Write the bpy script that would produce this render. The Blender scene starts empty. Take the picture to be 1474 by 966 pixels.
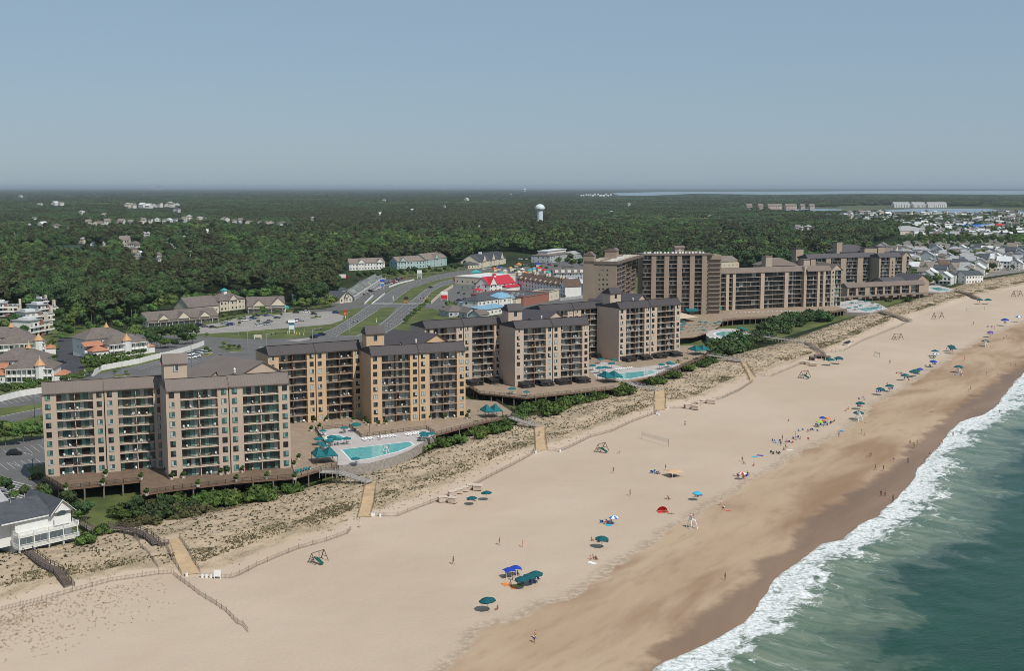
import bpy, math, random
import numpy as np
from mathutils import Vector, Matrix, noise as mnoise
R = math.radians
rnd = random.Random(7)
sc = bpy.context.scene
COL = sc.collection

# ------------------------------------------------------------------ camera
W0, H0, F0 = 1474.0, 966.0, 1700.0       # photograph size and focal length in its pixels
CX, CY, HY = 737.0, 483.0, 269.0         # centre and horizon row
CAMZ = 90.0
PITCH = math.atan((CY-HY)/F0)
cam_d = bpy.data.cameras.new('camera'); cam = bpy.data.objects.new('camera', cam_d); COL.objects.link(cam)
cam_d.sensor_width = 36; cam_d.lens = 36*F0/W0; cam_d.clip_start = 1; cam_d.clip_end = 250000
cam.location = (0, 0, CAMZ); cam.rotation_euler = (R(90)-PITCH, 0, 0)
sc.camera = cam

# ------------------------------------------------------------------ sky and sun
SUN_AZ, SUN_EL = 142.0, 50.0             # azimuth clockwise from +Y, elevation
world = bpy.data.worlds.new('World'); sc.world = world; world.use_nodes = True
wn = world.node_tree; wn.nodes.clear()
wo = wn.nodes.new('ShaderNodeOutputWorld'); wb = wn.nodes.new('ShaderNodeBackground'); ws = wn.nodes.new('ShaderNodeTexSky')
ws.sky_type = 'NISHITA'; ws.sun_disc = False; ws.sun_elevation = R(SUN_EL); ws.sun_rotation = R(SUN_AZ)
ws.altitude = 90; ws.air_density = 1.0; ws.dust_density = 0.6; ws.ozone_density = 4.0
wb.inputs['Strength'].default_value = 0.080
wx = wn.nodes.new('ShaderNodeMix'); wx.data_type = 'RGBA'; wx.inputs[0].default_value = .72     # even milky haze over the clear sky
wx.inputs[7].default_value = (3.15, 4.28, 5.42, 1); wn.links.new(ws.outputs[0], wx.inputs[6]); wn.links.new(wx.outputs[2], wb.inputs[0]); wn.links.new(wb.outputs[0], wo.inputs[0])
sd = bpy.data.lights.new('sun', 'SUN'); sd.energy = 3.2; sd.angle = R(0.6); sd.color = (1.0, 0.95, 0.87)
sun = bpy.data.objects.new('sun', sd); COL.objects.link(sun)
a, e = R(SUN_AZ), R(SUN_EL)
sdir = Vector((math.sin(a)*math.cos(e), math.cos(a)*math.cos(e), math.sin(e)))
sun.rotation_euler = sdir.to_track_quat('Z', 'Y').to_euler(); sun.location = (0, 0, 300)
sc.view_settings.view_transform = 'Standard'; sc.view_settings.look = 'None'
sc.view_settings.exposure = 0.22; sc.view_settings.gamma = 1.0
sc.render.film_transparent = False
try:
    sc.cycles.max_bounces = 6; sc.cycles.diffuse_bounces = 3; sc.cycles.glossy_bounces = 2; sc.cycles.transmission_bounces = 2
    sc.cycles.volume_bounces = 0; sc.cycles.volume_step_rate = 1.0
    sc.cycles.use_adaptive_sampling = True; sc.cycles.filter_width = 0.85
except Exception: pass

# ------------------------------------------------------------------ geometry of the place
SP, CP = math.sin(PITCH), math.cos(PITCH)
def ray(px, py):
    a, b = px-CX, CY-py
    return np.array([a, F0*CP + b*SP, b*CP - F0*SP])
def at(px, py, z=2.0):
    """ground point seen at photo pixel (px,py) on the level plane z"""
    d = ray(px, py); t = (z-CAMZ)/d[2]
    return (d[0]*t, d[1]*t)
def proj(x, y, z):
    """photo pixel of a world point (numpy friendly)"""
    zz = z-CAMZ
    dep = y*CP - zz*SP; up = y*SP + zz*CP
    dep = np.maximum(dep, 1e-3)
    return CX + F0*x/dep, CY - F0*up/dep
def zat(px, py, x, y):
    """height of the point above ground spot (x,y) seen at row py"""
    d = ray(px, py); return CAMZ + d[2]*(y/d[1])
UA = R(33.0)                              # the shore runs along this azimuth
UX, UY = math.sin(UA), math.cos(UA)
def uv(x, y): return x*UX+y*UY, x*UY-y*UX      # along shore, towards sea
def xy(u, v): return u*UX+v*UY, u*UY-v*UX
def line_uv(pts, z):
    o = sorted(uv(*at(px, py, z)) for px, py in pts)
    return np.array([p[0] for p in o]), np.array([p[1] for p in o])
L_water = line_uv([(930,975),(960,955),(1017,930),(1075,897),(1118,835),(1165,800),(1186,784),(1219,778),(1235,757),(1266,743),(1309,698),(1324,673),(1348,648),(1382,607),(1420,596),(1436,583),(1458,556),(1474,537),(1600,455)], 0.0)
L_wet = line_uv([(860,1000),(939,930),(1005,880),(1060,846),(1085,811),(1134,788),(1149,752),(1196,730),(1227,706),(1275,680),(1310,640),(1358,601),(1407,566),(1439,542),(1474,521),(1600,440)], 0.6)
L_damp = line_uv([(600,1000),(643,966),(701,908),(757,885),(806,866),(870,830),(924,796),(959,768),(1004,741),(1036,721),(1058,709),(1093,689),(1143,659),(1162,647),(1208,625),(1245,601),(1261,580),(1304,558),(1337,537),(1382,507),(1417,488),(1474,464),(1600,410)], 2.0)
L_toe = line_uv([(-150,925),(0,880),(110,852),(230,828),(300,832),(345,828),(430,792),(505,767),(545,742),(575,741),(640,716),(740,667),(790,649),(820,643),(945,596),(975,585),(1030,574),(1085,548),(1130,534),(1180,517),(1210,505),(1300,462),(1390,432),(1474,413),(1600,388)], 2.6)
L_back = line_uv([(-150,800),(0,792),(130,765),(215,742),(300,733),(430,702),(500,684),(600,655),(660,628),(745,600),(800,590),(880,565),(920,553),(1010,520),(1060,508),(1130,490),(1230,455),(1330,425),(1400,404),(1474,392),(1600,372)], 2.6)
def ss(a, b, x):
    t = np.clip((x-a)/(b-a), 0, 1); return t*t*(3-2*t)
def hsh(x, y, s):
    x = np.asarray(x, float)/s; y = np.asarray(y, float)/s
    xi = np.floor(x); yi = np.floor(y); fx = x-xi; fy = y-yi; fx = fx*fx*(3-2*fx); fy = fy*fy*(3-2*fy)
    def h(i, j):
        n = np.sin(i*127.1+j*311.7)*43758.5453; return n-np.floor(n)
    return (h(xi,yi)*(1-fx)+h(xi+1,yi)*fx)*(1-fy)+(h(xi,yi+1)*(1-fx)+h(xi+1,yi+1)*fx)*fy
def shore(x, y):
    u, v = uv(x, y)
    return u, v, np.interp(u, *L_back), np.interp(u, *L_toe), np.interp(u, *L_damp), np.interp(u, *L_wet), np.interp(u, *L_water)
def terr(x, y):
    """height of the sand"""
    u, v, b, t, dm, w, wa = shore(x, y)
    t2 = np.maximum(t, b+4)
    k = np.clip((v-b)/(t2-b), 0, 1)
    z = 2.0 + 0.6*k
    dune = np.sin(np.pi*np.clip(k, 0, 1))
    z = z + dune*(1.5 + 0.9*hsh(x, y, 13) + 0.8*hsh(x, y, 5) + 0.35*hsh(x+9, y, 2.2) - .6)
    bk = np.clip((v-t2)/np.maximum(dm-t2, 5), 0, 1)
    z = z - 0.5*bk*(v > t2)
    z = z + (v > t2)*(0.25*(hsh(x, y, 9)-.5)+0.10*(hsh(x, y, 3)-.5))*(1-0.7*ss(0, 6, v-dm))
    fs = np.clip((v-dm)/np.maximum(wa-dm, 3), 0, None)
    z = np.where(v > dm, z - 2.12*fs - 0.35*np.sin(np.pi*np.clip(fs,0,1))*0 , z)
    return np.maximum(z, -3.0)
def on(px, py, dz=0.0):
    """point of the sand surface (plus dz) seen at a photo pixel"""
    z = 2.0
    for _ in range(6):
        x, y = at(px, py, z+dz); z = float(terr(x, y))
    return x, y, z

# ------------------------------------------------------------------ materials
MATS = {}
def mat(name, c, rough=.8, var=.12, scale=.5, c2=None, metal=0, spec=.3, objrand=0.0, bump=0.0):
    if name in MATS: return MATS[name]
    m = bpy.data.materials.new(name); m.use_nodes = True; n = m.node_tree; b = n.nodes['Principled BSDF']
    b.inputs['Roughness'].default_value = rough; b.inputs['Metallic'].default_value = metal
    b.inputs['Specular IOR Level'].default_value = spec
    tc = n.nodes.new('ShaderNodeTexCoord'); nz = n.nodes.new('ShaderNodeTexNoise'); nz.inputs['Scale'].default_value = scale
    nz.inputs['Detail'].default_value = 5
    n.links.new(tc.outputs['Object'], nz.inputs['Vector'])
    cr = n.nodes.new('ShaderNodeValToRGB'); cr.color_ramp.elements[0].position = .3; cr.color_ramp.elements[1].position = .7
    ca = [x*(1-var) for x in c]; cb = list(c2) if c2 else [min(1, x*(1+var)) for x in c]
    cr.color_ramp.elements[0].color = (*ca, 1); cr.color_ramp.elements[1].color = (*cb, 1)
    n.links.new(nz.outputs['Fac'], cr.inputs[0]); out = cr.outputs[0]
    if objrand:
        oi = n.nodes.new('ShaderNodeObjectInfo'); hs = n.nodes.new('ShaderNodeHueSaturation')
        mr = n.nodes.new('ShaderNodeMapRange'); mr.inputs['To Min'].default_value = 1-objrand; mr.inputs['To Max'].default_value = 1+objrand
        mh = n.nodes.new('ShaderNodeMapRange'); mh.inputs['To Min'].default_value = .5-objrand*.06; mh.inputs['To Max'].default_value = .5+objrand*.06
        m2 = n.nodes.new('ShaderNodeMath'); m2.operation = 'MULTIPLY'; m2.inputs[1].default_value = 7.31
        m3 = n.nodes.new('ShaderNodeMath'); m3.operation = 'FRACT'
        n.links.new(oi.outputs['Random'], mr.inputs[0]); n.links.new(oi.outputs['Random'], m2.inputs[0]); n.links.new(m2.outputs[0], m3.inputs[0])
        n.links.new(m3.outputs[0], mh.inputs[0]); n.links.new(mh.outputs[0], hs.inputs['Hue'])
        n.links.new(mr.outputs[0], hs.inputs['Value']); n.links.new(out, hs.inputs['Color']); out = hs.outputs[0]
    n.links.new(out, b.inputs['Base Color'])
    if bump:
        bp = n.nodes.new('ShaderNodeBump'); bp.inputs['Strength'].default_value = bump; bp.inputs['Distance'].default_value = .1
        n.links.new(nz.outputs['Fac'], bp.inputs['Height']); n.links.new(bp.outputs[0], b.inputs['Normal'])
    MATS[name] = m; return m
def hexc(r, g, b, k=1.0):
    f = lambda v: ((v/255+.055)/1.055)**2.4 if v > 10 else v/255/12.92
    return tuple(min(1, f(v)*k) for v in (r, g, b))
M_asph = mat('asphalt', (.13,.125,.122), .9, .15, .15)
M_asph2 = mat('dark_asphalt', (.062,.06,.068), .9, .15, .2)
M_conc = mat('pale_concrete', (.30,.275,.25), .9, .12, .1)
M_kerb = mat('kerb_concrete', (.55,.52,.48), .9)
M_paint = mat('white_road_paint', (.50,.50,.48), .7)
M_ypaint = mat('yellow_kerb_paint', (.7,.42,.06), .7)
M_lawn = mat('mown_lawn', (.075,.10,.026), .95, .3, .08, c2=(.13,.15,.045))
M_white = mat('white_paint', (.78,.77,.75), .5, .05)
M_dark = mat('dark_metal', (.03,.028,.027), .5)
M_wood = mat('grey_weathered_wood', (.20,.165,.14), .9, .25, 2)
M_teal = mat('teal_canvas', (.008,.13,.145), .7, .15, .8)
M_teald = mat('deep_teal_canvas', (.006,.085,.10), .7, .15, .8)

# ------------------------------------------------------------------ mesh builder
class MB:
    def __init__(s): s.v = []; s.f = []; s.m = []; s.mats = []
    def mi(s, m):
        if m not in s.mats: s.mats.append(m)
        return s.mats.index(m)
    def face(s, pts, m):
        i = len(s.v); s.v += [tuple(p) for p in pts]; s.f.append(tuple(range(i, i+len(pts)))); s.m.append(s.mi(m)); return s
    def box(s, x0, y0, z0, x1, y1, z1, m, rot=0, piv=None):
        P = [(x0,y0,z0),(x1,y0,z0),(x1,y1,z0),(x0,y1,z0),(x0,y0,z1),(x1,y0,z1),(x1,y1,z1),(x0,y1,z1)]
        if rot:
            cx, cy = piv if piv else ((x0+x1)/2, (y0+y1)/2); c, q = math.cos(rot), math.sin(rot)
            P = [(cx+(x-cx)*c-(y-cy)*q, cy+(x-cx)*q+(y-cy)*c, z) for x, y, z in P]
        return s.hexa(P, m)
    def hexa(s, P, m):
        i = len(s.v); s.v += [tuple(p) for p in P]; k = s.mi(m)
        for q in ((0,3,2,1),(4,5,6,7),(0,1,5,4),(1,2,6,5),(2,3,7,6),(3,0,4,7)): s.f.append(tuple(i+j for j in q)); s.m.append(k)
        return s
    def prism(s, poly, z0, z1, m, mt=None):
        ar = sum(poly[i][0]*poly[(i+1)%len(poly)][1]-poly[(i+1)%len(poly)][0]*poly[i][1] for i in range(len(poly)))
        if ar < 0: poly = poly[::-1]
        n = len(poly); i = len(s.v); s.v += [(p[0],p[1],z0) for p in poly]+[(p[0],p[1],z1) for p in poly]; k = s.mi(m); kt = s.mi(mt or m)
        s.f.append(tuple(i+n+j for j in range(n))); s.m.append(kt)
        s.f.append(tuple(i+n-1-j for j in range(n))); s.m.append(k)
        for j in range(n): s.f.append((i+j, i+(j+1)%n, i+n+(j+1)%n, i+n+j)); s.m.append(k)
        return s
    def extr(s, prof, x0, x1, m):
        """profile of (y,z) extruded along x; order the profile counter-clockwise seen from +x"""
        n = len(prof); i = len(s.v); s.v += [(x0,p[0],p[1]) for p in prof]+[(x1,p[0],p[1]) for p in prof]; k = s.mi(m)
        s.f.append(tuple(i+n-1-j for j in range(n))); s.m.append(k); s.f.append(tuple(i+n+j for j in range(n))); s.m.append(k)
        for j in range(n): s.f.append((i+j, i+(j+1)%n, i+n+(j+1)%n, i+n+j)); s.m.append(k)
        return s
    def bar(s, p, q, w, m, h=None):
        p = Vector(p); q = Vector(q); d = q-p
        if d.length < 1e-6: return s
        h = h or w; d.normalize(); up = Vector((0,0,1)) if abs(d.z) < .95 else Vector((1,0,0))
        a_ = d.cross(up).normalized()*w/2; b_ = a_.cross(d).normalized()*h/2
        return s.hexa([p-a_-b_, p+a_-b_, q+a_-b_, q-a_-b_, p-a_+b_, p+a_+b_, q+a_+b_, q-a_+b_], m)
    def cyl(s, x, y, z0, z1, r0, m, r1=None, n=10):
        r1 = r0 if r1 is None else r1; i = len(s.v); k = s.mi(m)
        for z, r in ((z0,r0),(z1,r1)):
            s.v += [(x+r*math.cos(2*math.pi*j/n), y+r*math.sin(2*math.pi*j/n), z) for j in range(n)]
        for j in range(n): s.f.append((i+j, i+(j+1)%n, i+n+(j+1)%n, i+n+j)); s.m.append(k)
        s.f.append(tuple(i+n-1-j for j in range(n))); s.m.append(k); s.f.append(tuple(i+n+j for j in range(n))); s.m.append(k)
        return s
    def gable(s, x0, x1, y0, y1, z, h, m, mg=None, ov=.4, th=.25, ridge=.5, along='x', sink=0):
        """gable roof: two sloped slabs over the rectangle, ridge along x or y, and the two gable triangles"""
        mg = mg or m
        def P(a, b, c): return (a, b, c) if along == 'x' else (b, a, c)
        if along == 'x': A0, A1, B0, B1 = x0, x1, y0, y1
        else: A0, A1, B0, B1 = y0, y1, x0, x1
        Br = B0+(B1-B0)*ridge
        for (be, sg) in ((B0,-1),(B1,1)):
            run = abs(be-Br); sl = h/max(run,.01); bo = be+sg*ov; zo = z-ov*sl
            q = [P(A0-ov,bo,zo), P(A1+ov,bo,zo), P(A1+ov,Br,z+h), P(A0-ov,Br,z+h)]
            up = [(a_,b_,c_+th) for a_,b_,c_ in q]
            if (sg == -1) == (along == 'x'): s.hexa(q+up, m)
            else: s.hexa([q[1],q[0],q[3],q[2],up[1],up[0],up[3],up[2]], m)
        t = .02
        for A, sg in ((A0,-1),(A1,1)):
            tri = [P(A,B0,z), P(A,B1,z), P(A,Br,z+h)]
            if (sg == -1) == (along == 'x'): tri = tri[::-1]
            s.face(tri, mg)
        return s
    def hip(s, x0, x1, y0, y1, z, h, m, ov=.5, ins=None, th=.2):
        x0 -= ov; x1 += ov; y0 -= ov; y1 += ov
        w, d = x1-x0, y1-y0; i_ = min(w, d)/2 if ins is None else ins
        b = [(x0,y0),(x1,y0),(x1,y1),(x0,y1)]
        if w >= d: r = [(x0+i_, (y0+y1)/2), (x1-i_, (y0+y1)/2)]
        else: r = [((x0+x1)/2, y0+i_), ((x0+x1)/2, y1-i_)]
        i = len(s.v); k = s.mi(m)
        s.v += [(p[0],p[1],z) for p in b]+[(p[0],p[1],z+th) for p in b]+[(p[0],p[1],z+th+h) for p in r]
        F = [(0,3,2,1),(0,1,5,4),(1,2,6,5),(2,3,7,6),(3,0,4,7)]
        F += [(4,5,9,8),(5,6,9),(6,7,8,9),(7,4,8)] if w >= d else [(4,5,8),(5,6,9,8),(6,7,9),(7,4,8,9)]
        for q in F: s.f.append(tuple(i+j for j in q)); s.m.append(k)
        return s
    def mesh(s, name, smooth=False):
        me = bpy.data.meshes.new(name); me.from_pydata(s.v, [], s.f)
        for m in s.mats: me.materials.append(m)
        me.polygons.foreach_set('material_index', s.m)
        if smooth: me.polygons.foreach_set('use_smooth', [True]*len(s.f))
        me.update(); return me
    def build(s, name, parent=None, loc=None, smooth=False):
        return link(name, s.mesh(name, smooth), parent, loc)
def link(name, me, parent=None, loc=None, rz=0):
    o = bpy.data.objects.new(name, me); COL.objects.link(o)
    if loc is not None: o.location = loc
    if rz: o.rotation_euler.z = rz
    if parent is not None: o.parent = parent
    return o
def tag(o, label, cat, group=None):
    o['label'] = label; o['category'] = cat
    if group: o['group'] = group
    return o
def kind(o, k, label=None, cat=None):
    o['kind'] = k
    if label: o['label'] = label
    if cat: o['category'] = cat
    return o
def thing(name, label, cat, loc, rz=0, group=None):
    o = bpy.data.objects.new(name, None); COL.objects.link(o); o.location = loc; o.rotation_euler.z = rz
    o.empty_display_size = .5
    return tag(o, label, cat, group)
def kids(o, cache={}):
    return list(o.children)
def dup(o, loc=None, rz=None, label=None, group=None, scale=None):
    c = o.copy(); COL.objects.link(c)
    if loc is not None: c.location = loc
    if rz is not None: c.rotation_euler.z = rz
    if scale is not None: c.scale = scale if hasattr(scale, '__len__') else (scale,)*3
    if label: c['label'] = label
    if group: c['group'] = group
    for ch in list(TREE.get(o.name, [])):
        k = ch.copy(); COL.objects.link(k); k.parent = c
        for g in TREE.get(ch.name, []):
            q = g.copy(); COL.objects.link(q); q.parent = k
    return c
TREE = {}
def remember(o):
    ch = list(o.children); TREE[o.name] = ch
    for c in ch: TREE[c.name] = list(c.children)
    return o
def sheet(name, poly, z, m, px=True, kd='structure', zl=None):
    """flat sheet from photo pixels on the plane z, earclipped"""
    pts = [at(p[0], p[1], zl if zl is not None else z) for p in poly] if px else poly
    from mathutils.geometry import tessellate_polygon
    tris = tessellate_polygon([[Vector((p[0],p[1],0)) for p in pts]])
    me = bpy.data.meshes.new(name); F = []
    for t in tris:
        a_, b_, c_ = (pts[i] for i in t)
        if (b_[0]-a_[0])*(c_[1]-a_[1])-(c_[0]-a_[0])*(b_[1]-a_[1]) < 0: t = t[::-1]
        F.append(tuple(t))
    me.from_pydata([(p[0],p[1],z) for p in pts], [], F); me.materials.append(m)
    o = link(name, me)
    if kd: o['kind'] = kd
    return o
def inpoly(px, py, poly):
    """vectorised point in polygon"""
    px = np.asarray(px, float); py = np.asarray(py, float); r = np.zeros(px.shape, bool); n = len(poly)
    for i in range(n):
        x0, y0 = poly[i]; x1, y1 = poly[(i+1)%n]
        if y0 == y1: continue
        c = ((y0 > py) != (y1 > py)) & (px < (x1-x0)*(py-y0)/(y1-y0)+x0); r ^= c
    return r
# ================================================================== THE SETTING
def nodes_of(m): return m.node_tree.nodes, m.node_tree.links
class NB:
    """small helper to write node graphs"""
    def __init__(s, name, rough=.9, spec=.2):
        s.m = bpy.data.materials.new(name); s.m.use_nodes = True; s.n, s.l = nodes_of(s.m); s.b = s.n['Principled BSDF']
        s.b.inputs['Roughness'].default_value = rough; s.b.inputs['Specular IOR Level'].default_value = spec
        s.co = s.n.new('ShaderNodeTexCoord').outputs['Object']
    def attr(s, name): a = s.n.new('ShaderNodeAttribute'); a.attribute_name = name; return a.outputs['Fac']
    def mapn(s, rot=0, scale=(1,1,1), src=None):
        r = s.n.new('ShaderNodeMapping'); r.inputs['Rotation'].default_value = (0,0,rot); s.l.new(src or s.co, r.inputs['Vector'])
        m = s.n.new('ShaderNodeMapping'); m.inputs['Scale'].default_value = scale
        s.l.new(r.outputs[0], m.inputs['Vector']); return m.outputs[0]
    def noise(s, scale, detail=5, src=None, rough=.55, dist=0):
        t = s.n.new('ShaderNodeTexNoise'); t.inputs['Scale'].default_value = scale; t.inputs['Detail'].default_value = detail
        t.inputs['Roughness'].default_value = rough; t.inputs['Distortion'].default_value = dist
        s.l.new(src or s.co, t.inputs['Vector']); return t.outputs['Fac']
    def math(s, op, a, b=None, clamp=False):
        m = s.n.new('ShaderNodeMath'); m.operation = op; m.use_clamp = clamp
        for i, v in enumerate((a, b)):
            if v is None: continue
            if isinstance(v, (int, float)): m.inputs[i].default_value = v
            else: s.l.new(v, m.inputs[i])
        return m.outputs[0]
    def ramp(s, f, lo, hi):
        m = s.n.new('ShaderNodeMapRange'); m.interpolation_type = 'SMOOTHSTEP'
        m.inputs['From Min'].default_value = lo; m.inputs['From Max'].default_value = hi
        if isinstance(f, (int, float)): m.inputs[0].default_value = f
        else: s.l.new(f, m.inputs[0])
        return m.outputs[0]
    def mix(s, f, a, b):
        m = s.n.new('ShaderNodeMix'); m.data_type = 'RGBA'
        for sock, v in ((m.inputs[0], f), (m.inputs[6], a), (m.inputs[7], b)):
            if isinstance(v, (int, float)): sock.default_value = v
            elif isinstance(v, tuple): sock.default_value = (*v, 1)
            else: s.l.new(v, sock)
        return m.outputs[2]
    def out(s, c): s.l.new(c, s.b.inputs['Base Color'])
    def bump(s, h, st=.3, d=.2):
        b = s.n.new('ShaderNodeBump'); b.inputs['Strength'].default_value = st; b.inputs['Distance'].default_value = d
        s.l.new(h, b.inputs['Height']); s.l.new(b.outputs[0], s.b.inputs['Normal'])

# ---- sand
sm = NB('beach_sand', .95, .15)
dd, dw, dt, db = sm.attr('d_damp'), sm.attr('d_wet'), sm.attr('d_toe'), sm.attr('d_back')
st = sm.mapn(rot=UA, scale=(1, .22, 1))           # streaks drawn out along the shore
n_big = sm.noise(.012, 4); n_st = sm.noise(.06, 6, st, dist=.6); n_fine = sm.noise(.9, 5); n_edge = sm.noise(.10, 5); n_foot = sm.noise(3.0, 3)
dry = sm.mix(sm.ramp(n_big, .35, .65), (.475,.372,.278), (.525,.420,.322))
dry = sm.mix(sm.math('MULTIPLY', sm.ramp(n_st, .50, .75), .35), dry, (.47,.35,.24))
dry = sm.mix(sm.math('MULTIPLY', sm.ramp(n_foot, .50, .7), .24), dry, (.36,.28,.20))
damp = sm.mix(sm.ramp(n_st, .36, .66), (.445,.325,.225), (.275,.175,.108))
n_st2 = sm.noise(.035, 5, st, dist=1.2)
damp = sm.mix(sm.math('MULTIPLY', sm.ramp(n_st2, .48, .62), .6), damp, (.44,.32,.215))
damp = sm.mix(sm.math('MULTIPLY', sm.ramp(sm.noise(.45,6,st), .5, .75), .35), damp, (.26,.17,.10))
wet = sm.mix(sm.ramp(n_st, .3, .7), (.25,.162,.103), (.185,.12,.078))
ed = sm.math('ADD', sm.math('ADD', dd, sm.math('MULTIPLY', sm.math('SUBTRACT', n_edge, .5), 9.0)), sm.math('MULTIPLY', sm.math('SUBTRACT', sm.noise(.6, 6), .5), 3.0))
c = sm.mix(sm.ramp(ed, -.6, .9), dry, damp)
rim = sm.math('MULTIPLY', sm.ramp(ed, -5.0, -.3), sm.math('SUBTRACT', 1.0, sm.ramp(ed, -.3, .4)))
c = sm.mix(sm.math('MULTIPLY', rim, sm.math('MULTIPLY', sm.ramp(sm.noise(.8, 5), .35, .6), .75)), c, (.31,.235,.165))
ew = sm.math('ADD', dw, sm.math('MULTIPLY', sm.math('SUBTRACT', n_edge, .5), 14.0))
wf = sm.math('MULTIPLY', sm.ramp(ew, -1.4, 2.6), .92)
c = sm.mix(wf, c, wet)
# dunes: yellower sand with wrack and thatch between the grass
du = sm.mix(sm.ramp(sm.noise(.25, 6), .35, .7), (.49,.385,.27), (.41,.315,.215))
th = sm.ramp(sm.noise(.22, 8, st, rough=.7), .47, .60)
du = sm.mix(sm.math('MULTIPLY', th, .5), du, (.20,.165,.105))
du = sm.mix(sm.math('MULTIPLY', sm.ramp(sm.noise(2.6, 3), .57, .66), .6), du, (.12,.10,.06))
isd = sm.math('MULTIPLY', sm.ramp(sm.math('ADD', db, sm.math('MULTIPLY', sm.math('SUBTRACT', n_edge, .5), 4.0)), -1., 1.),
              sm.math('SUBTRACT', 1.0, sm.ramp(sm.math('ADD', dt, sm.math('MULTIPLY', sm.math('SUBTRACT', n_edge, .5), 6.0)), -7.5, -4.5)))
c = sm.mix(isd, c, du)
sm.out(c)
rr = sm.n.new('ShaderNodeMapRange'); rr.inputs['To Min'].default_value = .95; rr.inputs['To Max'].default_value = .42
sm.l.new(wf, rr.inputs[0]); sm.l.new(rr.outputs[0], sm.b.inputs['Roughness'])
hh = sm.math('ADD', sm.math('MULTIPLY', n_foot, .35), n_fine)
sm.bump(hh, .35, .25)

us = [20.0]
while us[-1] < 3200: us.append(us[-1]+max(.9, .9*(us[-1]/260)**1.25))
us = np.array(us)
rows = []
for u in us:
    b, t, dm_, w_, wa = (np.interp(u, *L) for L in (L_back, L_toe, L_damp, L_wet, L_water)); t = max(t, b+4)
    rows.append(np.concatenate([np.linspace(b-5, b, 5, endpoint=False), np.linspace(b, t, 80, endpoint=False), np.linspace(t, max(dm_, t+5), 60, endpoint=False), np.linspace(max(dm_, t+5), wa+25, 75)]))
V = np.array(rows); U = np.repeat(us[:,None], V.shape[1], 1)
X, Y = xy(U, V); Z = terr(X, Y)
_, v_, b_, t_, dm_, w_, wa_ = shore(X, Y)
Z = np.where(v_ < b_+.2, 1.85, Z)
def grid_mesh(name, X, Y, Z, mat_, attrs={}, smooth=True):
    nr, nc = X.shape; me = bpy.data.meshes.new(name)
    me.vertices.add(nr*nc); me.vertices.foreach_set('co', np.stack([X, Y, Z], -1).astype(np.float32).ravel())
    i = (np.arange(nr-1)[:,None]*nc+np.arange(nc-1)[None,:]).ravel()
    q = np.stack([i, i+1, i+nc+1, i+nc], -1)
    p0, p1, p3 = np.array([X[0,0],Y[0,0]]), np.array([X[0,1],Y[0,1]]), np.array([X[1,0],Y[1,0]])
    a_, b2 = p1-p0, p3-p0
    if a_[0]*b2[1]-a_[1]*b2[0] < 0: q = q[:, ::-1]
    n = len(q); me.loops.add(n*4); me.loops.foreach_set('vertex_index', q.ravel().astype(np.int32))
    me.polygons.add(n); me.polygons.foreach_set('loop_start', np.arange(0, n*4, 4, dtype=np.int32)); me.polygons.foreach_set('loop_total', np.full(n, 4, np.int32))
    me.polygons.foreach_set('use_smooth', np.full(n, smooth))
    for k, arr in attrs.items():
        at_ = me.attributes.new(k, 'FLOAT', 'POINT'); at_.data.foreach_set('value', arr.astype(np.float32).ravel())
    me.materials.append(mat_); me.update(calc_edges=True); me.validate()
    return link(name, me)
kind(grid_mesh('beach', X, Y, Z, sm.m, {'d_damp': v_-dm_, 'd_wet': v_-w_, 'd_toe': v_-t_, 'd_back': v_-b_}), 'structure', 'pale sand beach with dunes and damp brown lower shore')

# ---- sea
wm = NB('sea_water', .2, .2)
d = wm.attr('d_water')
stw = wm.mapn(rot=UA, scale=(1, .35, 1)); acr = wm.mapn(rot=UA, scale=(.30, 1, 1))
nf = wm.noise(.33, 8, wm.mapn(rot=UA, scale=(1,.7,1)), rough=.68, dist=.8); ne = wm.noise(.055, 4); ns = wm.noise(.14, 7, acr, rough=.62, dist=1.4)
nb = wm.noise(.03, 4)
off = wm.math('ADD', d, wm.math('MULTIPLY', wm.math('SUBTRACT', ne, .5), 16.0))
deep = wm.mix(wm.ramp(nb, .35, .65), (.007,.045,.026), (.012,.060,.034))
turb = wm.mix(wm.ramp(ns, .3, .7), (.075,.125,.082), (.20,.235,.165))
swirl = wm.math('ADD', wm.math('ADD', off, wm.math('MULTIPLY', wm.math('SUBTRACT', ns, .5), 14.0)), wm.math('MULTIPLY', wm.math('SUBTRACT', wm.noise(.06, 6, wm.mapn(rot=UA, scale=(.7,1,1)), rough=.62, dist=.8), .5), 52.0))
midw = wm.mix(.5, turb, deep)
c = wm.mix(wm.ramp(swirl, 18.0, 22.0), turb, midw)
c = wm.mix(wm.ramp(swirl, 25.0, 31.0), c, deep)
brk = wm.math('SUBTRACT', wm.noise(.045, 3, acr), .5)
thr = wm.math('SUBTRACT', nf, wm.math('MULTIPLY', wm.ramp(wm.math('ADD', off, wm.math('MULTIPLY', brk, 20.0)), 3.0, 18.0), .36))
foam = wm.math('MULTIPLY', wm.ramp(thr, .31, .47), .93)
lace = wm.math('MULTIPLY', wm.ramp(wm.noise(.16, 9, wm.mapn(rot=UA+.25, scale=(.45,1,1)), rough=.7, dist=2.2), .56, .70), wm.math('SUBTRACT', 1.0, wm.ramp(swirl, 16.0, 36.0)))
c = wm.mix(wm.math('MULTIPLY', lace, .6), c, (.42,.47,.40))
fc = wm.mix(wm.ramp(wm.noise(.9, 6, rough=.7), .35, .6), (.44,.47,.45), (.86,.87,.86))
c = wm.mix(foam, c, fc)
wash = wm.math('SUBTRACT', 1.0, wm.ramp(wm.math('ADD', d, wm.math('MULTIPLY', nf, 4.0)), 1.2, 2.4))
c = wm.mix(wm.math('MULTIPLY', wash, .55), c, (.20,.16,.12))
wm.out(c)
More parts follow.
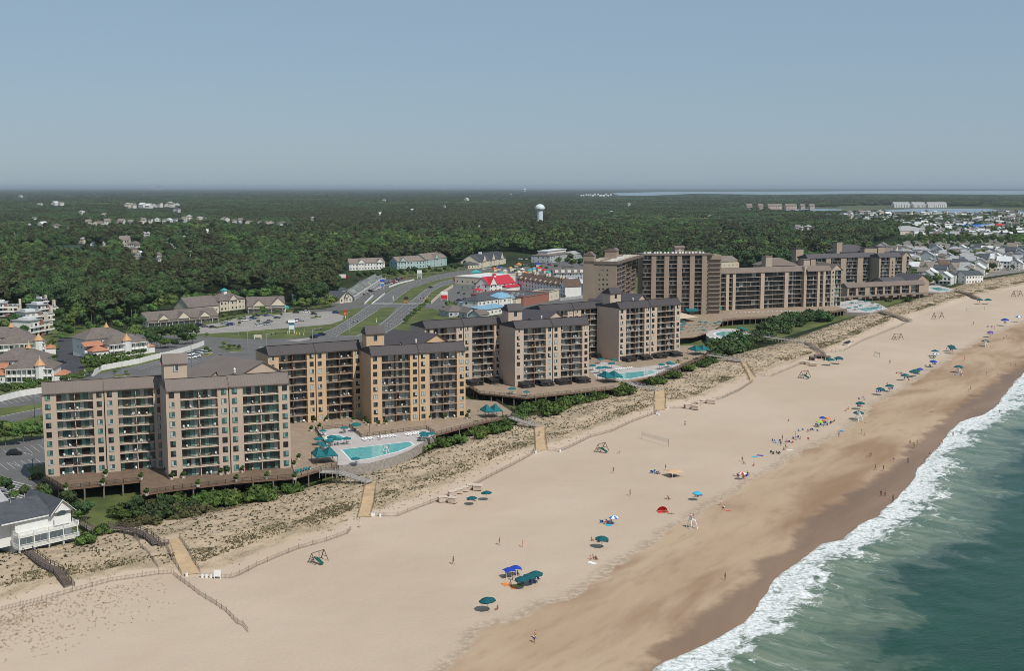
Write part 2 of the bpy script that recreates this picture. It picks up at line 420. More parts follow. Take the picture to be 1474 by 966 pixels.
r2 = wm.n.new('ShaderNodeMapRange'); r2.inputs['To Min'].default_value = .22; r2.inputs['To Max'].default_value = .8
wm.l.new(foam, r2.inputs[0]); wm.l.new(r2.outputs[0], wm.b.inputs['Roughness'])
w1 = wm.noise(.25, 6, wm.mapn(rot=UA+.5, scale=(1,.35,1)), rough=.6); w2 = wm.noise(1.2, 4)
wm.bump(wm.math('ADD', w1, wm.math('MULTIPLY', w2, .25)), .55, .8)
us2 = [-3000., -1000, -300, -100, 0]
while us2[-1] < 90000: us2.append(us2[-1]+max(1.2, 1.2*abs(us2[-1]/260)**1.3))
us2 = np.array(us2)
vs = np.concatenate([np.arange(-6, 40, .8), 40*np.exp(np.linspace(0, math.log(90000/40), 90))])
U2 = np.repeat(us2[:,None], len(vs), 1); V2 = np.interp(U2, *L_water)+vs[None,:]
X2, Y2 = xy(U2, V2); D2 = np.repeat(vs[None,:], len(us2), 0)
am = np.clip(1-(U2-900)/800, 0, 1)*np.clip(1-(V2-300)/400, 0, 1)*np.clip((U2+50)/60, 0, 1)
Z2 = am*(ss(0,4,D2)*(.45*np.exp(-((D2-9-3*np.sin(U2/23.))/4.0)**2)) + ss(3,20,D2)*(.22*np.sin((D2+5*hsh(X2,Y2,30))/4.3)+.22*(hsh(X2,Y2,3.1)-.5)+.25*(hsh(X2,Y2,7)-.5)))
kind(grid_mesh('sea', X2, Y2, Z2, wm.m, {'d_water': D2}), 'structure', 'green ocean with a white breaking wave along the sand')

# ---- inland ground
gm = NB('inland_ground', .95, .1)
g1 = gm.mix(gm.ramp(gm.noise(.01, 6), .4, .6), (.020,.032,.013), (.038,.052,.020))
gm.out(g1)
gu = sorted(set([-3000.] + list(L_back[0]) + [3500., 8000., 90000.]))
pts = [xy(u, float(np.interp(u, *L_back))+.6) for u in gu]
pts = pts + [xy(90000, -90000), xy(-3000, -90000)]
g = sheet('ground', pts, 2.0, gm.m, px=False)
lawn = sheet('lawn', [(-400,700),(-120,480),(0,458),(215,480),(330,455),(440,440),(490,428),(540,395),(620,385),(850,382),(1000,420),(1240,432),(1300,416),(1345,414),(1330,425),(1240,452),(1010,520),(740,600),(600,655),(430,702),(130,764),(0,792),(-300,850)], 2.004, M_lawn)
Z1 = 2.012
road = sheet('highway', [(285,484),(345,488),(400,488),(447,486),(477,474),(503,459),(525,442),(538,435),(555,422),(574,411),(600,403),(633,394),(680,387.5),(715,384.5),(790,383),(790,389),(715,394),(680,401),(659,406),(637,412),(622,420),(613,430),(608,440),(578,466),(549,484),(530,505),(480,524),(420,520),(330,508),(285,497)], Z1, M_asph)
M_land = M_lawn
def kerbed(name, poly, m, h=.12):
    pts = [at(p[0], p[1], 2.0) for p in poly]
    mb = MB(); mb.prism(pts, 2.0, 2.0+h, M_kerb, m); o = mb.build(name); return kind(o, 'structure')
kerbed('median', [(565.7,436.7),(576,426.5),(593,415),(616.6,406.5),(650.5,399),(680,394),(715,389.6),(715,391),(680,397),(659,400.8),(633.5,406),(613,416),(599.6,426.5),(587.7,436.7)], M_lawn)
kerbed('median', [(486,483),(511,469),(532,455),(548.7,443.5),(571,442.6),(559,457),(542,470.6),(511,484)], M_lawn)
kerbed('traffic_island', [(410,490.5),(445,486.5),(447,488.5),(430,491.5)], M_conc)
kerbed('traffic_island', [(372,500),(392,498),(380,505)], M_conc)
def lot(name, poly, m, dz=.008): return sheet(name, poly, 2.0+dz, m)
lot('side_street', [(440,447),(495,441),(528,436.5),(536,440),(500,446),(450,450)], M_asph, .016)
lot('side_street', [(606,437.4),(640,437.4),(700,437),(720,430),(770,425),(840,430),(840,440),(770,440),(700,446),(640,446),(604,442.6)], M_asph, .016)
lot('frontage_road', [(249,483),(285,484),(300,484),(300,499),(250,512),(190,500),(190,480)], M_asph, .010)
lot('car_park', [(252,473),(314,465),(355,454),(403,451),(444,446.5),(480,449),(495,455),(493,461),(475,467),(403,473),(342,478),(281,481),(251,481)], M_conc)
lot('car_park', [(468,447),(500,420),(520,402),(575,401),(598,403),(574,409),(555,420),(535,433),(500,441)], M_asph)
lot('car_park', [(620,432),(640,418),(660,408),(700,398),(740,388),(790,378),(850,374),(850,432),(780,445),(700,447),(625,446)], M_asph, .006)
lot('car_park', [(-200,610),(0,572),(60,563),(145,537),(200,526),(255,512),(296,500),(330,500),(350,507),(395,520),(470,530),(560,520),(640,500),(720,480),(640,560),(440,600),(300,680),(62,700),(40,720),(100,740),(90,770),(40,730),(-200,760)], M_asph)
lot('driveway', [(84,485),(108,487),(112,500),(122,535),(84,540),(80,515)], M_asph2)
kerbed('grass_verge', [(-100,615),(0,588),(70,580),(70,586),(0,600),(-100,632)], M_lawn)
kerbed('grass_verge', [(-100,660),(0,612),(66,596),(66,628),(0,640),(-100,700)], M_lawn)
kerbed('grass_verge', [(38,676),(64,668),(64,690),(52,692)], M_lawn)
kerbed('planted_island', [(163,540),(190,538),(186,541),(165,543)], M_lawn)
kerbed('planted_island', [(288,505),(306,508),(298,512),(283,508)], M_lawn)
kerbed('planted_island', [(313,500),(330,496),(346,500),(350,506),(330,507)], M_lawn)
kerbed('planted_island', [(278,536),(310,524),(309,530),(278,545)], M_lawn)
for p in ([(352,459),(372,457),(374,459),(354,461)], [(366,466),(382,465),(383,467),(368,468)], [(391,452),(404,451),(405,453),(392,454)], [(446,457),(462,455),(463,457),(448,459)], [(310,471),(328,468),(330,470),(312,473)]):
    kerbed('planted_island', p, M_lawn)
lot('pond', [(660,414),(672,411),(682,412),(681,417),(668,419),(661,418)], mat('pond_water', (.03,.05,.06), .1, spec=.5), .02)
# painted markings
mk = MB()
def stripe(a, b, w=.15, m=M_paint, z=Z1+.012, n=1, gap=.5):
    A = Vector(at(*a, 2.0)); B = Vector(at(*b, 2.0)); d = B-A; L = d.length; d.normalize(); s_ = Vector((-d.y, d.x))*w/2
    for k in range(n):
        p = A+d*(L*k/n); q = A+d*(L*(k+(1-gap if n > 1 else 1))/n)
        mk.face([(*(p-s_), z), (*(q-s_), z), (*(q+s_), z), (*(p+s_), z)], m)
def path_stripe(pts, w=.2, dash=False, m=M_paint, z=Z1+.012):
    for a, b in zip(pts[:-1], pts[1:]):
        L = (Vector(at(*a))-Vector(at(*b))).length
        stripe(a, b, w, m, z, max(1, int(L/9)) if dash else 1, .6)
LE = [(447,486),(477,474),(503,459),(525,443),(539,434),(556,422),(575,411),(600,403.6),(634,394.8),(680,388.3)]
LM = [(486,484),(511,469),(532,455),(549,443),(565,437),(576,426.4),(593,414.6),(616.6,406),(650.5,398.4),(680,393.4)]
RM = [(511,484.5),(542,470.8),(559,457.2),(571,442.8),(588,437),(600,426.6),(613.4,416.4),(634,406.4),(659,401),(680,397.5)]
RE = [(549,484),(578,465.5),(597,450),(608,439.5),(613,430),(621,420),(636.5,411.5),(658.5,405.5),(680,400.6)]
def mid(A, B, t): 
    n = 9; r = []
    for k in range(n):
        f = k/(n-1); ia = f*(len(A)-1); ib = f*(len(B)-1)
        def g(L, i): j = min(int(i), len(L)-2); q = i-j; return (L[j][0]*(1-q)+L[j+1][0]*q, L[j][1]*(1-q)+L[j+1][1]*q)
        a_, b_ = g(A, ia), g(B, ib); r.append((a_[0]*(1-t)+b_[0]*t, a_[1]*(1-t)+b_[1]*t))
    return r
for A, B in ((LE, LM), (RM, RE)):
    path_stripe(mid(A, B, .06), .25); path_stripe(mid(A, B, .94), .25)
    for t in (.3, .52, .74): path_stripe(mid(A, B, t), .22, True)
for k in range(26):                       # zebra crossing over the highway
    x = 536+k*3.05; stripe((x, 436.4), (x+1.5, 437.6-0*k), 2.2)
def stall_rows(a, b, n, dx, dy, w=.14):
    for k in range(n+1):
        f = k/n; x, y = a[0]+(b[0]-a[0])*f, a[1]+(b[1]-a[1])*f; stripe((x, y), (x+dx, y+dy), w, z=2.02)
stall_rows((188,528),(262,510),14,16,4); stall_rows((212,534),(275,518),12,14,3.5); stall_rows((262,536),(330,518),10,10,3)
stall_rows((2,578),(50,568),6,9,5); stall_rows((5,648),(55,640),5,12,9); stall_rows((0,668),(50,660),5,12,9); stall_rows((-20,700),(30,650),3,18,6)
stall_rows((300,476),(400,470),16,2,-2.4); stall_rows((352,462),(470,457),16,3,-3)
for k in range(9): stripe((-18+k*3.5, 684+k*4.2), (45+k*1.5, 700+k*4.0), .45, z=2.03)       # crossing hatches by the drive
stripe((163,540.5),(190,541.5),.3,M_ypaint,2.13); stripe((283,508.4),(298,512.2),.4,M_ypaint,2.13); stripe((298,512.4),(306,508.4),.4,M_ypaint,2.13)
kind(mk.build('road_markings'), 'structure')
sheet('town_streets', [(1225,378),(1290,352),(1330,338),(1300,320),(1400,312),(1500,306),(1700,312),(1700,372),(1474,391),(1400,402),(1345,412),(1300,405),(1240,400)], 2.006, mat('sandy_street', (.22,.20,.175), .9, .25, .03))
M_bay = mat('bay_water', (.20,.27,.33), .25, .08, .0005)
for i, p in enumerate([[(880,278),(960,275.6),(1100,275.4),(1300,274.4),(1500,274.6),(1500,279.6),(1400,279.5),(1250,278.6),(1120,280),(1000,278.5),(930,281.5),(890,281)],
          [(1128,301.5),(1165,300.5),(1212,301),(1210,304),(1180,305),(1140,304.4)], [(1272,302),(1330,300),(1420,300.4),(1474,304),(1474,307.5),(1400,307),(1330,305.5),(1285,304.5)]]):
    sheet('bay' if i == 0 else 'lagoon', p, 2.05, M_bay)
for p in ([(1000,277),(1060,276.4),(1110,276.7),(1050,277.3)], [(1180,276.2),(1290,275.5),(1380,276),(1270,276.8)], [(1400,277.6),(1474,276.6),(1500,277.4),(1440,278.4)], [(1135,297),(1290,296),(1474,299),(1474,303.5),(1420,300.2),(1330,299.8),(1272,302),(1215,303)], [(1200,306),(1280,305),(1420,307.6),(1474,308),(1474,311),(1300,313),(1210,311)]):
    sheet('marsh', p, 2.03, mat('marsh_grass', (.085,.095,.045), .95, .25, .004))
# haze
def haze():
    hz = MB(); hz.box(-75000, -75000, -40, 75000, 75000, 140, M_white); o = hz.build('haze')
    m = bpy.data.materials.new('air'); m.use_nodes = True; n = m.node_tree; n.nodes.clear()
    mo = n.nodes.new('ShaderNodeOutputMaterial'); pv = n.nodes.new('ShaderNodeVolumePrincipled')
    pv.inputs['Color'].default_value = (.74,.84,.93,1); pv.inputs['Density'].default_value = HAZE_D; pv.inputs['Anisotropy'].default_value = .2
    n.links.new(pv.outputs[0], mo.inputs['Volume']); o.data.materials.clear(); o.data.materials.append(m); kind(o, 'stuff', 'thin summer haze over the coast', 'haze')
HAZE_D = 3.2e-5
haze()
# ================================================================== PLANTS
M_bark = mat('bark', (.16,.135,.11), .95, .3, 2)
M_leafA = mat('broad_leaves', (.066,.118,.028), .8, .35, .18, c2=(.115,.18,.045), objrand=.45)
M_leafP = mat('pine_needles', (.055,.076,.028), .8, .3, .18, c2=(.088,.10,.04), objrand=.32)
M_leafD = mat('deep_leaves', (.044,.084,.029), .8, .3, .18, c2=(.072,.122,.038), objrand=.32)
M_shrub = mat('shrub_leaves', (.048,.092,.018), .8, .4, .9, c2=(.10,.16,.032), objrand=.25)
M_shrubB = mat('dull_shrub_leaves', (.065,.068,.028), .9, .4, .9, c2=(.12,.115,.05), objrand=.25)
def foliage(name, seed, lobes, nfl, fs, m, core=.86, flat=.0):
    """crown mesh: lobes = [(x,y,z,rx,rz)], many leaf-clump faces over uneven lobes round a dark-lit inner body"""
    rg = np.random.default_rng(seed); V = []; F = []; n0 = 0
    # icosphere-like core
    import bmesh
    bm = bmesh.new(); bmesh.ops.create_icosphere(bm, subdivisions=2, radius=1)
    cv = np.array([v.co[:] for v in bm.verts]); cf = [tuple(v.index for v in f.verts) for f in bm.faces]; bm.free()
    for (x, y, z, rx, rz) in lobes:
        k = 1+.16*rg.standard_normal(len(cv))[:,None]
        p = cv*k*core*np.array([rx, rx, rz])+np.array([x, y, z]); V.append(p); F += [tuple(n0+i for i in f) for f in cf]; n0 += len(cv)
    L = np.array(lobes); wgt = L[:,3]**2; idx = rg.choice(len(L), nfl, p=wgt/wgt.sum())
    d = rg.standard_normal((nfl,3)); d[:,2] = np.abs(d[:,2])*.9-.25; d /= np.linalg.norm(d, axis=1)[:,None]
    pos = L[idx][:,:3]+d*np.stack([L[idx][:,3], L[idx][:,3], L[idx][:,4]], -1)*rg.uniform(.78,1.22,(nfl,1))
    nn = d+rg.standard_normal((nfl,3))*.55; nn /= np.linalg.norm(nn, axis=1)[:,None]
    t = np.cross(nn, rg.standard_normal((nfl,3))); t /= np.linalg.norm(t, axis=1)[:,None]; b = np.cross(nn, t)
    s = fs*rg.uniform(.55,1.25,(nfl,1))
    q = np.stack([pos-t*s-b*s*.4, pos+t*s*.3-b*s, pos+t*s+b*s*.5, pos-t*s*.3+b*s*.9], 1).reshape(-1,3)
    V.append(q); F += [(n0+4*i, n0+4*i+1, n0+4*i+2, n0+4*i+3) for i in range(nfl)]
    me = bpy.data.meshes.new(name); me.from_pydata(np.concatenate(V).tolist(), [], F); me.materials.append(m); me.update(); return me
def rl(seed, n, w, z0, z1, r0, r1, sq=.8):
    q = random.Random(seed); o = []
    for k in range(n):
        a_ = q.uniform(0, 6.28); rr_ = math.sqrt(q.random())*w; f = k/(n-1)
        r_ = q.uniform(r0, r1); o.append((rr_*math.cos(a_), rr_*math.sin(a_), z0+(z1-z0)*q.random()*(1-.35*(rr_/max(w,.1))), r_, r_*sq))
    return o
TREES = []
def tree_proto(kindname, seed, lobes, m, th, nfl=520, fs=.60, tr=.22, limbs=3):
    root = thing(kindname, '', 'tree', (0,0,-500))
    link('crown', foliage('crown', seed, lobes, nfl, fs, m), root)
    t = MB(); t.cyl(0,0,-.3,th,tr,M_bark,tr*.45,7); q = random.Random(seed)
    for k in range(limbs):
        L = q.choice(lobes); t.bar((0,0,th*.6), (L[0]*.8,L[1]*.8,L[2]), tr*.55, M_bark)
    t.build('trunk', root); remember(root); TREES.append(root); return root
tree_proto('broadleaf_tree', 11, rl(1,8,2.9,5.0,9.3,1.7,2.8), M_leafA, 6.5)
tree_proto('broadleaf_tree', 12, rl(2,10,3.6,5.5,10.6,1.8,2.9), M_leafA, 7)
tree_proto('broadleaf_tree', 13, rl(3,8,2.6,6.0,12.0,1.6,2.6), M_leafD, 8)
tree_proto('pine_tree', 14, [(0,0,13,1.5,1.1),(.9,.5,11.6,1.9,1.2),(-1,-.6,11,1.8,1.1),(.4,-1.1,9.8,2.1,1.1),(-.8,1.2,9.2,1.9,1),(0,0,8.2,1.6,.9)], M_leafP, 12.5, nfl=380, fs=.6, tr=.2, limbs=4)
tree_proto('pine_tree', 15, [(0,0,11.4,1.7,1.5),(1.3,0,10.2,2.0,1.2),(-1.2,.8,9.7,2.0,1.2),(0,-1.5,9,2.1,1.1),(.3,1.2,8,1.7,.9)], M_leafP, 11, nfl=360, fs=.6, tr=.2, limbs=4)
tree_proto('broadleaf_tree', 16, rl(6,7,2.0,4.0,7.2,1.4,2.1), M_leafA, 5)
SHRUBS = []
def shrub_proto(seed, w, h, m, n=220):
    root = thing('shrub', '', 'shrub', (0,0,-500))
    link('foliage', foliage('foliage', seed, rl(seed,8,w*.75,h*.2,h*.8,w*.2,w*.42,.75), int(n*1.5), .27, m, core=.78), root)
    t = MB(); t.cyl(0,0,-.4,h*.5,.07,M_bark,.03,5); t.build('stem', root); remember(root); SHRUBS.append(root)
shrub_proto(21,2.6,2.0,M_shrub); shrub_proto(22,2.2,1.6,M_shrub); shrub_proto(23,2.4,1.7,M_shrubB); shrub_proto(24,3.0,2.7,M_leafD, 260)
used_proto = set()
def plant(proto, x, y, z, s, label, cat, group, sz=None):
    sc_ = (s, s, s*(sz or rnd.uniform(.9,1.15)))
    if proto.name not in used_proto:
        used_proto.add(proto.name); proto.location = (x,y,z); proto.rotation_euler.z = rnd.uniform(0,6.28); proto.scale = sc_
        proto['label'] = label; proto['category'] = cat; proto['group'] = group; return proto
    return dup(proto, (x,y,z), rnd.uniform(0,6.28), label, group, sc_)

# houses known to stand in the woods (row, column of the photograph): trees keep clear of them
CLEAR = []      # (px, py, halfwidth px, rise px, depth px)
KEEP = []       # polygons in photo pixels where no wood stands
EDGE = [(-300,470),(-60,452),(0,450),(60,446),(95,450),(115,470),(130,474),(190,462),(205,449),(240,440),(300,430),(330,422),(405,424),(420,436),(440,446),(478,438),(484,418),(492,400),(500,385.5),(545,384.5),(560,384.5),(590,384),(655,381),(668,380),(676,367),(740,362),(770,366),(800,369),(842,372),(858,392),(900,396),(1010,392),(1040,392),(1130,388),(1200,376),(1240,364),(1275,348),(1300,336),(1330,328),(1380,320),(1430,312),(1474,309),(1700,306)]
ex = np.array([p[0] for p in EDGE]); ey = np.array([p[1] for p in EDGE])
def woods_ok(px, py):
    ok = py < np.interp(px, ex, ey)
    for poly in KEEP: ok &= ~inpoly(px, py, poly)
    for (cx_, cy_, hw, rise, back) in CLEAR:
        ok &= ~((np.abs(px-cx_) < hw) & (py > cy_-back) & (py < cy_+rise))
    return ok
WATER_PX = [[(870,278),(960,272),(1100,272.5),(1500,272.5),(1500,281.5),(1250,280.5),(1120,282),(1000,280.5),(930,284),(880,284)],
            [(1120,300),(1165,299),(1220,299),(1215,306),(1180,307),(1130,306)], [(1205,296),(1290,294.5),(1500,297),(1500,313),(1210,313)]]
KEEP += WATER_PX
# ================================================================== THE CONDOMINIUM TOWERS
DZ = 6.0
M_glassD = mat('dark_glass', (.012,.017,.018), .12, .3, .3, spec=.6)
M_glassT = mat('teal_tinted_glass', (.035,.10,.095), .12, .35, .6, spec=.6)
M_glassB = mat('blue_grey_glass', (.05,.075,.085), .12, .3, .6, spec=.6)
M_curt = mat('pale_curtain', (.40,.44,.42), .6, .2, 1.5)
M_curtT = mat('green_curtain', (.14,.28,.24), .5, .2, 1.5)
M_rail = mat('bronze_rail', (.06,.045,.038), .5)
M_brown = mat('brown_divider', (.17,.10,.065), .8)
M_deckb = mat('brown_deck_boards', (.175,.122,.085), .75, .18, .6)
M_plaza = mat('tan_terrace_paving', (.31,.235,.17), .85, .12, .4)
M_trim = mat('white_vinyl', (.70,.70,.66), .5, .05)
def pal(nm, wall, roof, slab=None): return dict(wall=mat(nm+'_stucco', wall, .9, .07, .12, spec=.1), roof=mat(nm+'_metal_roof', roof, .6, .08, .2), slab=mat(nm+'_slab_edge', slab or wall, .85, .08, .6))
P1 = pal('rosy_beige', (.47,.375,.30), (.165,.135,.118), (.56,.46,.37))
P2 = pal('orange_tan', (.54,.385,.245), (.070,.060,.062), (.36,.27,.20))
P3 = pal('pink_tan', (.50,.40,.32), (.066,.058,.062), (.42,.35,.29))
P5 = pal('taupe', (.30,.24,.19), (.17,.13,.11), (.33,.26,.215))
P6 = pal('buff', (.42,.345,.275), (.18,.14,.115), (.36,.30,.26))
P7 = pal('golden_tan', (.37,.295,.225), (.085,.078,.083), (.32,.28,.25))
class Fr:
    """local frame of a building: origin at the left foot of a front, x along it, y away from the viewer's side"""
    def __init__(s, l, r, z=DZ, w=None):
        a_, b_ = Vector(at(*l, z)), Vector(at(*r, z)); s.o = Vector((a_.x, a_.y, z)); s.a = math.atan2(b_.y-a_.y, b_.x-a_.x); s.w = w or (b_-a_).length
        s.M = Matrix.Translation(s.o) @ Matrix.Rotation(s.a, 4, 'Z')
def put(name, me, root, fr, x=0, y=0, z=0):
    o = bpy.data.objects.new(name, me); COL.objects.link(o); o.parent = root
    M = root_inv(root) @ fr.M @ Matrix.Translation((x, y, z)); o.location = M.to_translation(); o.rotation_euler.z = M.to_euler().z
    return o
def root_inv(r): return (Matrix.Translation(r.location) @ Matrix.Rotation(r.rotation_euler.z, 4, 'Z')).inverted()
def sub(name, me, parent, x, y, z): o = link(name, me, parent, (x,y,z)); return o
_c = {}
def door_mesh(w, h, style):
    k = ('d', round(w,1), round(h,1), style)
    if k not in _c:
        L = []
        for q in range(5):
            r_ = random.Random(q*31+int(w*10)); b = MB(); n = max(2, int(w/1.15))
            for i in range(n):
                x0 = i*w/n; u_ = r_.random()
                if style == 'teal': m = M_glassD if u_ < .34 else (M_glassT if u_ < .68 else (M_curtT if u_ < .84 else M_curt))
                elif style == 'pale': m = M_glassD if u_ < .36 else (M_glassB if u_ < .58 else M_curt)
                else: m = M_glassD if u_ < .6 else (M_glassB if u_ < .85 else M_curt)
                b.box(x0+.05, -.03, .05, x0+w/n-.05, .02, h-.05, m)
            b.box(0, 0, 0, w, .035, h, M_dark); L.append(b.mesh('sliding_doors'))
        _c[k] = L
    return rnd.choice(_c[k])
def win_mesh(w, h, style):
    k = ('w', round(w,1), round(h,1), style)
    if k not in _c:
        L = []
        for q in range(5):
            b = MB(); b.box(0, -.06, 0, w, .02, h, M_dark if style != 'white' else M_trim)
            ms = [(M_glassT, M_curtT), (M_glassD, M_glassT), (M_curtT, M_glassT), (M_glassD, M_glassD), (M_curt, M_glassT)] if style == 'teal' else [(M_curt, M_glassB), (M_glassD, M_curt), (M_glassD, M_glassD), (M_glassB, M_glassD), (M_curt, M_curt)]
            a_, c_ = ms[q]
            b.box(.08, -.08, h*.26, w/2-.04, -.055, h-.08, a_); b.box(w/2+.04, -.08, h*.26, w-.08, -.055, h-.08, c_); b.box(.08, -.08, .06, w-.08, -.055, h*.22, a_)
            L.append(b.mesh('window'))
        _c[k] = L
    return rnd.choice(_c[k])
def balc_mesh(w, P, dep, first=False):
    k = ('b', round(w,1), P['slab'].name, dep)
    if k not in _c:
        b = MB(); b.box(.01, -.18, -.26, w-.01, dep, 0, P['slab'])
        b.box(.02, -.12, .98, w-.02, -.06, 1.05, M_rail); b.box(.02, -.11, .10, w-.02, -.07, .14, M_rail); b.box(.02, -.11, .52, w-.02, -.08, .55, M_rail)
        n = int(w/.55)
        for i in range(n+1): x = .03+i*(w-.08)/n; b.box(x, -.105, .14, x+.05, -.075, .98, M_rail)
        _c[k] = b.mesh('balcony')
    return _c[k]
CHAIR_SPOTS = []
def bank(root, fr, x0, x1, z0, floors, fh, P, style, y=0, dep=1.6, div=True, key='', slab0=False):
    """a column of balconies between two piers"""
    w = x1-x0
    for f in range(floors):
        z = z0+f*fh
        if f or slab0: put('balcony', balc_mesh(w, P, dep), root, fr, x0, y, z)
        if div:
            for h in (0, 1):
                ww = w/2-.35
                put('sliding_doors', door_mesh(ww, fh-.55, style), root, fr, x0+.2+h*(w/2), y+dep-.05, z+.04)
        else: put('sliding_doors', door_mesh(w-.3, fh-.55, style), root, fr, x0+.15, y+dep-.05, z+.04)
        if key:
            for _ in range(rnd.choice((0,1,2,3,4))): CHAIR_SPOTS.append((key, fr.M @ Vector((rnd.uniform(x0+.7, x1-.7), y+rnd.uniform(.4,.9), z)), fr.a+rnd.choice((0, .5, -.5, 3.1)), f))
def roof_piece(w, H, dep, P, front=-.55, rise=3.1, ry=2.3, back=.2, seams=True):
    b = MB(); b.extr([(front, H-.25), (front, H), (ry, H+rise), (dep, H+back), (dep, H-.25)][::-1], 0, w, P['roof'])
    if seams:
        n = int(w/.9); d = Vector((0, ry-front, rise)); 
        for i in range(n+1):
            x = .03+i*(w-.06)/n; b.bar((x, front, H+.02), (x, ry, H+rise+.02), .05, P['roof'], .07)
    b.bar((-.02, ry-.15, H+rise+.05), (w+.02, ry-.15, H+rise+.05), .3, P['roof'], .1)
    for x in (.1, w-.1): b.bar((x, front-.05, H+.06), (x, ry, H+rise+.08), .22, P['roof'], .14)
    return b.mesh('roof')
def unit(root, fr, eave_px, floors, P, style, bays=2, dep=15, key='', ground=2.0, wn_=(.045,.225,.255,.815,.875)):
    """one block of a tower: piers with window columns, recessed balcony banks, metal mansard roof"""
    H = zat(eave_px[0], eave_px[1], fr.o.x, fr.o.y)-DZ; fh = H/floors; W = fr.w/bays
    b = MB(); b.box(0, 1.6, ground-DZ, fr.w, dep, H, P['wall'])
    for k in range(bays):
        X = k*W; y0 = -.18*k
        b.box(X+(.15 if k else 0), y0, ground-DZ, X+W*wn_[1], 1.6, H, P['wall']); b.box(X+W*wn_[3]+.02, y0, ground-DZ, X+W-(.0 if k == bays-1 else .15), 1.6, H, P['wall'])
        c_ = X+W*(wn_[1]+wn_[3])/2; b.box(c_-.12, y0+.1, 0, c_+.12, 1.6, H, M_brown if style != 'teal' else P['wall'])
        b.box(X+W*wn_[1], y0-.02, H-.35, X+W*wn_[3]+.02, 1.6, H, P['wall'])
    put('wall', b.mesh('wall'), root, fr)
    for k in range(bays):
        X = k*W; y0 = -.18*k
        bank(root, fr, X+W*wn_[1], X+W*wn_[3]+.02, 0, floors, fh, P, style, y=y0, key=key)
        for f in range(floors):
            for wx in (wn_[0], wn_[4]):
                put('window', win_mesh(W*.085, fh*.60, style), root, fr, X+W*wx, y0-.01, f*fh+fh*.22)
        m = roof_piece(W-.05, H+.12*k, dep, P); put('roof', m, root, fr, X+.02, y0, 0)
    return H, fh
def tower(root, fr, x0, x1, y0, y1, zt, P, wz=2.4, rh=3.0):
    b = MB(); b.box(x0, y0, 0, x1, y1, zt, P['wall']); put('elevator_tower', b.mesh('elevator_tower'), root, fr)
    r = MB(); r.extr([(y0-.5, zt-.1), (y0-.5, zt+.15), (y0+1.2, zt+rh), (y1+.3, zt+.5), (y1+.3, zt-.1)][::-1], x0-.35, x1+.35, P['roof']); put('tower_roof', r.mesh('tower_roof'), root, fr)
    put('window', win_mesh(1.3, 2.0, 'plain'), root, fr, (x0+x1)/2-.6, y0-.02, zt-wz)
def rear(root, fr, x0, x1, y0, y1, H, P, rh=4.8, rot=-.30):
    f2 = Fr.__new__(Fr); f2.M = fr.M @ Matrix.Translation((x0, y0, 0)) @ Matrix.Rotation(rot, 4, 'Z'); w = x1-x0; d = y1-y0
    b = MB(); b.box(0, 0, -4, w, d, H-.02, P['wall']); put('wall', b.mesh('wall'), root, f2)
    r = MB(); r.gable(0, w, 0, d, H, rh, P['roof'], P['wall'], ov=.6, along='y', ridge=.62); put('roof', r.mesh('roof'), root, f2)
    b = MB(); b.box(-w*.55, d*.25, -4, 0, d*1.05, H-2.02, P['wall']); put('wall', b.mesh('wall'), root, f2)
    r = MB(); r.gable(-w*.55, -.02, d*.25, d*1.05, H-2, rh, P['roof'], P['wall'], ov=.5, along='y', ridge=.8); put('roof', r.mesh('roof'), root, f2)
    v = MB(); v.cyl(0,0,0,1.1,.28,M_trim,n=8); v.cyl(.0,.0,1.1,1.5,.42,M_trim,.1,n=8); put('roof_vent', v.mesh('roof_vent'), root, f2, w*.1, 1.2, H+1.6)
def condo(label, lf, le, rf, re, P, style, key, floors=9, tw=(0.6,7.2)):
    fl, frr = Fr(*lf), Fr(*rf)
    root = thing('condo_building', label, 'apartment building', frr.o, frr.a)
    Hl, _ = unit(root, fl, le, floors, P, style, key=key); H, fh = unit(root, frr, re, floors, P, style, key=key, dep=17)
    tower(root, frr, tw[0], tw[1], 7.5, 13.5, H+6.6, P)
    rear(root, frr, frr.w*.62, frr.w*.62+19, 18, 40, H-.6, P, rh=4.0, rot=.5)
    return root, fl, frr, H, fh
C1 = condo('beige nine storey condo block with light brown roof, nearest the camera at the left', ((66,687),(240,673)), (60,567), ((243,689.5),(419,673)), (244,563), P1, 'teal', 'a')
C2 = condo('orange tan nine storey condo block with dark roof, just behind the first pool', ((388,613.5),(521,600.5)), (387,512), ((535,610.5),(670,600)), (533.5,512), P2, 'pale', 'b')
C3 = condo('pinkish tan condo block with dark roof between two pools, third from the left', ((612,559.5),(721,549.5)), (611,473), ((741.5,557.5),(847,548.5)), (738,473), P3, 'pale', 'c')
C4 = condo('pinkish tan condo block with dark roof in front of the tallest tower', ((778,522.5),(870.5,513)), (777,449), ((890.5,520.5),(978,511)), (888,444.5), P3, 'pale', 'd')

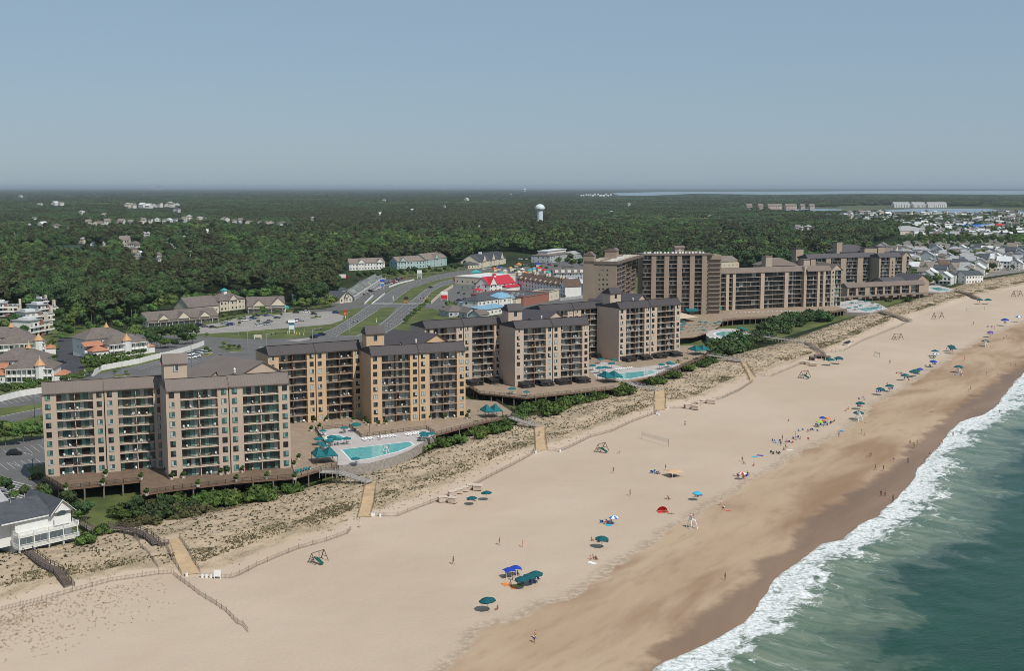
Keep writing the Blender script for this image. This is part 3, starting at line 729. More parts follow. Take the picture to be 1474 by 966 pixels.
# ---- white plastic chairs on the balconies
def chair_me(m):
    b = MB(); b.box(-.26,-.26,.36,.26,.26,.42,m); b.hexa([(-.26,.22,.42),(.26,.22,.42),(.26,.28,.42),(-.26,.28,.42),(-.24,.36,.95),(.24,.36,.95),(.24,.42,.95),(-.24,.42,.95)], m)
    for x in (-.23,.23):
        for y in (-.23,.22): b.box(x-.03,y-.03,0,x+.03,y+.03,.36,m)
        b.box(x-.035,-.26,.60,x+.035,.28,.64,m)
    return b.mesh('balcony_chair')
_cm = [chair_me(m) for m in (M_white, M_white, mat('tan_resin', (.4,.27,.13), .6), mat('dark_wicker', (.06,.05,.045), .7), M_white)]
_names = {'a': 'the nearest beige condo block', 'b': 'the orange tan condo block', 'c': 'the third condo block between the pools', 'd': 'the fourth condo block by the tallest tower'}
rnd.shuffle(CHAIR_SPOTS); per = {'a':0,'b':0,'c':0,'d':0}; lim = {'a':105,'b':80,'c':60,'d':50}
for k, p, a_, f in CHAIR_SPOTS:
    if per[k] >= lim[k]: continue
    per[k] += 1; ci = rnd.choice((0,0,0,0,2,3)); o = link('balcony_chair', _cm[ci], None, p+Vector((0,0,.01)), a_)
    cn = {0:'white plastic', 2:'tan resin', 3:'dark wicker'}[ci]
    tag(o, cn+' armchair on a balcony of '+_names[k], 'chair', cn+' chairs on balconies of '+_names[k])

# ---- the tallest tower, bent in plan
def bands(root, fr, px_edges, zt, floors, P, style, pier_w=2.6, z0=0, dep=1.8, wallextra=14, div=False):
    """front of piers (given as fractions) with balcony banks between"""
    fh = (zt-z0)/floors; b = MB(); b.box(0, dep, 2.0-DZ, fr.w, wallextra, zt, P['wall'])
    for (c_, w_) in px_edges:
        x0 = max(0, fr.w*c_-w_/2); x1 = min(fr.w, fr.w*c_+w_/2); b.box(x0, -.5, 2.0-DZ, x1, dep, zt, P['wall'])
    put('wall', b.mesh('wall'), root, fr)
    E = [0]+[v for (c_, w_) in px_edges for v in (max(0, fr.w*c_-w_/2), min(fr.w, fr.w*c_+w_/2))]+[fr.w]
    for i in range(0, len(E)-1, 2):
        if E[i+1]-E[i] > 2: bank(root, fr, E[i]+.02, E[i+1]-.02, z0, floors, fh, P, style, dep=dep, div=div)
    return fh
f5 = Fr((922.7+2,454),(1019,452.5)); z5 = zat(1018,367, *[*(f5.M@Vector((f5.w,0,0)))[:2]])-DZ
r5 = thing('condo_building', 'tallest brown condo tower, bent in plan with a sloping solid end wall', 'apartment building', f5.o, f5.a)
bands(r5, f5, [(.16,3.2),(.355,3.2),(.55,3.2),(.745,3.2),(.93,3.2)], z5, 14, P5, 'plain')
b = MB(); b.box(-.3, -1.0, z5, f5.w+3, 15, z5+.9, P5['roof']); put('roof', b.mesh('roof'), r5, f5)
b = MB(); b.box(f5.w+.02, 1.5, -4, f5.w+9, 14, z5-.1, P5['wall']); put('wall', b.mesh('wall'), r5, f5)
_fh = z5/14
fr_ = Fr.__new__(Fr); fr_.M = f5.M @ Matrix.Translation((f5.w+.3, 0, 0)); fr_.w = 8.6
for f in range(1, 14):
    put('balcony', balc_mesh(8.4, P5, 1.5), r5, fr_, .1, .0, f*_fh)
for x0, x1, y0, y1, h in ((f5.w*.52, f5.w*.66, 6, 13, 6.0), (f5.w*.70, f5.w*.93, 7, 12, 2.2)): tower(r5, f5, x0, x1, y0, y1, z5+h-1.6, P5, rh=1.6)
# wing running back towards the viewer
pa = f5.M @ Vector((0,0,0)); d_ = Vector((math.sin(R(197)), math.cos(R(197)))); Lw = 84
fw = Fr.__new__(Fr); st_ = Vector((pa.x, pa.y))+d_*Lw; fw.M = Matrix.Translation((st_.x, st_.y, DZ)) @ Matrix.Rotation(math.atan2(-d_.y, -d_.x), 4, 'Z'); fw.w = Lw-.3; fw.o = Vector((st_.x, st_.y, DZ)); fw.a = math.atan2(-d_.y, -d_.x)
# stepped balconies: each third of the wing stands a little further out
for k, (xa, xb, yo) in enumerate(((0,.34,0),(.34,.67,2.2),(.67,1,4.4))):
    fk = Fr.__new__(Fr); fk.M = fw.M @ Matrix.Translation((xa*fw.w, yo, 0)); fk.w = (xb-xa)*fw.w-.05
    fh = (z5)/14; b = MB(); b.box(0, 1.8, 2-DZ, fk.w, 19-yo, z5, P5['wall']); b.box(0, 0, 2-DZ, 1.2, 1.8, z5, P5['wall']); b.box(fk.w-.8, 0, 2-DZ, fk.w, 1.8, z5, P5['wall']); put('wall', b.mesh('wall'), r5, fk)
    for f in range(7, 14):
        put('balcony', balc_mesh(fk.w-2.1, P5, 1.8), r5, fk, 1.22, 0, f*fh); put('sliding_doors', door_mesh(fk.w-2.4, fh-.5, 'pale'), r5, fk, 1.3, 1.75, f*fh+.03)
b = MB(); b.box(-.4, -.8, z5, fw.w-1, 19.4, z5+.6, mat('pale_roof_membrane', (.40,.33,.27), .9, .2, .3)); b.box(-.5, -1.0, z5-.6, fw.w-1, -.8, z5+1.3, P5['roof']); b.box(-.5,-.8,z5-.6,-.4,19.4,z5+1.1,P5['roof']); put('roof', b.mesh('roof'), r5, fw)
b = MB(); b.box(-.5, 13.5, 2-DZ, 5.5, 20, z5+4.2, P5['wall']); b.hexa([(-.7,13.3,z5+4.2),(5.7,13.3,z5+4.2),(5.7,20.2,z5+4.2),(-.7,20.2,z5+4.2),(-.7,16,z5+6.6),(5.7,16,z5+6.6),(5.7,17.5,z5+6.6),(-.7,17.5,z5+6.6)], P5['roof']); put('elevator_tower', b.mesh('elevator_tower'), r5, fw)
tower(r5, fw, 40, 49, 9, 16, z5+5, P5, rh=1.8)
fe = Fr.__new__(Fr); fe.M = fw.M @ Matrix.Translation((0, 20, 0)) @ Matrix.Rotation(R(-90), 4, 'Z'); fe.w = 20   # the end wall
for f in range(6, 14):
    for x in (9.5, 11.8, 14.2): put('window', win_mesh(.9, .9, 'plain'), r5, fe, x, -.05 if x > 6.6 else -.55, f*fh+1.2)
rq = random.Random(4); 
b = MB()
for i in range(14):
    x = 6+i*4.6; b.box(x, 3+rq.random()*3, z5+.6, x+1.5, 5+rq.random()*3, z5+1.5, M_trim); b.box(x+1, 10, z5+.6, x+2.2, 11.5, z5+1.3, P5['wall'])
put('roof_units', b.mesh('roof_units'), r5, fw)
b = MB()
for i in range(18):
    x = 2+i*f5.w/19; b.box(x, 4+rq.random()*6, z5+.9, x+1.2, 5.2+rq.random()*6, z5+1.9, M_trim)
put('roof_units', b.mesh('roof_units'), r5, f5)

# ---- long block behind the oval pool
f6 = Fr((1034,447.2),(1158,441.5)); z6 = zat(1034,393.8, f6.o.x, f6.o.y)-DZ
r6 = thing('condo_building', 'long buff condo block with pale brown roof behind the oval pool', 'apartment building', f6.o, f6.a)
fh6 = z6/8
bands(r6, f6, [(.095,2.3),(.17,2.3),(.495,3.0),(.775,3.0)], z6, 8, P6, 'plain', dep=1.8, div=True)
r = MB(); r.extr([(-1.0, z6-.3), (-1.0, z6), (2.6, z6+3.4), (14, z6+.4), (14, z6-.3)][::-1], -.4, f6.w+.2, P6['roof']); put('roof', r.mesh('roof'), r6, f6)
f6b = Fr((1161.5,442.0),(1195,440.6)); 
b = MB(); b.box(-2.2, 1, 2-DZ, 0, 14, z6+3, P6['wall']); put('wall', b.mesh('wall'), r6, f6b)
bands(r6, f6b, [(.46,2.0),(.70,2.0)], z6, 8, P6, 'plain', dep=1.8)
f6c = Fr.__new__(Fr); f6c.M = f6b.M @ Matrix.Translation((f6b.w+.05, 0, 0)); f6c.w = 9.5
b = MB(); b.box(0, .3, 2-DZ, 3.5, 22, z6, P6['wall']); b.box(3.5, 1.4, 2-DZ, 9.5, 22, z6-.5, P6['wall']); b.face([(0,.3,z6),(9.5,.3,z6),(4.5,.3,z6+4.2)], P6['wall']); put('wall', b.mesh('wall'), r6, f6c)
for f in range(8): 
    put('window', win_mesh(1.1, 1.3, 'plain'), r6, f6c, 1.2, .28, f*fh6+1)
    put('sliding_doors', door_mesh(5.2, fh6-.35, 'teal' if f % 2 else 'pale'), r6, f6c, 3.9, 1.35, f*fh6+.1)
    put('balcony', balc_mesh(6, P6, 1.2), r6, f6c, 3.5, .2, f*fh6) if f else None
r = MB(); r.gable(0, 9.6, .25, 22, z6, 4.2, P6['roof'], P6['wall'], ov=.5, along='y', ridge=.5); put('roof', r.mesh('roof'), r6, f6c)
r = MB(); r.extr([(-1.0, z6-.3), (-1.0, z6), (2.6, z6+3.4), (14, z6+.4), (14, z6-.3)][::-1], -.6, f6b.w, P6['roof']); put('roof', r.mesh('roof'), r6, f6b)
# hipped rear wing and its lift towers
b = MB(); b.box(f6.w*.80, 26, -4, f6.w*.80+26, 44, z6+2, P6['wall']); put('wall', b.mesh('wall'), r6, f6)
r = MB(); r.hip(f6.w*.80, f6.w*.80+26, 26, 44, z6+2, 5.2, P6['roof'], 1.0, ins=10); put('roof', r.mesh('roof'), r6, f6)
for x0, y0, h in ((f6.w*.76, 24, 9), (f6.w*.80+27, 20, 6.2), (f6.w*.04, 17, 6.4)):
    b = MB(); b.box(x0, y0, 0, x0+5.5, y0+5, z6+h, P6['wall']); b.box(x0-.3, y0-.3, z6+h, x0+5.8, y0+5.3, z6+h+.5, P6['roof']); put('elevator_tower', b.mesh('elevator_tower'), r6, f6)

# ---- farthest tan block and its low annexe
f7 = Fr((1161,408.6),(1260.5,405.0)); z7 = zat(1161,372.0, f7.o.x, f7.o.y)-DZ
r7 = thing('condo_building', 'farthest golden tan condo block with long grey roof, beside the beach town', 'apartment building', f7.o, f7.a)
bands(r7, f7, [(.08,5),(.30,5),(.515,6),(.76,6),(.99,2)], z7, 7, P7, 'pale', dep=1.8, div=True)
r = MB(); r.extr([(-1.0, z7-.3), (-1.0, z7), (2.6, z7+3.6), (15, z7+.6), (15, z7-.3)][::-1], -.4, f7.w+.2, P7['roof']); put('roof', r.mesh('roof'), r7, f7)
f7b = Fr((1264,406.6),(1309,404.6))
bands(r7, f7b, [(.02,2.2),(.42,6.5),(.80,5)], z7, 7, P7, 'pale', dep=1.8)
for f in range(7): put('window', win_mesh(1.6,1.8,'plain'), r7, f7b, f7b.w*.40, -.52, f*z7/7+.8)
r = MB(); r.extr([(-1.0, z7-.3), (-1.0, z7), (2.6, z7+3.6), (15, z7+.6), (15, z7-.3)][::-1], -.4, f7b.w*.7, P7['roof']); r.gable(f7b.w*.7+.05, f7b.w+.2, -.45, 18, z7+.02, 4.2, P7['roof'], P7['wall'], ov=.5, along='y'); put('roof', r.mesh('roof'), r7, f7b)
b = MB(); b.box(f7.w*.72, 24, -4, f7.w*.72+34, 44, z7+3, P7['wall']); put('wall', b.mesh('wall'), r7, f7)
r = MB(); r.hip(f7.w*.72, f7.w*.72+34, 24, 44, z7+3, 6, P7['roof'], 1.0, ins=11); put('roof', r.mesh('roof'), r7, f7)
for x0, y0, h, w_ in ((f7.w*.66, 24, 12, 6), (f7.w*.01, 18, 7, 8), (f7.w*.72+36, 17, 7.5, 7), (f7.w*.72+20, 16, 6.5, 14)):
    b = MB(); b.box(x0, y0, 0, x0+w_, y0+6, z7+h, P7['wall']); b.box(x0-.3, y0-.3, z7+h, x0+w_+.3, y0+6.3, z7+h+.6, P7['roof']); put('elevator_tower', b.mesh('elevator_tower'), r7, f7)
f8 = Fr((1219,426.0),(1331,420.4)); z8 = zat(1219,414.0, f8.o.x, f8.o.y)-DZ
r8 = thing('annexe_building', 'low two storey tan annexe on posts in front of the farthest condo block', 'building', f8.o, f8.a)
bands(r8, f8, [(.0,3),(.12,2.4),(.25,4.5),(.36,2.0),(.46,2.0),(.57,2.0),(.68,2.0),(.80,2.4),(.95,5)], z8, 2, P7, 'pale', dep=2, wallextra=12)
r = MB(); r.extr([(-1.0, z8-.3), (-1.0, z8), (3.4, z8+3.2), (12, z8+.6), (12, z8-.3)][::-1], -.4, f8.w+.2, P6['roof']); put('roof', r.mesh('roof'), r8, f8)
b = MB(); b.box(f8.w, 10, 2-DZ, f8.w+14, 36, z8+2, P7['wall']); put('wall', b.mesh('wall'), r8, f8)
r = MB(); r.gable(f8.w, f8.w+14, 10, 36, z8+2, 4.5, P7['roof'], P7['wall'], along='y', ov=.8); r.gable(f8.w-24, f8.w-1, 20, 34, z8+1, 3, P7['roof'], P7['wall'], along='x', ov=.8); put('roof', r.mesh('roof'), r8, f8)
b = MB(); b.box(f8.w-24, 20, 2-DZ, f8.w-1, 34, z8+1, P7['wall']); put('wall', b.mesh('wall'), r8, f8)
b = MB(); b.box(-12, -9, -.5, f8.w+2, -.52, -.02, M_wood); b.box(-34, -2, -.5, -12, 4, -.02, M_wood)
for i in range(14): b.box(-10+i*(f8.w+10)/13, -8.6, -4, -9.6+i*(f8.w+10)/13, -8.2, -.5, M_wood)
put('terrace', b.mesh('terrace'), r8, f8)
# ================================================================== TERRACES, POOLS AND WHAT STANDS ON THEM
def pts_at(poly, z): return [at(p[0], p[1], z) for p in poly]
def rail_run(parent, name, pts, z, h=1.05, m=M_rail, post=2.2, closed=False, rails=(.15,.5,1.0), fill=.28):
    """railing as parts of its thing: posts as copies, rails as one mesh per run"""
    b = MB()
    for p, q in zip(pts[:-1], pts[1:]):
        L = math.hypot(q[0]-p[0], q[1]-p[1])
        if L < .2: continue
        for r_ in rails: b.bar((p[0],p[1],z+h*r_), (q[0],q[1],z+h*r_), .07 if r_ == 1 else .045, m)
        n = max(1, int(L/post))
        for i in range(n+1):
            x, y = p[0]+(q[0]-p[0])*i/n, p[1]+(q[1]-p[1])*i/n; b.box(x-.06,y-.06,z,x+.06,y+.06,z+h+.05,m)
        if fill:
            n = int(L/fill)
            for i in range(n): x, y = p[0]+(q[0]-p[0])*i/n, p[1]+(q[1]-p[1])*i/n; b.box(x-.018,y-.018,z+.1,x+.018,y+.018,z+h-.02,m)
    return b.build(name, parent)
def deck(label, poly, z, m, edges, cat='deck', name='terrace_deck', th=.55, posts=True, railm=M_rail, fascia=None):
    pts = pts_at(poly, z); root = thing(name, label, cat, (0,0,0))
    b = MB(); b.prism(pts, z-th, z, fascia or M_brown, m); b.build('deck_floor', root)
    for e in edges:
        ep = [pts[i] for i in e]; rail_run(root, 'railing', ep, z, m=railm)
        if posts:
            for p, q in zip(ep[:-1], ep[1:]):
                L = math.hypot(q[0]-p[0], q[1]-p[1]); n = max(1, int(L/4.5))
                for i in range(n+1):
                    f = i/n; x, y = p[0]+(q[0]-p[0])*f, p[1]+(q[1]-p[1])*f; c_ = np.array([sum(t[0] for t in pts)/len(pts), sum(t[1] for t in pts)/len(pts)]); dx, dy = c_[0]-x, c_[1]-y; l_ = math.hypot(dx, dy); x += dx/l_*.4; y += dy/l_*.4
                    pm = MB(); pm.box(x-.18,y-.18,1.9,x+.18,y+.18,z-th-.003,M_wood); pm.build('support_post', root)
    return root
deck('long brown wooden deck with dark railing in front of the nearest condo block', [(64,687.5),(91,704),(202,692.5),(202,712),(250,705),(337,694.5),(424,687.5),(418,660),(240,662),(66,676)], 5.995, M_deckb, [(0,1,2,3,4,5,6)])
deck('broad tan terrace around the first pool and the orange tan condo block', [(418.5,655),(424.6,687.5),(461,677),(485,670),(503,666.5),(532,663.5),(569,653.5),(586,646),(606,634.5),(628,626),(650,620),(700,607),(735,600.5),(740,594),(715,578),(672,575),(600,575),(440,580),(416,600)], 5.99, M_plaza, [(1,2,3), (9,10,11,12,13,14)])
deck('tan terrace with grey railing below the third and fourth condo blocks', [(600,556),(676,557),(690,566),(756,573),(884,559),(905,549.5),(945,541.5),(980,527.5),(1012,514.5),(1021,507.5),(1000,497),(880,503),(780,513),(720,538)], 5.99, M_plaza, [(1,2,3,4), (6,7,8,9)])
deck('raised tan terrace on pale posts in front of the long buff condo block', [(975,447),(1015,446),(1160,437),(1200,439),(1219,446),(1183,452),(1142,455.5),(1061,459.5),(1040,462),(1035,470),(1022,478),(1000,485),(975,487)], 5.99, M_plaza, [(4,5,6,7,8)], th=.5)
M_pdeck = mat('pale_pool_deck', (.46,.42,.40), .85, .1, .4)
M_pcop = mat('pool_coping', (.68,.68,.66), .7, .05)
M_pool = NB('pool_water', .08, .5)
pn = M_pool.noise(.5, 4); M_pool.out(M_pool.mix(M_pool.ramp(pn, .3, .7), (.10,.40,.42), (.16,.50,.50))); M_pool.bump(M_pool.noise(2.5, 3), .15, .1); M_pool = M_pool.m
def ellipse(cx, cy, rx, ry, n=22, rot=0):
    return [(cx+rx*math.cos(t)*math.cos(rot)-ry*math.sin(t)*math.sin(rot), cy+rx*math.cos(t)*math.sin(rot)+ry*math.sin(t)*math.cos(rot)) for t in (2*math.pi*i/n for i in range(n))]
def grow(pts, d):
    cx = sum(p[0] for p in pts)/len(pts); cy = sum(p[1] for p in pts)/len(pts)
    return [(p[0]+(p[0]-cx)/math.hypot(p[0]-cx, p[1]-cy)*d, p[1]+(p[1]-cy)/math.hypot(p[0]-cx, p[1]-cy)*d) for p in pts]
def pool(label, poly, z, cop=.7):
    pts = pts_at(poly, z); root = thing('swimming_pool', label, 'swimming pool', (0,0,0))
    b = MB(); b.prism(grow(pts, cop), z, z+.05, M_pcop); b.build('coping', root)
    b = MB(); b.prism(pts, z+.02, z+.056, M_pool); b.build('water', root)
    return root
def slab(name, label, poly, z, m, th=3.4):
    pts = pts_at(poly, z); b = MB(); b.prism(pts, z-th, z, MATS.get('grey_wall') or mat('grey_wall', (.30,.27,.235), .9, .25, 1.2), m); o = b.build(name); return kind(o, 'structure')
slab('pool_deck', '', [(454,619.5),(503,615.4),(520,629.5),(614,618),(626,625),(610,636),(589,648.5),(569,656.5),(532,667),(502,669),(487.5,670),(469,642)], 6.004, M_pdeck)
rr_ = thing('pool_fence', 'dark metal fence round the first pool deck', 'fence', (0,0,0)); P_ = pts_at([(469,642),(454,619.5),(503,615.4),(520,629.5),(614,618),(626,625)], 6.0); rail_run(rr_, 'fence_panel', P_, 6.0, 1.2)
pool('large turquoise pool with white edge in front of the orange tan condo block', [(492.5,647.5),(589,636.5),(595,641),(573,650),(532,660.5),(506,663)], 6.01)
pool('small round wading pool among teal umbrellas beside the first pool', ellipse(482,630.5,12,3.6), 6.01)
slab('pool_deck', '', [(846,530),(870,521),(905,531),(950,525),(978,523.5),(980,526),(945,540),(905,547),(894,548),(886,545),(860,545)], 6.004, M_pdeck)
pool('turquoise pool behind shrubs in front of the fourth condo block', [(888,538),(938,533.5),(946,536),(930,541),(905,545.5),(893,546)], 6.01)
slab('pool_deck', '', ellipse(1047,481.3,31,8.3), 6.006, M_pdeck)
pool('oval turquoise pool ringed by a white deck', ellipse(1046,481,16,3.6), 6.03, 1.6)
slab('pool_deck', '', [(1195,437),(1232,431),(1264,437),(1279,444.5),(1252,450.5),(1214,449)], 4.5, M_pdeck, 2.6)
pool('long pool among loungers beyond the long buff condo block', [(1234,445),(1262,441),(1270,443.5),(1246,448.5)], 4.5)
pool('small round pool beside the long far pool', ellipse(1238,440,5,1.3), 4.5)
slab('pool_deck', '', [(1330,411),(1352,411),(1378,417.5),(1366,421.5),(1332,420)], 3.6, M_pdeck, 1.5)
pool('farthest pool beside the low annexe', [(1338,414.5),(1352,414),(1368,417.5),(1352,419)], 3.6)

def umbrella_proto(nm, m, r=1.5, h=2.1, white=None):
    root = thing(nm, '', 'umbrella', (0,0,-500)); b = MB(); n = 8
    rim = [(r*math.cos(2*math.pi*i/n), r*math.sin(2*math.pi*i/n), h-.12-.05*(i % 2)) for i in range(n)]; mid_ = [(r*.55*math.cos(2*math.pi*i/n), r*.55*math.sin(2*math.pi*i/n), h+.2) for i in range(n)]
    for i in range(n):
        j = (i+1) % n; mm = (white if (white and i % 2) else m)
        b.face([rim[i], rim[j], mid_[j], mid_[i]], mm); b.face([mid_[i], mid_[j], (0,0,h+.42)], mm)
        lo = lambda p: (p[0]*1.0, p[1]*1.0, p[2]-.18); b.face([lo(rim[i]), lo(rim[j]), rim[j], rim[i]], mm)
    b.build('canopy', root)
    b = MB(); b.cyl(0,0,-.3,h+.5,.035,M_white if white else M_wood,n=6); b.build('pole', root)
    b = MB()
    for i in range(n): b.bar((0,0,h-.25), (rim[i][0]*.6,rim[i][1]*.6,h+.08), .025, M_dark)
    b.build('ribs', root)
    remember(root); return root
M_blue = mat('royal_blue_canvas', (.015,.05,.35), .7); M_cyan = mat('cyan_canvas', (.05,.42,.62), .7); M_lb = mat('light_blue_canvas', (.06,.22,.50), .7)
M_lime = mat('lime_canvas', (.35,.55,.05), .7); M_red = mat('red_canvas', (.55,.03,.025), .7); M_purp = mat('purple_canvas', (.10,.05,.35), .7); M_org = mat('orange_canvas', (.75,.22,.05), .7)
UMB = dict(teal=umbrella_proto('beach_umbrella', M_teald, 1.45), pool=umbrella_proto('pool_umbrella', M_teal, 1.5), blue=umbrella_proto('beach_umbrella', M_blue, 1.3), cyan=umbrella_proto('beach_umbrella', M_cyan, 1.25),
    lblue=umbrella_proto('beach_umbrella', M_lb, 1.25, white=M_white), lime=umbrella_proto('beach_umbrella', M_lime, 1.2), red=umbrella_proto('beach_umbrella', M_red, 1.3, white=M_white), purple=umbrella_proto('beach_umbrella', M_purp, 1.25), orange=umbrella_proto('beach_umbrella', M_org, 1.2))
used = set()
def clone(proto, loc, rz, label, group=None, scale=1.0):
    """first use moves the prototype itself, later ones copy it with its parts"""
    if proto.name not in used:
        used.add(proto.name); proto.location = loc; proto.rotation_euler.z = rz; proto.scale = (scale,)*3; proto['label'] = label
        if group: proto['group'] = group
        return proto
    c = dup(proto, loc, rz, label, group, scale)
    if not group and 'group' in c: del c['group']
    return c
def lounger_proto(nm, m, frame=M_white):
    root = thing(nm, '', 'sun lounger', (0,0,-500)); b = MB(); b.box(-.95,-.32,.30,.35,.32,.37,m); b.build('seat', root)
    b = MB(); b.hexa([(.35,-.32,.30),(1.0,-.32,.68),(1.0,.32,.68),(.35,.32,.30),(.35,-.32,.37),(.97,-.32,.74),(.97,.32,.74),(.35,.32,.37)], m); b.build('backrest', root)
    b = MB()
    for x in (-.8,.25):
        for y in (-.28,.28): b.box(x-.03,y-.03,0,x+.03,y+.03,.3,frame)
    for y in (-.3,.3): b.bar((.7,y,.5), (.55,y,0), .05, frame)
    b.build('legs', root); remember(root); return root
LNG = lounger_proto('sun_lounger', M_white); LNGT = lounger_proto('sun_lounger', M_teal)
def tablet_proto():
    root = thing('patio_table', '', 'table', (0,0,-500)); b = MB(); b.cyl(0,0,.68,.73,.5,M_white,n=12); b.build('tabletop', root); b = MB(); b.cyl(0,0,0,.68,.05,M_white,n=6); b.cyl(0,0,0,.04,.28,M_white,n=8); b.build('leg', root); remember(root); return root
TBL = tablet_proto()
def patio_chair_proto():
    root = thing('patio_chair', '', 'chair', (0,0,-500)); b = MB(); b.box(-.25,-.25,.38,.25,.25,.43,M_white); b.build('seat', root)
    b = MB(); b.box(-.25,.22,.43,.25,.27,.9,M_white); b.build('backrest', root); b = MB()
    for x in (-.22,.22):
        for y in (-.22,.22): b.box(x-.02,y-.02,0,x+.02,y+.02,.38,M_white)
    b.build('legs', root); remember(root); return root
PCH = patio_chair_proto()
def pool_umb(lst, z, grp, lbl, chairs=True):
    for i, (px, py, s) in enumerate(lst):
        x, y = at(px, py, z+2.1); clone(UMB['pool'], (x,y,z), rnd.uniform(0,1), lbl, grp, s*.86)
        if chairs:
            clone(TBL, (x+.1,y+.75,z), 0, 'white round table under an umbrella '+lbl.split('umbrella ')[-1], 'tables '+grp)
            for k in range(rnd.choice((2,3,4))):
                t = rnd.uniform(0,6.28); clone(PCH, (x+.1+1.0*math.cos(t), y+.75+1.0*math.sin(t), z), t-math.pi/2, 'white patio chair near an umbrella '+lbl.split('umbrella ')[-1], 'patio chairs '+grp)
pool_umb([(464.7,618.5,1.0),(495.7,615,1.1),(512.4,613,1.5),(458.6,632,1.3),(477.3,629,1.25),(473.3,634,1.2),(462,637.5,1.15),(466,641,1.15),(485.5,632.3,1.25),(499,631,1.2)], 6.0, 'around the wading pool', 'teal umbrella beside the small wading pool')
pool_umb([(512,659.2,1.1),(609.7,623.3,1.2),(610.7,626.5,1.2),(620.8,623.8,1.2)], 6.0, 'by the first large pool', 'teal umbrella at the edge of the first large pool')
pool_umb([(853,526.5,1.3),(863,531,1.5),(871,529,1.3),(880,524,1.4),(952,525,1.3),(966,525,1.5),(963,522.5,1.3),(864,517.5,1.3),(884,518,1.3)], 6.0, 'around the second pool', 'teal umbrella beside the second pool')
pool_umb([(983,463,1.3),(975+5,475,1.5),(985,466,1.3),(980,468.5,1.3),(1016,464,1.2),(1030,465,1.2),(1036,463,1.2),(1013,475.5,1.3),(1008,463,1.2),(1066,473.5,1.6),(1073,475,1.4)], 6.0, 'around the oval pool', 'teal umbrella beside the oval pool', False)
pool_umb([(1237,433,1.4),(1226,436,1.3),(1246,434.5,1.4),(1256,437,1.3),(1232,442,1.3),(1222,444,1.3),(1264,440,1.3)], 4.5, 'around the far long pool', 'teal umbrella beside the far long pool', False)
pool_umb([(758+30*k,563.3-1.2*k,1.1) for k in (0,)]+[(737,560,1.3)], 6.0, 'on the tan terrace', 'teal umbrella on the tan terrace below the third condo block')
def loungers(a, b, n, z, rz, proto, lbl, grp):
    for i in range(n):
        f = i/max(1,n-1); x, y = at(a[0]+(b[0]-a[0])*f, a[1]+(b[1]-a[1])*f, z); clone(proto, (x,y,z+.01), rz+rnd.uniform(-.1,.1), lbl, grp)
BA = C2[2].a
loungers((524,634.5),(536,632.5),4,6.0,BA+1.9,LNG,'white sun lounger on the pale deck left of the first pool row','white loungers left group first pool')
loungers((547,631.5),(568,629),6,6.0,BA+1.9,LNG,'white sun lounger in the middle of the first pool row','white loungers middle group first pool')
loungers((586,627.5),(604,625),6,6.0,BA+1.9,LNG,'white sun lounger at the right end of the first pool row','white loungers right group first pool')
loungers((425,681),(445,676),6,6.0,BA+1.2,LNGT,'teal sun lounger at the deck corner beside the nearest condo block','teal loungers at the deck corner')
loungers((600,650.5),(545,664),0,6.0,BA,LNG,'','')
loungers((888,533),(911,530.5),9,6.0,BA+1.9,LNG,'white sun lounger in a row behind the second pool','white loungers behind the second pool')
for r_ in range(3): loungers((985+r_*3,469+r_*4.5),(1030-r_*12,467+r_*4.5),7-2*r_,6.0,.6,LNGT,'teal sun lounger beside the oval pool','teal loungers beside the oval pool')
loungers((1022,487),(1060,488),7,6.0,.9,LNG,'white sun lounger on the near edge of the oval pool','white loungers by the oval pool')
for r_ in range(3): loungers((1212+r_*9,440+r_*3),(1250+r_*9,434+r_*4.5),9,4.5,.6,LNG if r_ % 2 else LNGT,('white' if r_ % 2 else 'teal')+' sun lounger beside the far long pool',('white' if r_ % 2 else 'teal')+' loungers by the far long pool')
loungers((1052,451),(1150,448),16,6.0,.4,LNG,'white sun lounger on the terrace of the long buff block','white loungers on the long terrace')
# small lifeguard chair by the first pool
def guard_chair(loc, rz, label, s=1.0, grp=None):
    root = thing('lifeguard_chair', label, 'lifeguard chair', loc, rz, grp); root.scale = (s,)*3
    for x in (-1,1):
        for y in (-1,1): b = MB(); b.bar((x*.85,y*.85,0), (x*.45,y*.45,1.9), .11, M_white); b.build('leg', root)
    b = MB(); b.box(-.55,-.5,1.85,.55,.5,1.93,M_white); b.box(-.75,-.7,.8,.75,-.62,.95,M_white); b.box(-.75,.62,.8,.75,.7,.95,M_white); b.build('platform', root)
    b = MB(); b.box(-.5,-.35,2.2,.5,.35,2.27,M_white); b.box(-.5,.3,2.27,.5,.36,2.9,M_white)
    for x in (-.5,.44): b.box(x,-.3,2.5,x+.06,.3,2.56,M_white); b.box(x,-.35,1.93,x+.06,-.29,2.5,M_white); b.box(x,.29,1.93,x+.06,.35,2.5,M_white)
    b.build('seat', root)
    b = MB()
    for k in range(5): b.box(-.5,-.95+.07*k,.3+.32*k,.5,-.89+.07*k,.36+.32*k,M_white)
    b.build('ladder', root); return root
guard_chair((*at(555.5,652.5,6.05),6.05), 2.6, 'white lifeguard chair at the near edge of the first large pool', .9)
guard_chair((*at(930,540.5,6.05),6.05), 2.6, 'white lifeguard chair at the second pool behind the shrubs', .9)
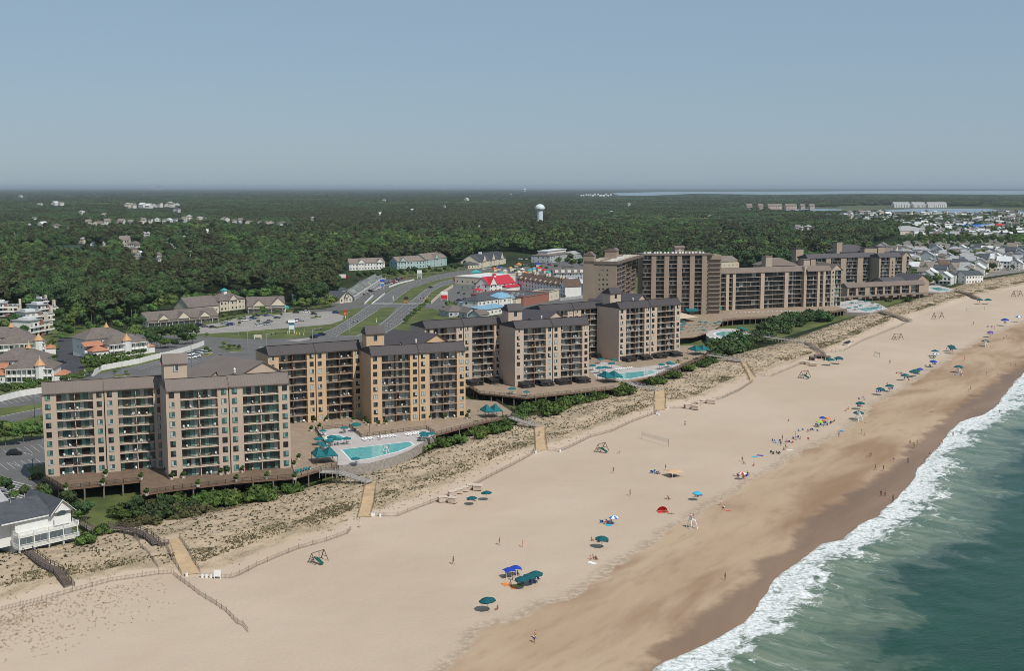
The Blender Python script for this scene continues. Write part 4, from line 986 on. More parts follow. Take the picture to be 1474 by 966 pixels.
def tent(cx, cy, w_px, z, label, peaks=2, dep=7.0, rz=None):
    x, y = at(cx, cy, z); d = math.hypot(x, y); w = w_px*d/F0; root = thing('shade_tent', label, 'shade tent', (x,y,z), BA if rz is None else rz)
    b = MB(); n = peaks; pw = w/n
    for i in range(n):
        x0 = -w/2+i*pw; x1 = x0+pw; y0, y1 = -dep/2, dep/2; e_, t_ = 2.6, 4.8; c_ = ((x0+x1)/2, 0, t_)
        q = [(x0,y0,e_),(x1,y0,e_),(x1,y1,e_),(x0,y1,e_)]
        for k in range(4):
            p0, p1 = q[k], q[(k+1)%4]; m_ = tuple((p0[j]+p1[j])/2*.5+c_[j]*.5 for j in range(3)); m_ = (m_[0], m_[1], m_[2]-.25)
            b.face([p0, p1, m_], M_teal); b.face([p1, c_, m_], M_teal); b.face([c_, p0, m_], M_teal)
            b.face([(p0[0],p0[1],e_-.35),(p1[0],p1[1],e_-.35),p1,p0], M_teal)
    b.build('canopy', root)
    for i in range(n+1):
        for y_ in (-dep/2+.1, dep/2-.1):
            b = MB(); b.cyl(-w/2+i*pw*.98+.1, y_, 0, 2.5, .07, M_dark, n=6); b.build('post', root)
    return root
tent(467,665,32,6.0,'twin peaked teal shade tent at the corner of the first pool deck')
tent(707,600,27,6.0,'twin peaked teal shade tent on the terrace right of the orange tan block', dep=6)
tent(878,549.5,27,6.0,'large twin peaked teal shade tent left of the second pool', dep=9)
tent(1006,510,24,6.0,'twin peaked teal shade tent on the terrace right of the fourth block', dep=8)
rnd2 = random.Random(3)
for (px, py, z) in ((467,663,6),(707,598,6),(878,548,6),(1006,508.5,6)):
    for k in range(4):
        x, y = at(px-10+6*k, py+rnd2.uniform(-.6,.8), z); clone(TBL, (x,y,z+.01), 0, 'white round table in the shade of a teal tent', 'tables under the shade tents')
for i, (px, py) in enumerate(((993,452.5),(1011,451),(1029,449.5))):
    x, y = at(px, py, 6.0); root = thing('awning', ('left','middle','right')[i]+' one of the three teal awnings at the foot of the tallest tower', 'awning', (x,y,6.0), f5.a)
    b = MB(); b.extr([(-5,2.6),(0,4.6),(0,4.7),(-5,2.8)], -3.8, 3.8, M_teal); b.box(-3.8,-5.05,2.2,3.8,-5.0,2.8,M_teal); b.build('canvas', root)
    for s_ in (-3.7,3.7): b = MB(); b.box(s_-.06,-4.9,0,s_+.06,-4.8,2.6,M_dark); b.build('post', root)
b = MB(); P_ = pts_at([(978,458.5),(1004,456),(980,450)], 9); b.prism(P_, 8.7, 9.0, mat('sun_sail', (.62,.5,.38), .8)); o = b.build('sun_sail'); tag(o, 'cream triangular sun sail left of the teal awnings', 'sun sail')
# black awnings over the ground floor patios
for (c_, lb) in ((C3, 'third'), (C4, 'fourth')):
    for fr, who in ((c_[1], 'set back'), (c_[2], 'front')):
        for k, fx in enumerate((.12,.38,.62,.88)):
            p = fr.M @ Vector((fr.w*fx, -.25, 0)); root = thing('patio_awning', '%s black patio awning under the %s wing of the %s condo block' % (('first','second','third','fourth')[k], who, lb), 'awning', p, fr.a)
            b = MB(); b.extr([(-4.2,1.7),(0,2.3),(0,2.4),(-4.2,1.8)], -2.9, 2.9, M_dark); b.box(-2.9,-4.25,1.3,2.9,-4.21,1.8,M_dark); b.build('canvas', root)
            b = MB(); b.box(-2.9,-4.2,0,-2.86,0,.95,M_dark); b.box(2.86,-4.2,0,2.9,0,.95,M_dark); b.box(-2.9,-4.3,0,2.9,-4.26,.95,M_dark); b.build('patio_screen', root)
# planters
def planter(px, py, z, label, group, s=1.0):
    x, y = at(px, py, z); root = thing('planter', label, 'planter', (x,y,z+.005), 0, group); root.scale = (s,)*3
    b = MB(); b.cyl(0,0,0,.55,.38,mat('pale_planter', (.6,.55,.47), .8),.5,n=8); b.build('pot', root)
    link('plant', PLM, root)
PLM = foliage('plant', 77, [(0,0,.9,.45,.5),(.2,.1,1.2,.3,.35)], 60, .22, M_shrub)
for px, py in ((95,706),(148,699),(203,690.5),(211,713.5),(240,681),(242,677),(239,673),(152,686),(247,690.5),(264,688.5),(318,684),(328,682.5),(349,680.5),(424,690.5),(285,701),(340,693.5),(384,689.5)):
    planter(px, py, 6.0, 'pale pot of green plants on the brown deck of the nearest condo block', 'planters on the brown deck', 1.3)
for px, py in ((423,672),(430,662),(448,621),(524,607),(527,609.5),(530,612),(509,607),(470,606.5),(453,608),(556,611),(545,613),(619,604),(641,603),(672,603),(675,597),(460,617)):
    planter(px, py, 6.0, 'pale pot of green plants on the tan terrace of the orange tan block', 'planters on the tan terrace', 1.2)
# terrace lamps
for px, py in ((478,615),(532,622),(612,611),(688,606),(760,566),(1000,505)):
    x, y = at(px, py, 6.0); root = thing('terrace_lamp', 'thin dark lamp post on the tan terraces', 'lamp', (x,y,6.0), 0, 'lamp posts on the terraces')
    b = MB(); b.cyl(0,0,0,3.4,.06,M_dark,n=6); b.build('post', root); b = MB(); b.cyl(0,0,3.4,3.7,.16,M_dark,.22,n=8); b.build('lamp_head', root)
# ================================================================== OTHER BUILDINGS
M_sh1 = mat('grey_brown_shingle', (.155,.13,.115), .9, .18, .6); M_sh2 = mat('slate_shingle', (.075,.08,.09), .9, .18, .6); M_sh3 = mat('brown_shingle', (.12,.08,.06), .9, .2, .6)
M_copper = mat('orange_roof_tile', (.42,.19,.11), .7, .2, 1.5); M_gold = mat('gilded_orange_cone', (.52,.30,.15), .6, .15, 2)
M_cream = mat('cream_siding', (.60,.53,.42), .85, .06); M_siding = mat('white_siding', (.70,.69,.66), .8, .06, .5); M_greys = mat('pale_grey_siding', (.42,.44,.46), .8, .06)
M_brick = mat('red_brown_brick', (.30,.13,.095), .9, .15, 3); M_flat = mat('dark_flat_roof', (.085,.09,.10), .9, .25, .15); M_wroof = mat('white_roof', (.62,.63,.63), .7, .1, .3)
M_redr = mat('bright_red_roof', (.46,.03,.05), .6, .1, .5); M_blur = mat('light_blue_metal_roof', (.20,.36,.48), .5, .1, .5); M_tealr = mat('turquoise_roof', (.05,.34,.34), .6); M_tealw = mat('turquoise_siding', (.36,.48,.47), .8)
M_lgr = mat('pale_grey_roof', (.34,.34,.34), .9, .15, .4); M_tanr = mat('tan_shingle', (.21,.175,.15), .9, .18, .6)
class Lf:
    def __init__(s, x, y, rz, z=2.0): s.M = Matrix.Translation((x,y,z)) @ Matrix.Rotation(rz, 4, 'Z'); s.o = Vector((x,y,z)); s.a = rz; s.w = 0
def building(label, L, Rr, dep, hw, roof, rh, wall, rm, name='shop_building', cat='building', rows=1, cols=6, wst='plain', z=2.0, ridge=.5, along='x', gables=(), awn=None, ww=1.4, wh=1.4, group=None, ov=.5):
    fr = Fr(L, Rr, z); root = thing(name, label, cat, fr.o, fr.a, group); w = fr.w
    b = MB(); b.box(0, 0, -.3, w, dep, hw, wall); b.build('wall', root)
    r = MB()
    if roof == 'gable': r.gable(0, w, 0, dep, hw+.01, rh, rm, wall, ov=ov, along=along, ridge=ridge)
    elif roof == 'hip': r.hip(0, w, 0, dep, hw+.01, rh, rm, ov)
    elif roof == 'flat': r.box(-.2,-.2,hw+.01,w+.2,dep+.2,hw+.3,rm); r.box(-.25,-.25,hw+.3,w+.25,.05,hw+.9,wall); r.box(-.25,dep-.05,hw+.3,w+.25,dep+.25,hw+.9,wall); r.box(-.25,.06,hw+.3,.05,dep-.06,hw+.9,wall); r.box(w-.05,.06,hw+.3,w+.25,dep-.06,hw+.9,wall)
    elif roof == 'shed': r.hexa([(-.4,-.6,hw-.2),(w+.4,-.6,hw-.2),(w+.4,dep+.4,hw+rh),(-.4,dep+.4,hw+rh),(-.4,-.6,hw+.15),(w+.4,-.6,hw+.15),(w+.4,dep+.4,hw+rh+.3),(-.4,dep+.4,hw+rh+.3)], rm)
    r.build('roof', root)
    for gx, gw, gh in gables:      # cross gables facing the front
        g = MB(); x0, x1 = w*gx-gw/2, w*gx+gw/2; g.gable(x0, x1, -.9, dep*.5, hw-.1, gh, rm, wall if wall is not M_brick else M_cream, ov=.3, along='y'); g.box(x0+.2, -.8, 0, x0+.6, -.4, hw-.12, M_white); g.box(x1-.6, -.8, 0, x1-.2, -.4, hw-.12, M_white); g.build('gable', root)
    fh = hw/rows; me = win_mesh(ww, wh, wst)
    for k in range(rows):
        for i in range(cols):
            link('window', win_mesh(ww, wh, wst), root, (w*(i+.5)/cols-ww/2, -.02, k*fh+fh*.32))
    if cols:
        n = max(1, int(dep/6))
        for k in range(rows):
            for i in range(n): o = link('window', win_mesh(ww, wh, wst), root, (-.02, dep*(i+.5)/n+ww/2, k*fh+fh*.32), R(-90))
    if awn:
        b = MB(); b.extr([(-2.2,2.5),(0,3.1),(0,3.25),(-2.2,2.65)], 0, w, awn); b.build('awning', root)
        b = MB()
        for i in range(int(w/4)+1): b.box(i*4.0,-2.1,0,i*4.0+.18,-1.9,2.5,M_white)
        b.build('columns', root)
    return root, fr
# shopping plaza
building('long low plaza building with three cream gables at the left of the shopping lot', (212,471.5),(314,463), 15, 4.2, 'gable', 4.6, M_cream, M_sh1, cols=16, gables=((.22,8,3.4),(.50,9,4),(.80,8,3.4)), awn=M_sh1)
building('tall grey roofed plaza hall behind the long low building', (272,455),(315,451), 18, 6, 'gable', 6, M_cream, M_sh1, cols=5)
rt, fr = building('two storey cream plaza building with hipped roof and turquoise cupola', (317,449),(353,444.5), 16, 7.5, 'hip', 4.5, M_cream, M_sh1, rows=2, cols=7, gables=((.5,9,4),))
b = MB(); b.box(fr.w/2-1.5,6.5,10.5,fr.w/2+1.5,9.5,14,M_white); b.build('cupola', rt); b = MB(); b.hip(fr.w/2-1.5,fr.w/2+1.5,6.5,9.5,14,1.6,M_tealr,.6); b.build('cupola_roof', rt)
rt, fr = building('plaza building with two cream gables and a turquoise awning end', (357,450.5),(410,449), 18, 4.8, 'gable', 5.5, M_cream, M_sh1, cols=8, gables=((.30,9,4.2),(.82,11,5.4)), awn=M_sh1)
b = MB(); b.box(fr.w+.05,-1,2.6,fr.w+3,9,3.6,M_tealr); b.build('awning', rt)
b = MB(); b.box(fr.w*.78-3,-1.35,3.4,fr.w*.78+3,-1.2,4.2,M_lgr); b.build('sign_board', rt)
# shops across the highway
rt, fr = building('long row of shops with mottled grey green roof beside the highway', (507,432.5),(552,402.5), 11, 4.0, 'gable', 2.4, M_siding, mat('mottled_grey_green_roof', (.17,.18,.165), .9, .5, .25), cols=18, gables=((.1,7,3),(.3,7,3),(.5,7,3),(.7,7,3),(.9,7,3)), awn=M_lgr)
building('dark roofed shop block behind the row of shops', (464,432),(500,424), 26, 4.5, 'gable', 2.6, M_siding, M_sh2, cols=6)
building('small stone fronted restaurant with dark gables at the corner of the side street', (489,437),(507,434.5), 14, 4.2, 'gable', 4.2, M_cream, M_sh2, cols=3, along='y', gables=((.5,5,3),))
building('small white roofed shed building at the left of the shops', (447,418),(466,415.5), 12, 4, 'gable', 2, M_siding, M_wroof, cols=3)
# inns at the wood's edge
building('grey roofed inn with white gables at the edge of the woods', (503,389.5),(554,387.5), 16, 7.5, 'gable', 4.5, M_siding, M_tanr, name='inn', rows=2, cols=12, gables=((.33,9,4),(.85,8,4)))
building('turquoise and white inn with grey roof at the edge of the woods', (572,387.5),(612,385.5), 16, 8, 'gable', 5, M_tealw, M_tanr, name='inn', rows=2, cols=9, gables=((.2,9,4.5),))
building('taller turquoise gabled end of the inn at the edge of the woods', (612.6,385.5),(643,382), 16, 9, 'gable', 6, M_tealw, M_tanr, name='inn', rows=2, cols=6, gables=((.5,9,5.5),))
rt, fr = building('pale building with slate roof and three steep gables beside the highway', (690,386),(728,379.5), 22, 7, 'gable', 7, M_cream, M_sh2, name='inn', rows=2, cols=6, gables=((.17,11,7.4),(.5,11,7.4),(.83,11,7.4)))
b = MB(); b.box(fr.w*.3,8,13,fr.w*.3+3,11,16,M_white); b.build('cupola', rt)
building('low pale porch wing with slate roof left of the three gables', (674,387),(690,386), 14, 4, 'hip', 3, M_cream, M_sh2, cols=4)
rt, fr = building('grey roofed office building near the trees behind the car park', (792,378.5),(822,374), 24, 8, 'hip', 3.5, M_greys, M_sh1, name='office_building', rows=2, cols=8)
b = MB(); b.box(6,6,8,fr.w-2,18,13,M_siding); b.box(5,5,13,fr.w-1,19,13.6,M_wroof); b.build('upper_storey', rt)
building('pale wing of the office building behind the car park', (822,374),(842,371), 20, 6, 'hip', 3, M_greys, M_lgr, name='office_building', rows=1, cols=5)
# seafood place with the red roof
rt, fr = building('white restaurant with bright red gabled roof and small cupola', (704,421.5),(741,417), 14, 6.5, 'gable', 6.2, M_siding, M_redr, name='restaurant', rows=2, cols=6, ridge=.5, gables=((.14,10,6.4),))
b = MB(); b.box(fr.w*.45-1.3,5.8,11.6,fr.w*.45+1.3,8.2,13.8,M_white); b.build('cupola', rt); b = MB(); b.hip(fr.w*.45-1.3,fr.w*.45+1.3,5.8,8.2,13.8,1.3,M_redr,.4); b.build('cupola_roof', rt)
b = MB(); b.hexa([(fr.w*.5,-5,3),(fr.w+5,-5,3),(fr.w+5,0,4.8),(fr.w*.5,0,4.8),(fr.w*.5,-5,3.2),(fr.w+5,-5,3.2),(fr.w+5,0,5),(fr.w*.5,0,5)], M_redr); b.box(fr.w*.5,-4.6,0,fr.w+5,-.02,2.99,M_siding); b.build('porch', rt)
x, y = at(688,423,2.0); rt = thing('gazebo', 'small red roofed gazebo on the grass by the pond', 'gazebo', (x,y,2.0))
b = MB(); b.cyl(0,0,3,5,4.6,M_redr,.4,n=8); b.cyl(0,0,5,6,.5,M_redr,.5,n=8); b.cyl(0,0,6,6.8,.8,M_redr,.05,n=8); b.build('roof', rt)
for k in range(8): t = k*math.pi/4+.39; b = MB(); b.box(3.9*math.cos(t)-.15,3.9*math.sin(t)-.15,0,3.9*math.cos(t)+.15,3.9*math.sin(t)+.15,3,mat('honey_wood', (.42,.22,.09), .8)); b.build('post', rt)
b = MB(); b.cyl(0,0,0,.25,4.2,MATS['honey_wood'],n=8); b.build('floor', rt)
# dormered hotel
rt, fr = building('long white hotel with brown shingle roof and a row of dormers', (744,416),(808,427), 15, 8.6, 'gable', 5.2, M_siding, M_sh3, name='hotel', cat='hotel', rows=3, cols=15)
for i in range(9):
    x = fr.w*(i+.5)/9; b = MB(); b.box(x-1.1,.6,9.1,x+1.1,4,11.2,M_cream); b.hexa([(x-1.4,.3,11.2),(x+1.4,.3,11.2),(x+1.4,5,11.6),(x-1.4,5,11.6),(x-1.4,.3,11.35),(x+1.4,.3,11.35),(x+1.4,5,11.75),(x-1.4,5,11.75)], M_sh3); b.build('dormer', rt)
for fx in (.25,.3,.52,.57,.82,.87): b = MB(); b.box(fr.w*fx,6.2,13,fr.w*fx+1.2,8.2,16,M_cream); b.build('chimney', rt)
b = MB(); b.gable(fr.w-.1,fr.w+8,-1,14,8.8,5.4,M_sh3,M_siding,ov=.4,along='y'); b.build('roof', rt); b = MB(); b.box(fr.w+.02,-.9,-.3,fr.w+8,14,8.79,M_siding); b.build('wall', rt)
for k in range(3):
    for i in range(2): link('window', win_mesh(1.4,1.6,'plain'), rt, (fr.w+1.6+3.4*i,-.95,1.0+k*2.8))
building('low long building with white roof beside the tallest tower', (812,413),(842,419), 13, 6, 'gable', 2, M_greys, M_wroof, name='motel', rows=2, cols=8)
rt, fr = building('grey roofed motel with small white dormers behind the dormered hotel', (797,402.5),(842,402), 13, 6, 'gable', 4, M_greys, M_sh1, name='motel', rows=2, cols=12)
for i in range(5): x = fr.w*(i+.5)/5; b = MB(); b.box(x-1.6,.8,6.6,x+1.6,5,8.8,M_siding); b.build('dormer', rt)
building('flat beige store behind the red roofed restaurant', (692,411),(742,405.5), 30, 6.5, 'flat', 0, M_cream, M_wroof, cols=6)
x, y = at(685,403,2); rt = thing('corner_tower', 'small cream tower with turquoise pyramid roof beside the highway', 'tower', (x,y,2.0)); b = MB(); b.box(-4,-4,0,4,4,7,M_cream); b.build('wall', rt); b = MB(); b.hip(-4,4,-4,4,7,3,M_tealr,.8); b.build('roof', rt); b = MB(); b.box(3,-9,2,11,-4.2,3.4,M_tealr); b.build('awning', rt)
rt, fr = building('large brick store with dark flat roof', (753.4,440.5),(790,434), 46, 6.2, 'flat', 0, M_brick, M_flat, cols=0)
b = MB(); b.box(-8,2,-.3,-.02,40,5.6,M_cream); b.box(-8.1,1.9,5.6,-.1,40,5.9,M_flat); b.build('side_wing', rt)
for i in range(6): b = MB(); b.box(4+i*3.2,8+6*(i % 3),6.5,6+i*3.2,10+6*(i % 3),7.8,M_lgr); b.build('roof_unit', rt)
building('tan annexe at the right end of the brick store', (790.5,433.5),(805,430), 14, 6.8, 'flat', 0, M_cream, M_flat, cols=2)
building('white pavilion with light blue pyramid roof in front of the brick store', (718,444),(741,441), 13, 7, 'hip', 3.6, M_siding, M_blur, rows=2, cols=4)
building('white house with dark hipped roof left of the light blue pavilion', (688,449),(717,445), 14, 7.5, 'hip', 3.4, M_siding, M_sh2, name='house', cat='house', rows=2, cols=5)
building('low white porch building with light blue roof in front of the dark hipped house', (694,456),(728,450.5), 9, 4.5, 'shed', 1.4, M_siding, M_blur, cols=6)
building('small light blue roofed porch left of the dark hipped house', (674,446.5),(688,445), 9, 4, 'shed', 1.2, M_siding, M_blur, cols=2)
building('low grey hipped building at the left of the white houses', (646,456.5),(672,455), 16, 3.6, 'hip', 4, M_greys, M_sh1, cols=4)
building('small grey gabled cottage in front of the low grey building', (672,459),(686,458), 10, 4, 'gable', 3, M_greys, M_sh1, name='house', cat='house', cols=3, along='y')
building('narrow pale cottage behind the dark condo roof', (690,462),(704,460), 9, 4, 'gable', 2.6, M_greys, M_sh1, name='house', cat='house', cols=2)
# kiosks and tents of the fun park
fun = [(712,391,M_org,'orange'),(718,389,M_blue,'blue'),(727,394,M_cream,'cream'),(735,390,M_gold,'golden'),(741,393,M_white,'white'),(747,396,M_cream,'cream'),(752,392,M_white,'white'),(757,397,M_org,'orange'),(763,393,M_tealr,'turquoise'),(769,391,M_cyan,'cyan'),(776,390,M_red,'red'),(783,393,M_redr,'bright red'),(789,396,M_tealr,'green blue'),(722,397,M_tealr,'sea green'),(775,384,M_blue,'deep blue'),(747,384,M_org,'deep orange')]
for px, py, m, cn in fun:
    x, y = at(px, py, 2); s = rnd.uniform(1.5,2.6); rt = thing('kiosk', cn+' topped kiosk in the fun park behind the dormered hotel', 'kiosk', (x,y,2), rnd.uniform(0,1.5), 'kiosks of the fun park')
    b = MB(); b.box(-s,-s,0,s,s,2.8,M_cream); b.build('wall', rt); b = MB(); b.hip(-s,s,-s,s,2.8,1.8,m,.4); b.build('roof', rt)

# ---- gabled white resort houses with orange porch roofs, left
def resort(label, L, Rr, dep, z=2.0, tx=.62, big=True):
    fr = Fr(L, Rr, z); root = thing('resort_house', label, 'house', fr.o, fr.a); w = fr.w
    b = MB(); b.box(w*.28,0,-.3,w,dep,6.6,M_siding); b.build('wall', root)
    r = MB(); r.hip(w*.28,w,0,dep,6.6,4.2,M_sh1,.7); r.build('roof', root)
    b = MB(); b.box(0,dep*.55,-.3,w*.78,dep*1.7,9.4,M_siding); b.build('rear_wall', root)
    r = MB(); r.hip(0,w*.78,dep*.55,dep*1.7,9.4,4.8,M_sh1,.8); r.build('rear_roof', root)
    b = MB(); b.box(0,-1,-.3,w*.275,dep*.5,4.0,M_siding); b.build('porch', root); r = MB(); r.hip(0,w*.275,-1,dep*.5,4.0,2.4,M_copper,.6); r.build('porch_roof', root)
    r = MB(); r.box(-2,dep*.54-3,3.0,w*.27,dep*.54,4.2,M_siding); r.hexa([(-2.4,dep*.54-3.6,6.3),(w*.27,dep*.54-3.6,6.3),(w*.27,dep*.54-.02,8.2),(-2.4,dep*.54-.02,8.2),(-2.4,dep*.54-3.6,6.5),(w*.27,dep*.54-3.6,6.5),(w*.27,dep*.54-.02,8.4),(-2.4,dep*.54-.02,8.4)], M_copper); r.build('porch_roof', root)
    t = MB(); t.cyl(w*tx,-.4,-.3,8.2,2.1,M_siding,n=8); t.build('turret', root); t = MB(); t.cyl(w*tx,-.4,8.2,11.6,2.6,M_gold,.05,n=8); t.cyl(w*tx,-.4,11.5,12.9,.08,M_white,.02,n=5); t.build('turret_roof', root)
    t = MB(); t.cyl(w*.5,dep*1.1,14.0,16.8,1.5,M_gold,.05,n=8); t.cyl(w*.5,dep*1.1,16.6,18.4,.08,M_white,.02,n=5); t.build('spire', root)
    b = MB(); b.box(w+.02,1,-.3,w+5,dep*.7,3.2,M_siding); b.build('porch', root); r = MB(); r.hip(w+.3,w+5,1,dep*.7,3.2,1.6,M_copper,.4); r.build('porch_roof', root)
    for k in range(2):
        for i in range(9): link('window', win_mesh(1.5,1.9,'white'), root, (w*(.31+.075*i),-.03,.7+3.2*k))
        b = MB()
        for i in range(10): b.box(w*(.295+.078*i)-.1,-1.7,3.3*k,w*(.295+.078*i)+.1,-1.5,3.3*k+3.1,M_trim)
        b.box(w*.29,-1.8,3.12+3.3*k,w*.99,-.02,3.3+3.3*k,M_trim); b.box(w*.29,-1.75,3.3*k+.9,w*.99,-1.65,3.3*k+1.0,M_trim); b.build('veranda', root)
    for i in range(6): link('window', win_mesh(1.3,1.3,'white'), root, (w*(.02+.12*i),dep*.55-.03,7.3))
    for i in range(3): link('window', win_mesh(1.3,1.5,'white'), root, (w*(.03+.08*i),-1.03,1.4))
    for k in range(2):
        for i in range(3): link('window', win_mesh(1.2,1.4,'white'), root, (-.03 if k else w*.28-.03, dep*(.65+.3*i) if k else dep*.5*(.3+.2*i), 1.2+3.3*k), R(-90))
    return root
resort('white resort house with orange cone turret standing alone behind the white fence', (133,517.5),(212,509), 13)
resort('white resort house with orange porch roofs at the left edge, nearest the fence', (-18,553),(78,551), 14, tx=.80)
resort('white resort house half hidden at the left edge behind its neighbour', (-30,516),(66,511), 13, tx=.9)
def townhouse(label, L, Rr, dep, h=9):
    fr = Fr(L, Rr, 2.0); root = thing('townhouse', label, 'townhouse', fr.o, fr.a, None); w = fr.w
    b = MB(); b.box(0,0,-.3,w*.5,dep,h,M_siding); b.box(w*.5,1.6,-.3,w,dep,h-2,M_cream); b.build('wall', root)
    r = MB(); r.box(-.6,-.8,h,w*.5+.4,dep+.4,h+.5,M_lgr); r.box(w*.5+.42,.8,h-2,w+.5,dep+.4,h-1.5,M_lgr); r.box(1,2,h+.5,w*.4,dep*.7,h+1.8,M_wroof); r.build('roof', root)
    b = MB()
    for z_ in (2.9,5.8): b.box(.1,-1.6,z_,w-.2,-.02,z_+.2,M_trim); b.box(.1,-1.6,z_+.2,w-.2,-1.5,z_+1.1,M_trim)
    b.build('balcony', root)
    b = MB(); b.box(w+.05,dep*.3,-.3,w+1.5,dep*.3+2,h+2.4,M_cream); b.build('chimney', root)
    b = MB(); b.box(w*.45,-.9,-.3,w*.55,-.02,h-.2,M_brick); b.build('wall_panel', root)
    for k in range(3):
        for i in range(5): link('window', win_mesh(1.7,1.8,'plain'), root, (w*(.03+.195*i),-.03 if i < 3 else 1.57,.6+2.9*k))
townhouse('white flat roofed townhouse at the far left edge among the trees', (-8,456),(27,455), 12)
townhouse('white flat roofed townhouse highest up among the trees behind the others', (55,459),(83,456), 12, 9)
townhouse('upper white townhouse of the pair beside the dark driveway', (38,471),(78,467), 12, 9)
townhouse('lower white townhouse with red brown panel nearest the resort houses', (44,487),(76,481), 12, 10)
townhouse('small white townhouse peeking out behind the highest one', (60,447),(70,446), 10, 8)

# ---- white beach house, bottom left
fr = Fr((24,800),(104,781), 2.4); root = thing('beach_house', 'white beach house with grey roof and two white balconies at the bottom left', 'house', fr.o, fr.a); w = fr.w; D_ = 12.5
H1 = 8.6; M_blind = mat('pale_blinds', (.34,.38,.40), .4, .1, 1)
b = MB(); b.box(0,0,1.9,w,D_,H1,M_siding); b.box(-3.2,2.5,1.9,-.02,D_+3,H1-.6,M_siding); b.box(.02,.02,-1,w-.02,D_-.02,1.88,M_greys); b.build('wall', root)
r = MB(); r.gable(-3.4,w*.62,-.2,D_+.4,H1,2.9,M_sh2,M_siding,ov=.5,ridge=.55); r.build('roof', root)
r = MB(); r.gable(w*.60,w+.2,-.9,D_+2,H1-.02,2.9,M_sh2,M_siding,ov=.45,along='y'); r.build('roof', root)
r = MB(); r.gable(-9,-.5,D_*.9,D_+9,H1-1,3.4,M_sh2,M_siding,ov=.4,along='x'); r.box(-9,D_*.9,-1,-.5,D_+9,H1-1.02,M_siding); r.build('rear_wing', root)
r = MB(); r.bar((w*.59,-1.42,H1-.3), (w*.80+.1,-1.42,H1+3.0), .3, M_trim, .12); r.bar((w*.80+.1,-1.42,H1+3.0), (w+.7,-1.42,H1-.3), .3, M_trim, .12); r.box(-3.6,-.85,H1-.42,w*.6,-.72,H1-.12,M_trim); r.build('roof_trim', root)
for z_ in (2.1, 5.0):
    b = MB(); b.box(-.6,-2.8,z_-.25,w+.4,-.02 if z_ < 3 else -.03,z_,M_trim); b.build('balcony_floor', root)
    b = MB()
    for (p, q) in (((-.6,-2.75),(w+.4,-2.75)), ((-.55,-2.7),(-.55,0)), ((w+.35,-2.7),(w+.35,0))):
        L = math.hypot(q[0]-p[0], q[1]-p[1])
        for h_ in (.12,1.0): b.bar((*p,z_+h_), (*q,z_+h_), .1, M_trim)
        n = int(L/.22)
        for i in range(n+1): x_, y_ = p[0]+(q[0]-p[0])*i/n, p[1]+(q[1]-p[1])*i/n; b.box(x_-.03,y_-.03,z_+.1,x_+.03,y_+.03,z_+1.0,M_trim)
        n = max(1, int(L/3.2))
        for i in range(n+1): x_, y_ = p[0]+(q[0]-p[0])*i/n, p[1]+(q[1]-p[1])*i/n; b.box(x_-.1,y_-.1,z_,x_+.1,y_+.1,z_+1.15,M_trim)
    b.build('balcony_railing', root)
for i in range(5): x_ = -.4+i*(w+.6)/4; b = MB(); b.box(x_-.12,-2.7,2.1,x_+.12,-2.5,4.75,M_trim); b.build('porch_post', root); b = MB(); b.box(x_-.2,-2.6,-1.5,x_+.2,-2.2,1.84,M_greys); b.build('pier', root)
for i, (x_, ww) in enumerate(((1.0,3.0),(4.6,3.0),(8.2,4.2))):
    b = MB(); b.box(x_,-.06,2.3,x_+ww,.01,4.6,M_blind); b.box(x_+ww/2-.06,-.08,2.3,x_+ww/2+.06,-.061,4.6,M_trim); b.build('sliding_doors', root)
b = MB(); b.box(w*.66,-.95,5.4,w*.94,-.9,7.6,M_trim); b.build('roller_shutter', root); b = MB(); b.box(.6,-.06,5.3,w*.56,.01,7.5,M_trim); b.build('roller_shutter', root)
b = MB(); b.cyl(0,0,0,.08,1.5,M_glassB,n=14); o = b.build('arched_window', root, (w*.8,-.93,8.3)); o.rotation_euler = (R(90),0,0); o.scale = (.8,.4,1)
for z_ in (3,6): o = link('window', win_mesh(1.1,1.4,'white'), root, (-3.23,6.5,z_), R(-90)); o = link('window', win_mesh(1.1,1.4,'white'), root, (-3.23,11,z_), R(-90))
for p in ((2,6),(7,9)): b = MB(); b.cyl(p[0],p[1],H1+2,H1+3.6,.12,M_lgr,n=6); b.build('vent_pipe', root)
building('grey roofed neighbour house cut off at the left edge behind the beach house', (-30,762),(10,752), 10, 6, 'gable', 3, M_siding, M_lgr, name='house', cat='house', rows=2, cols=4, along='x')

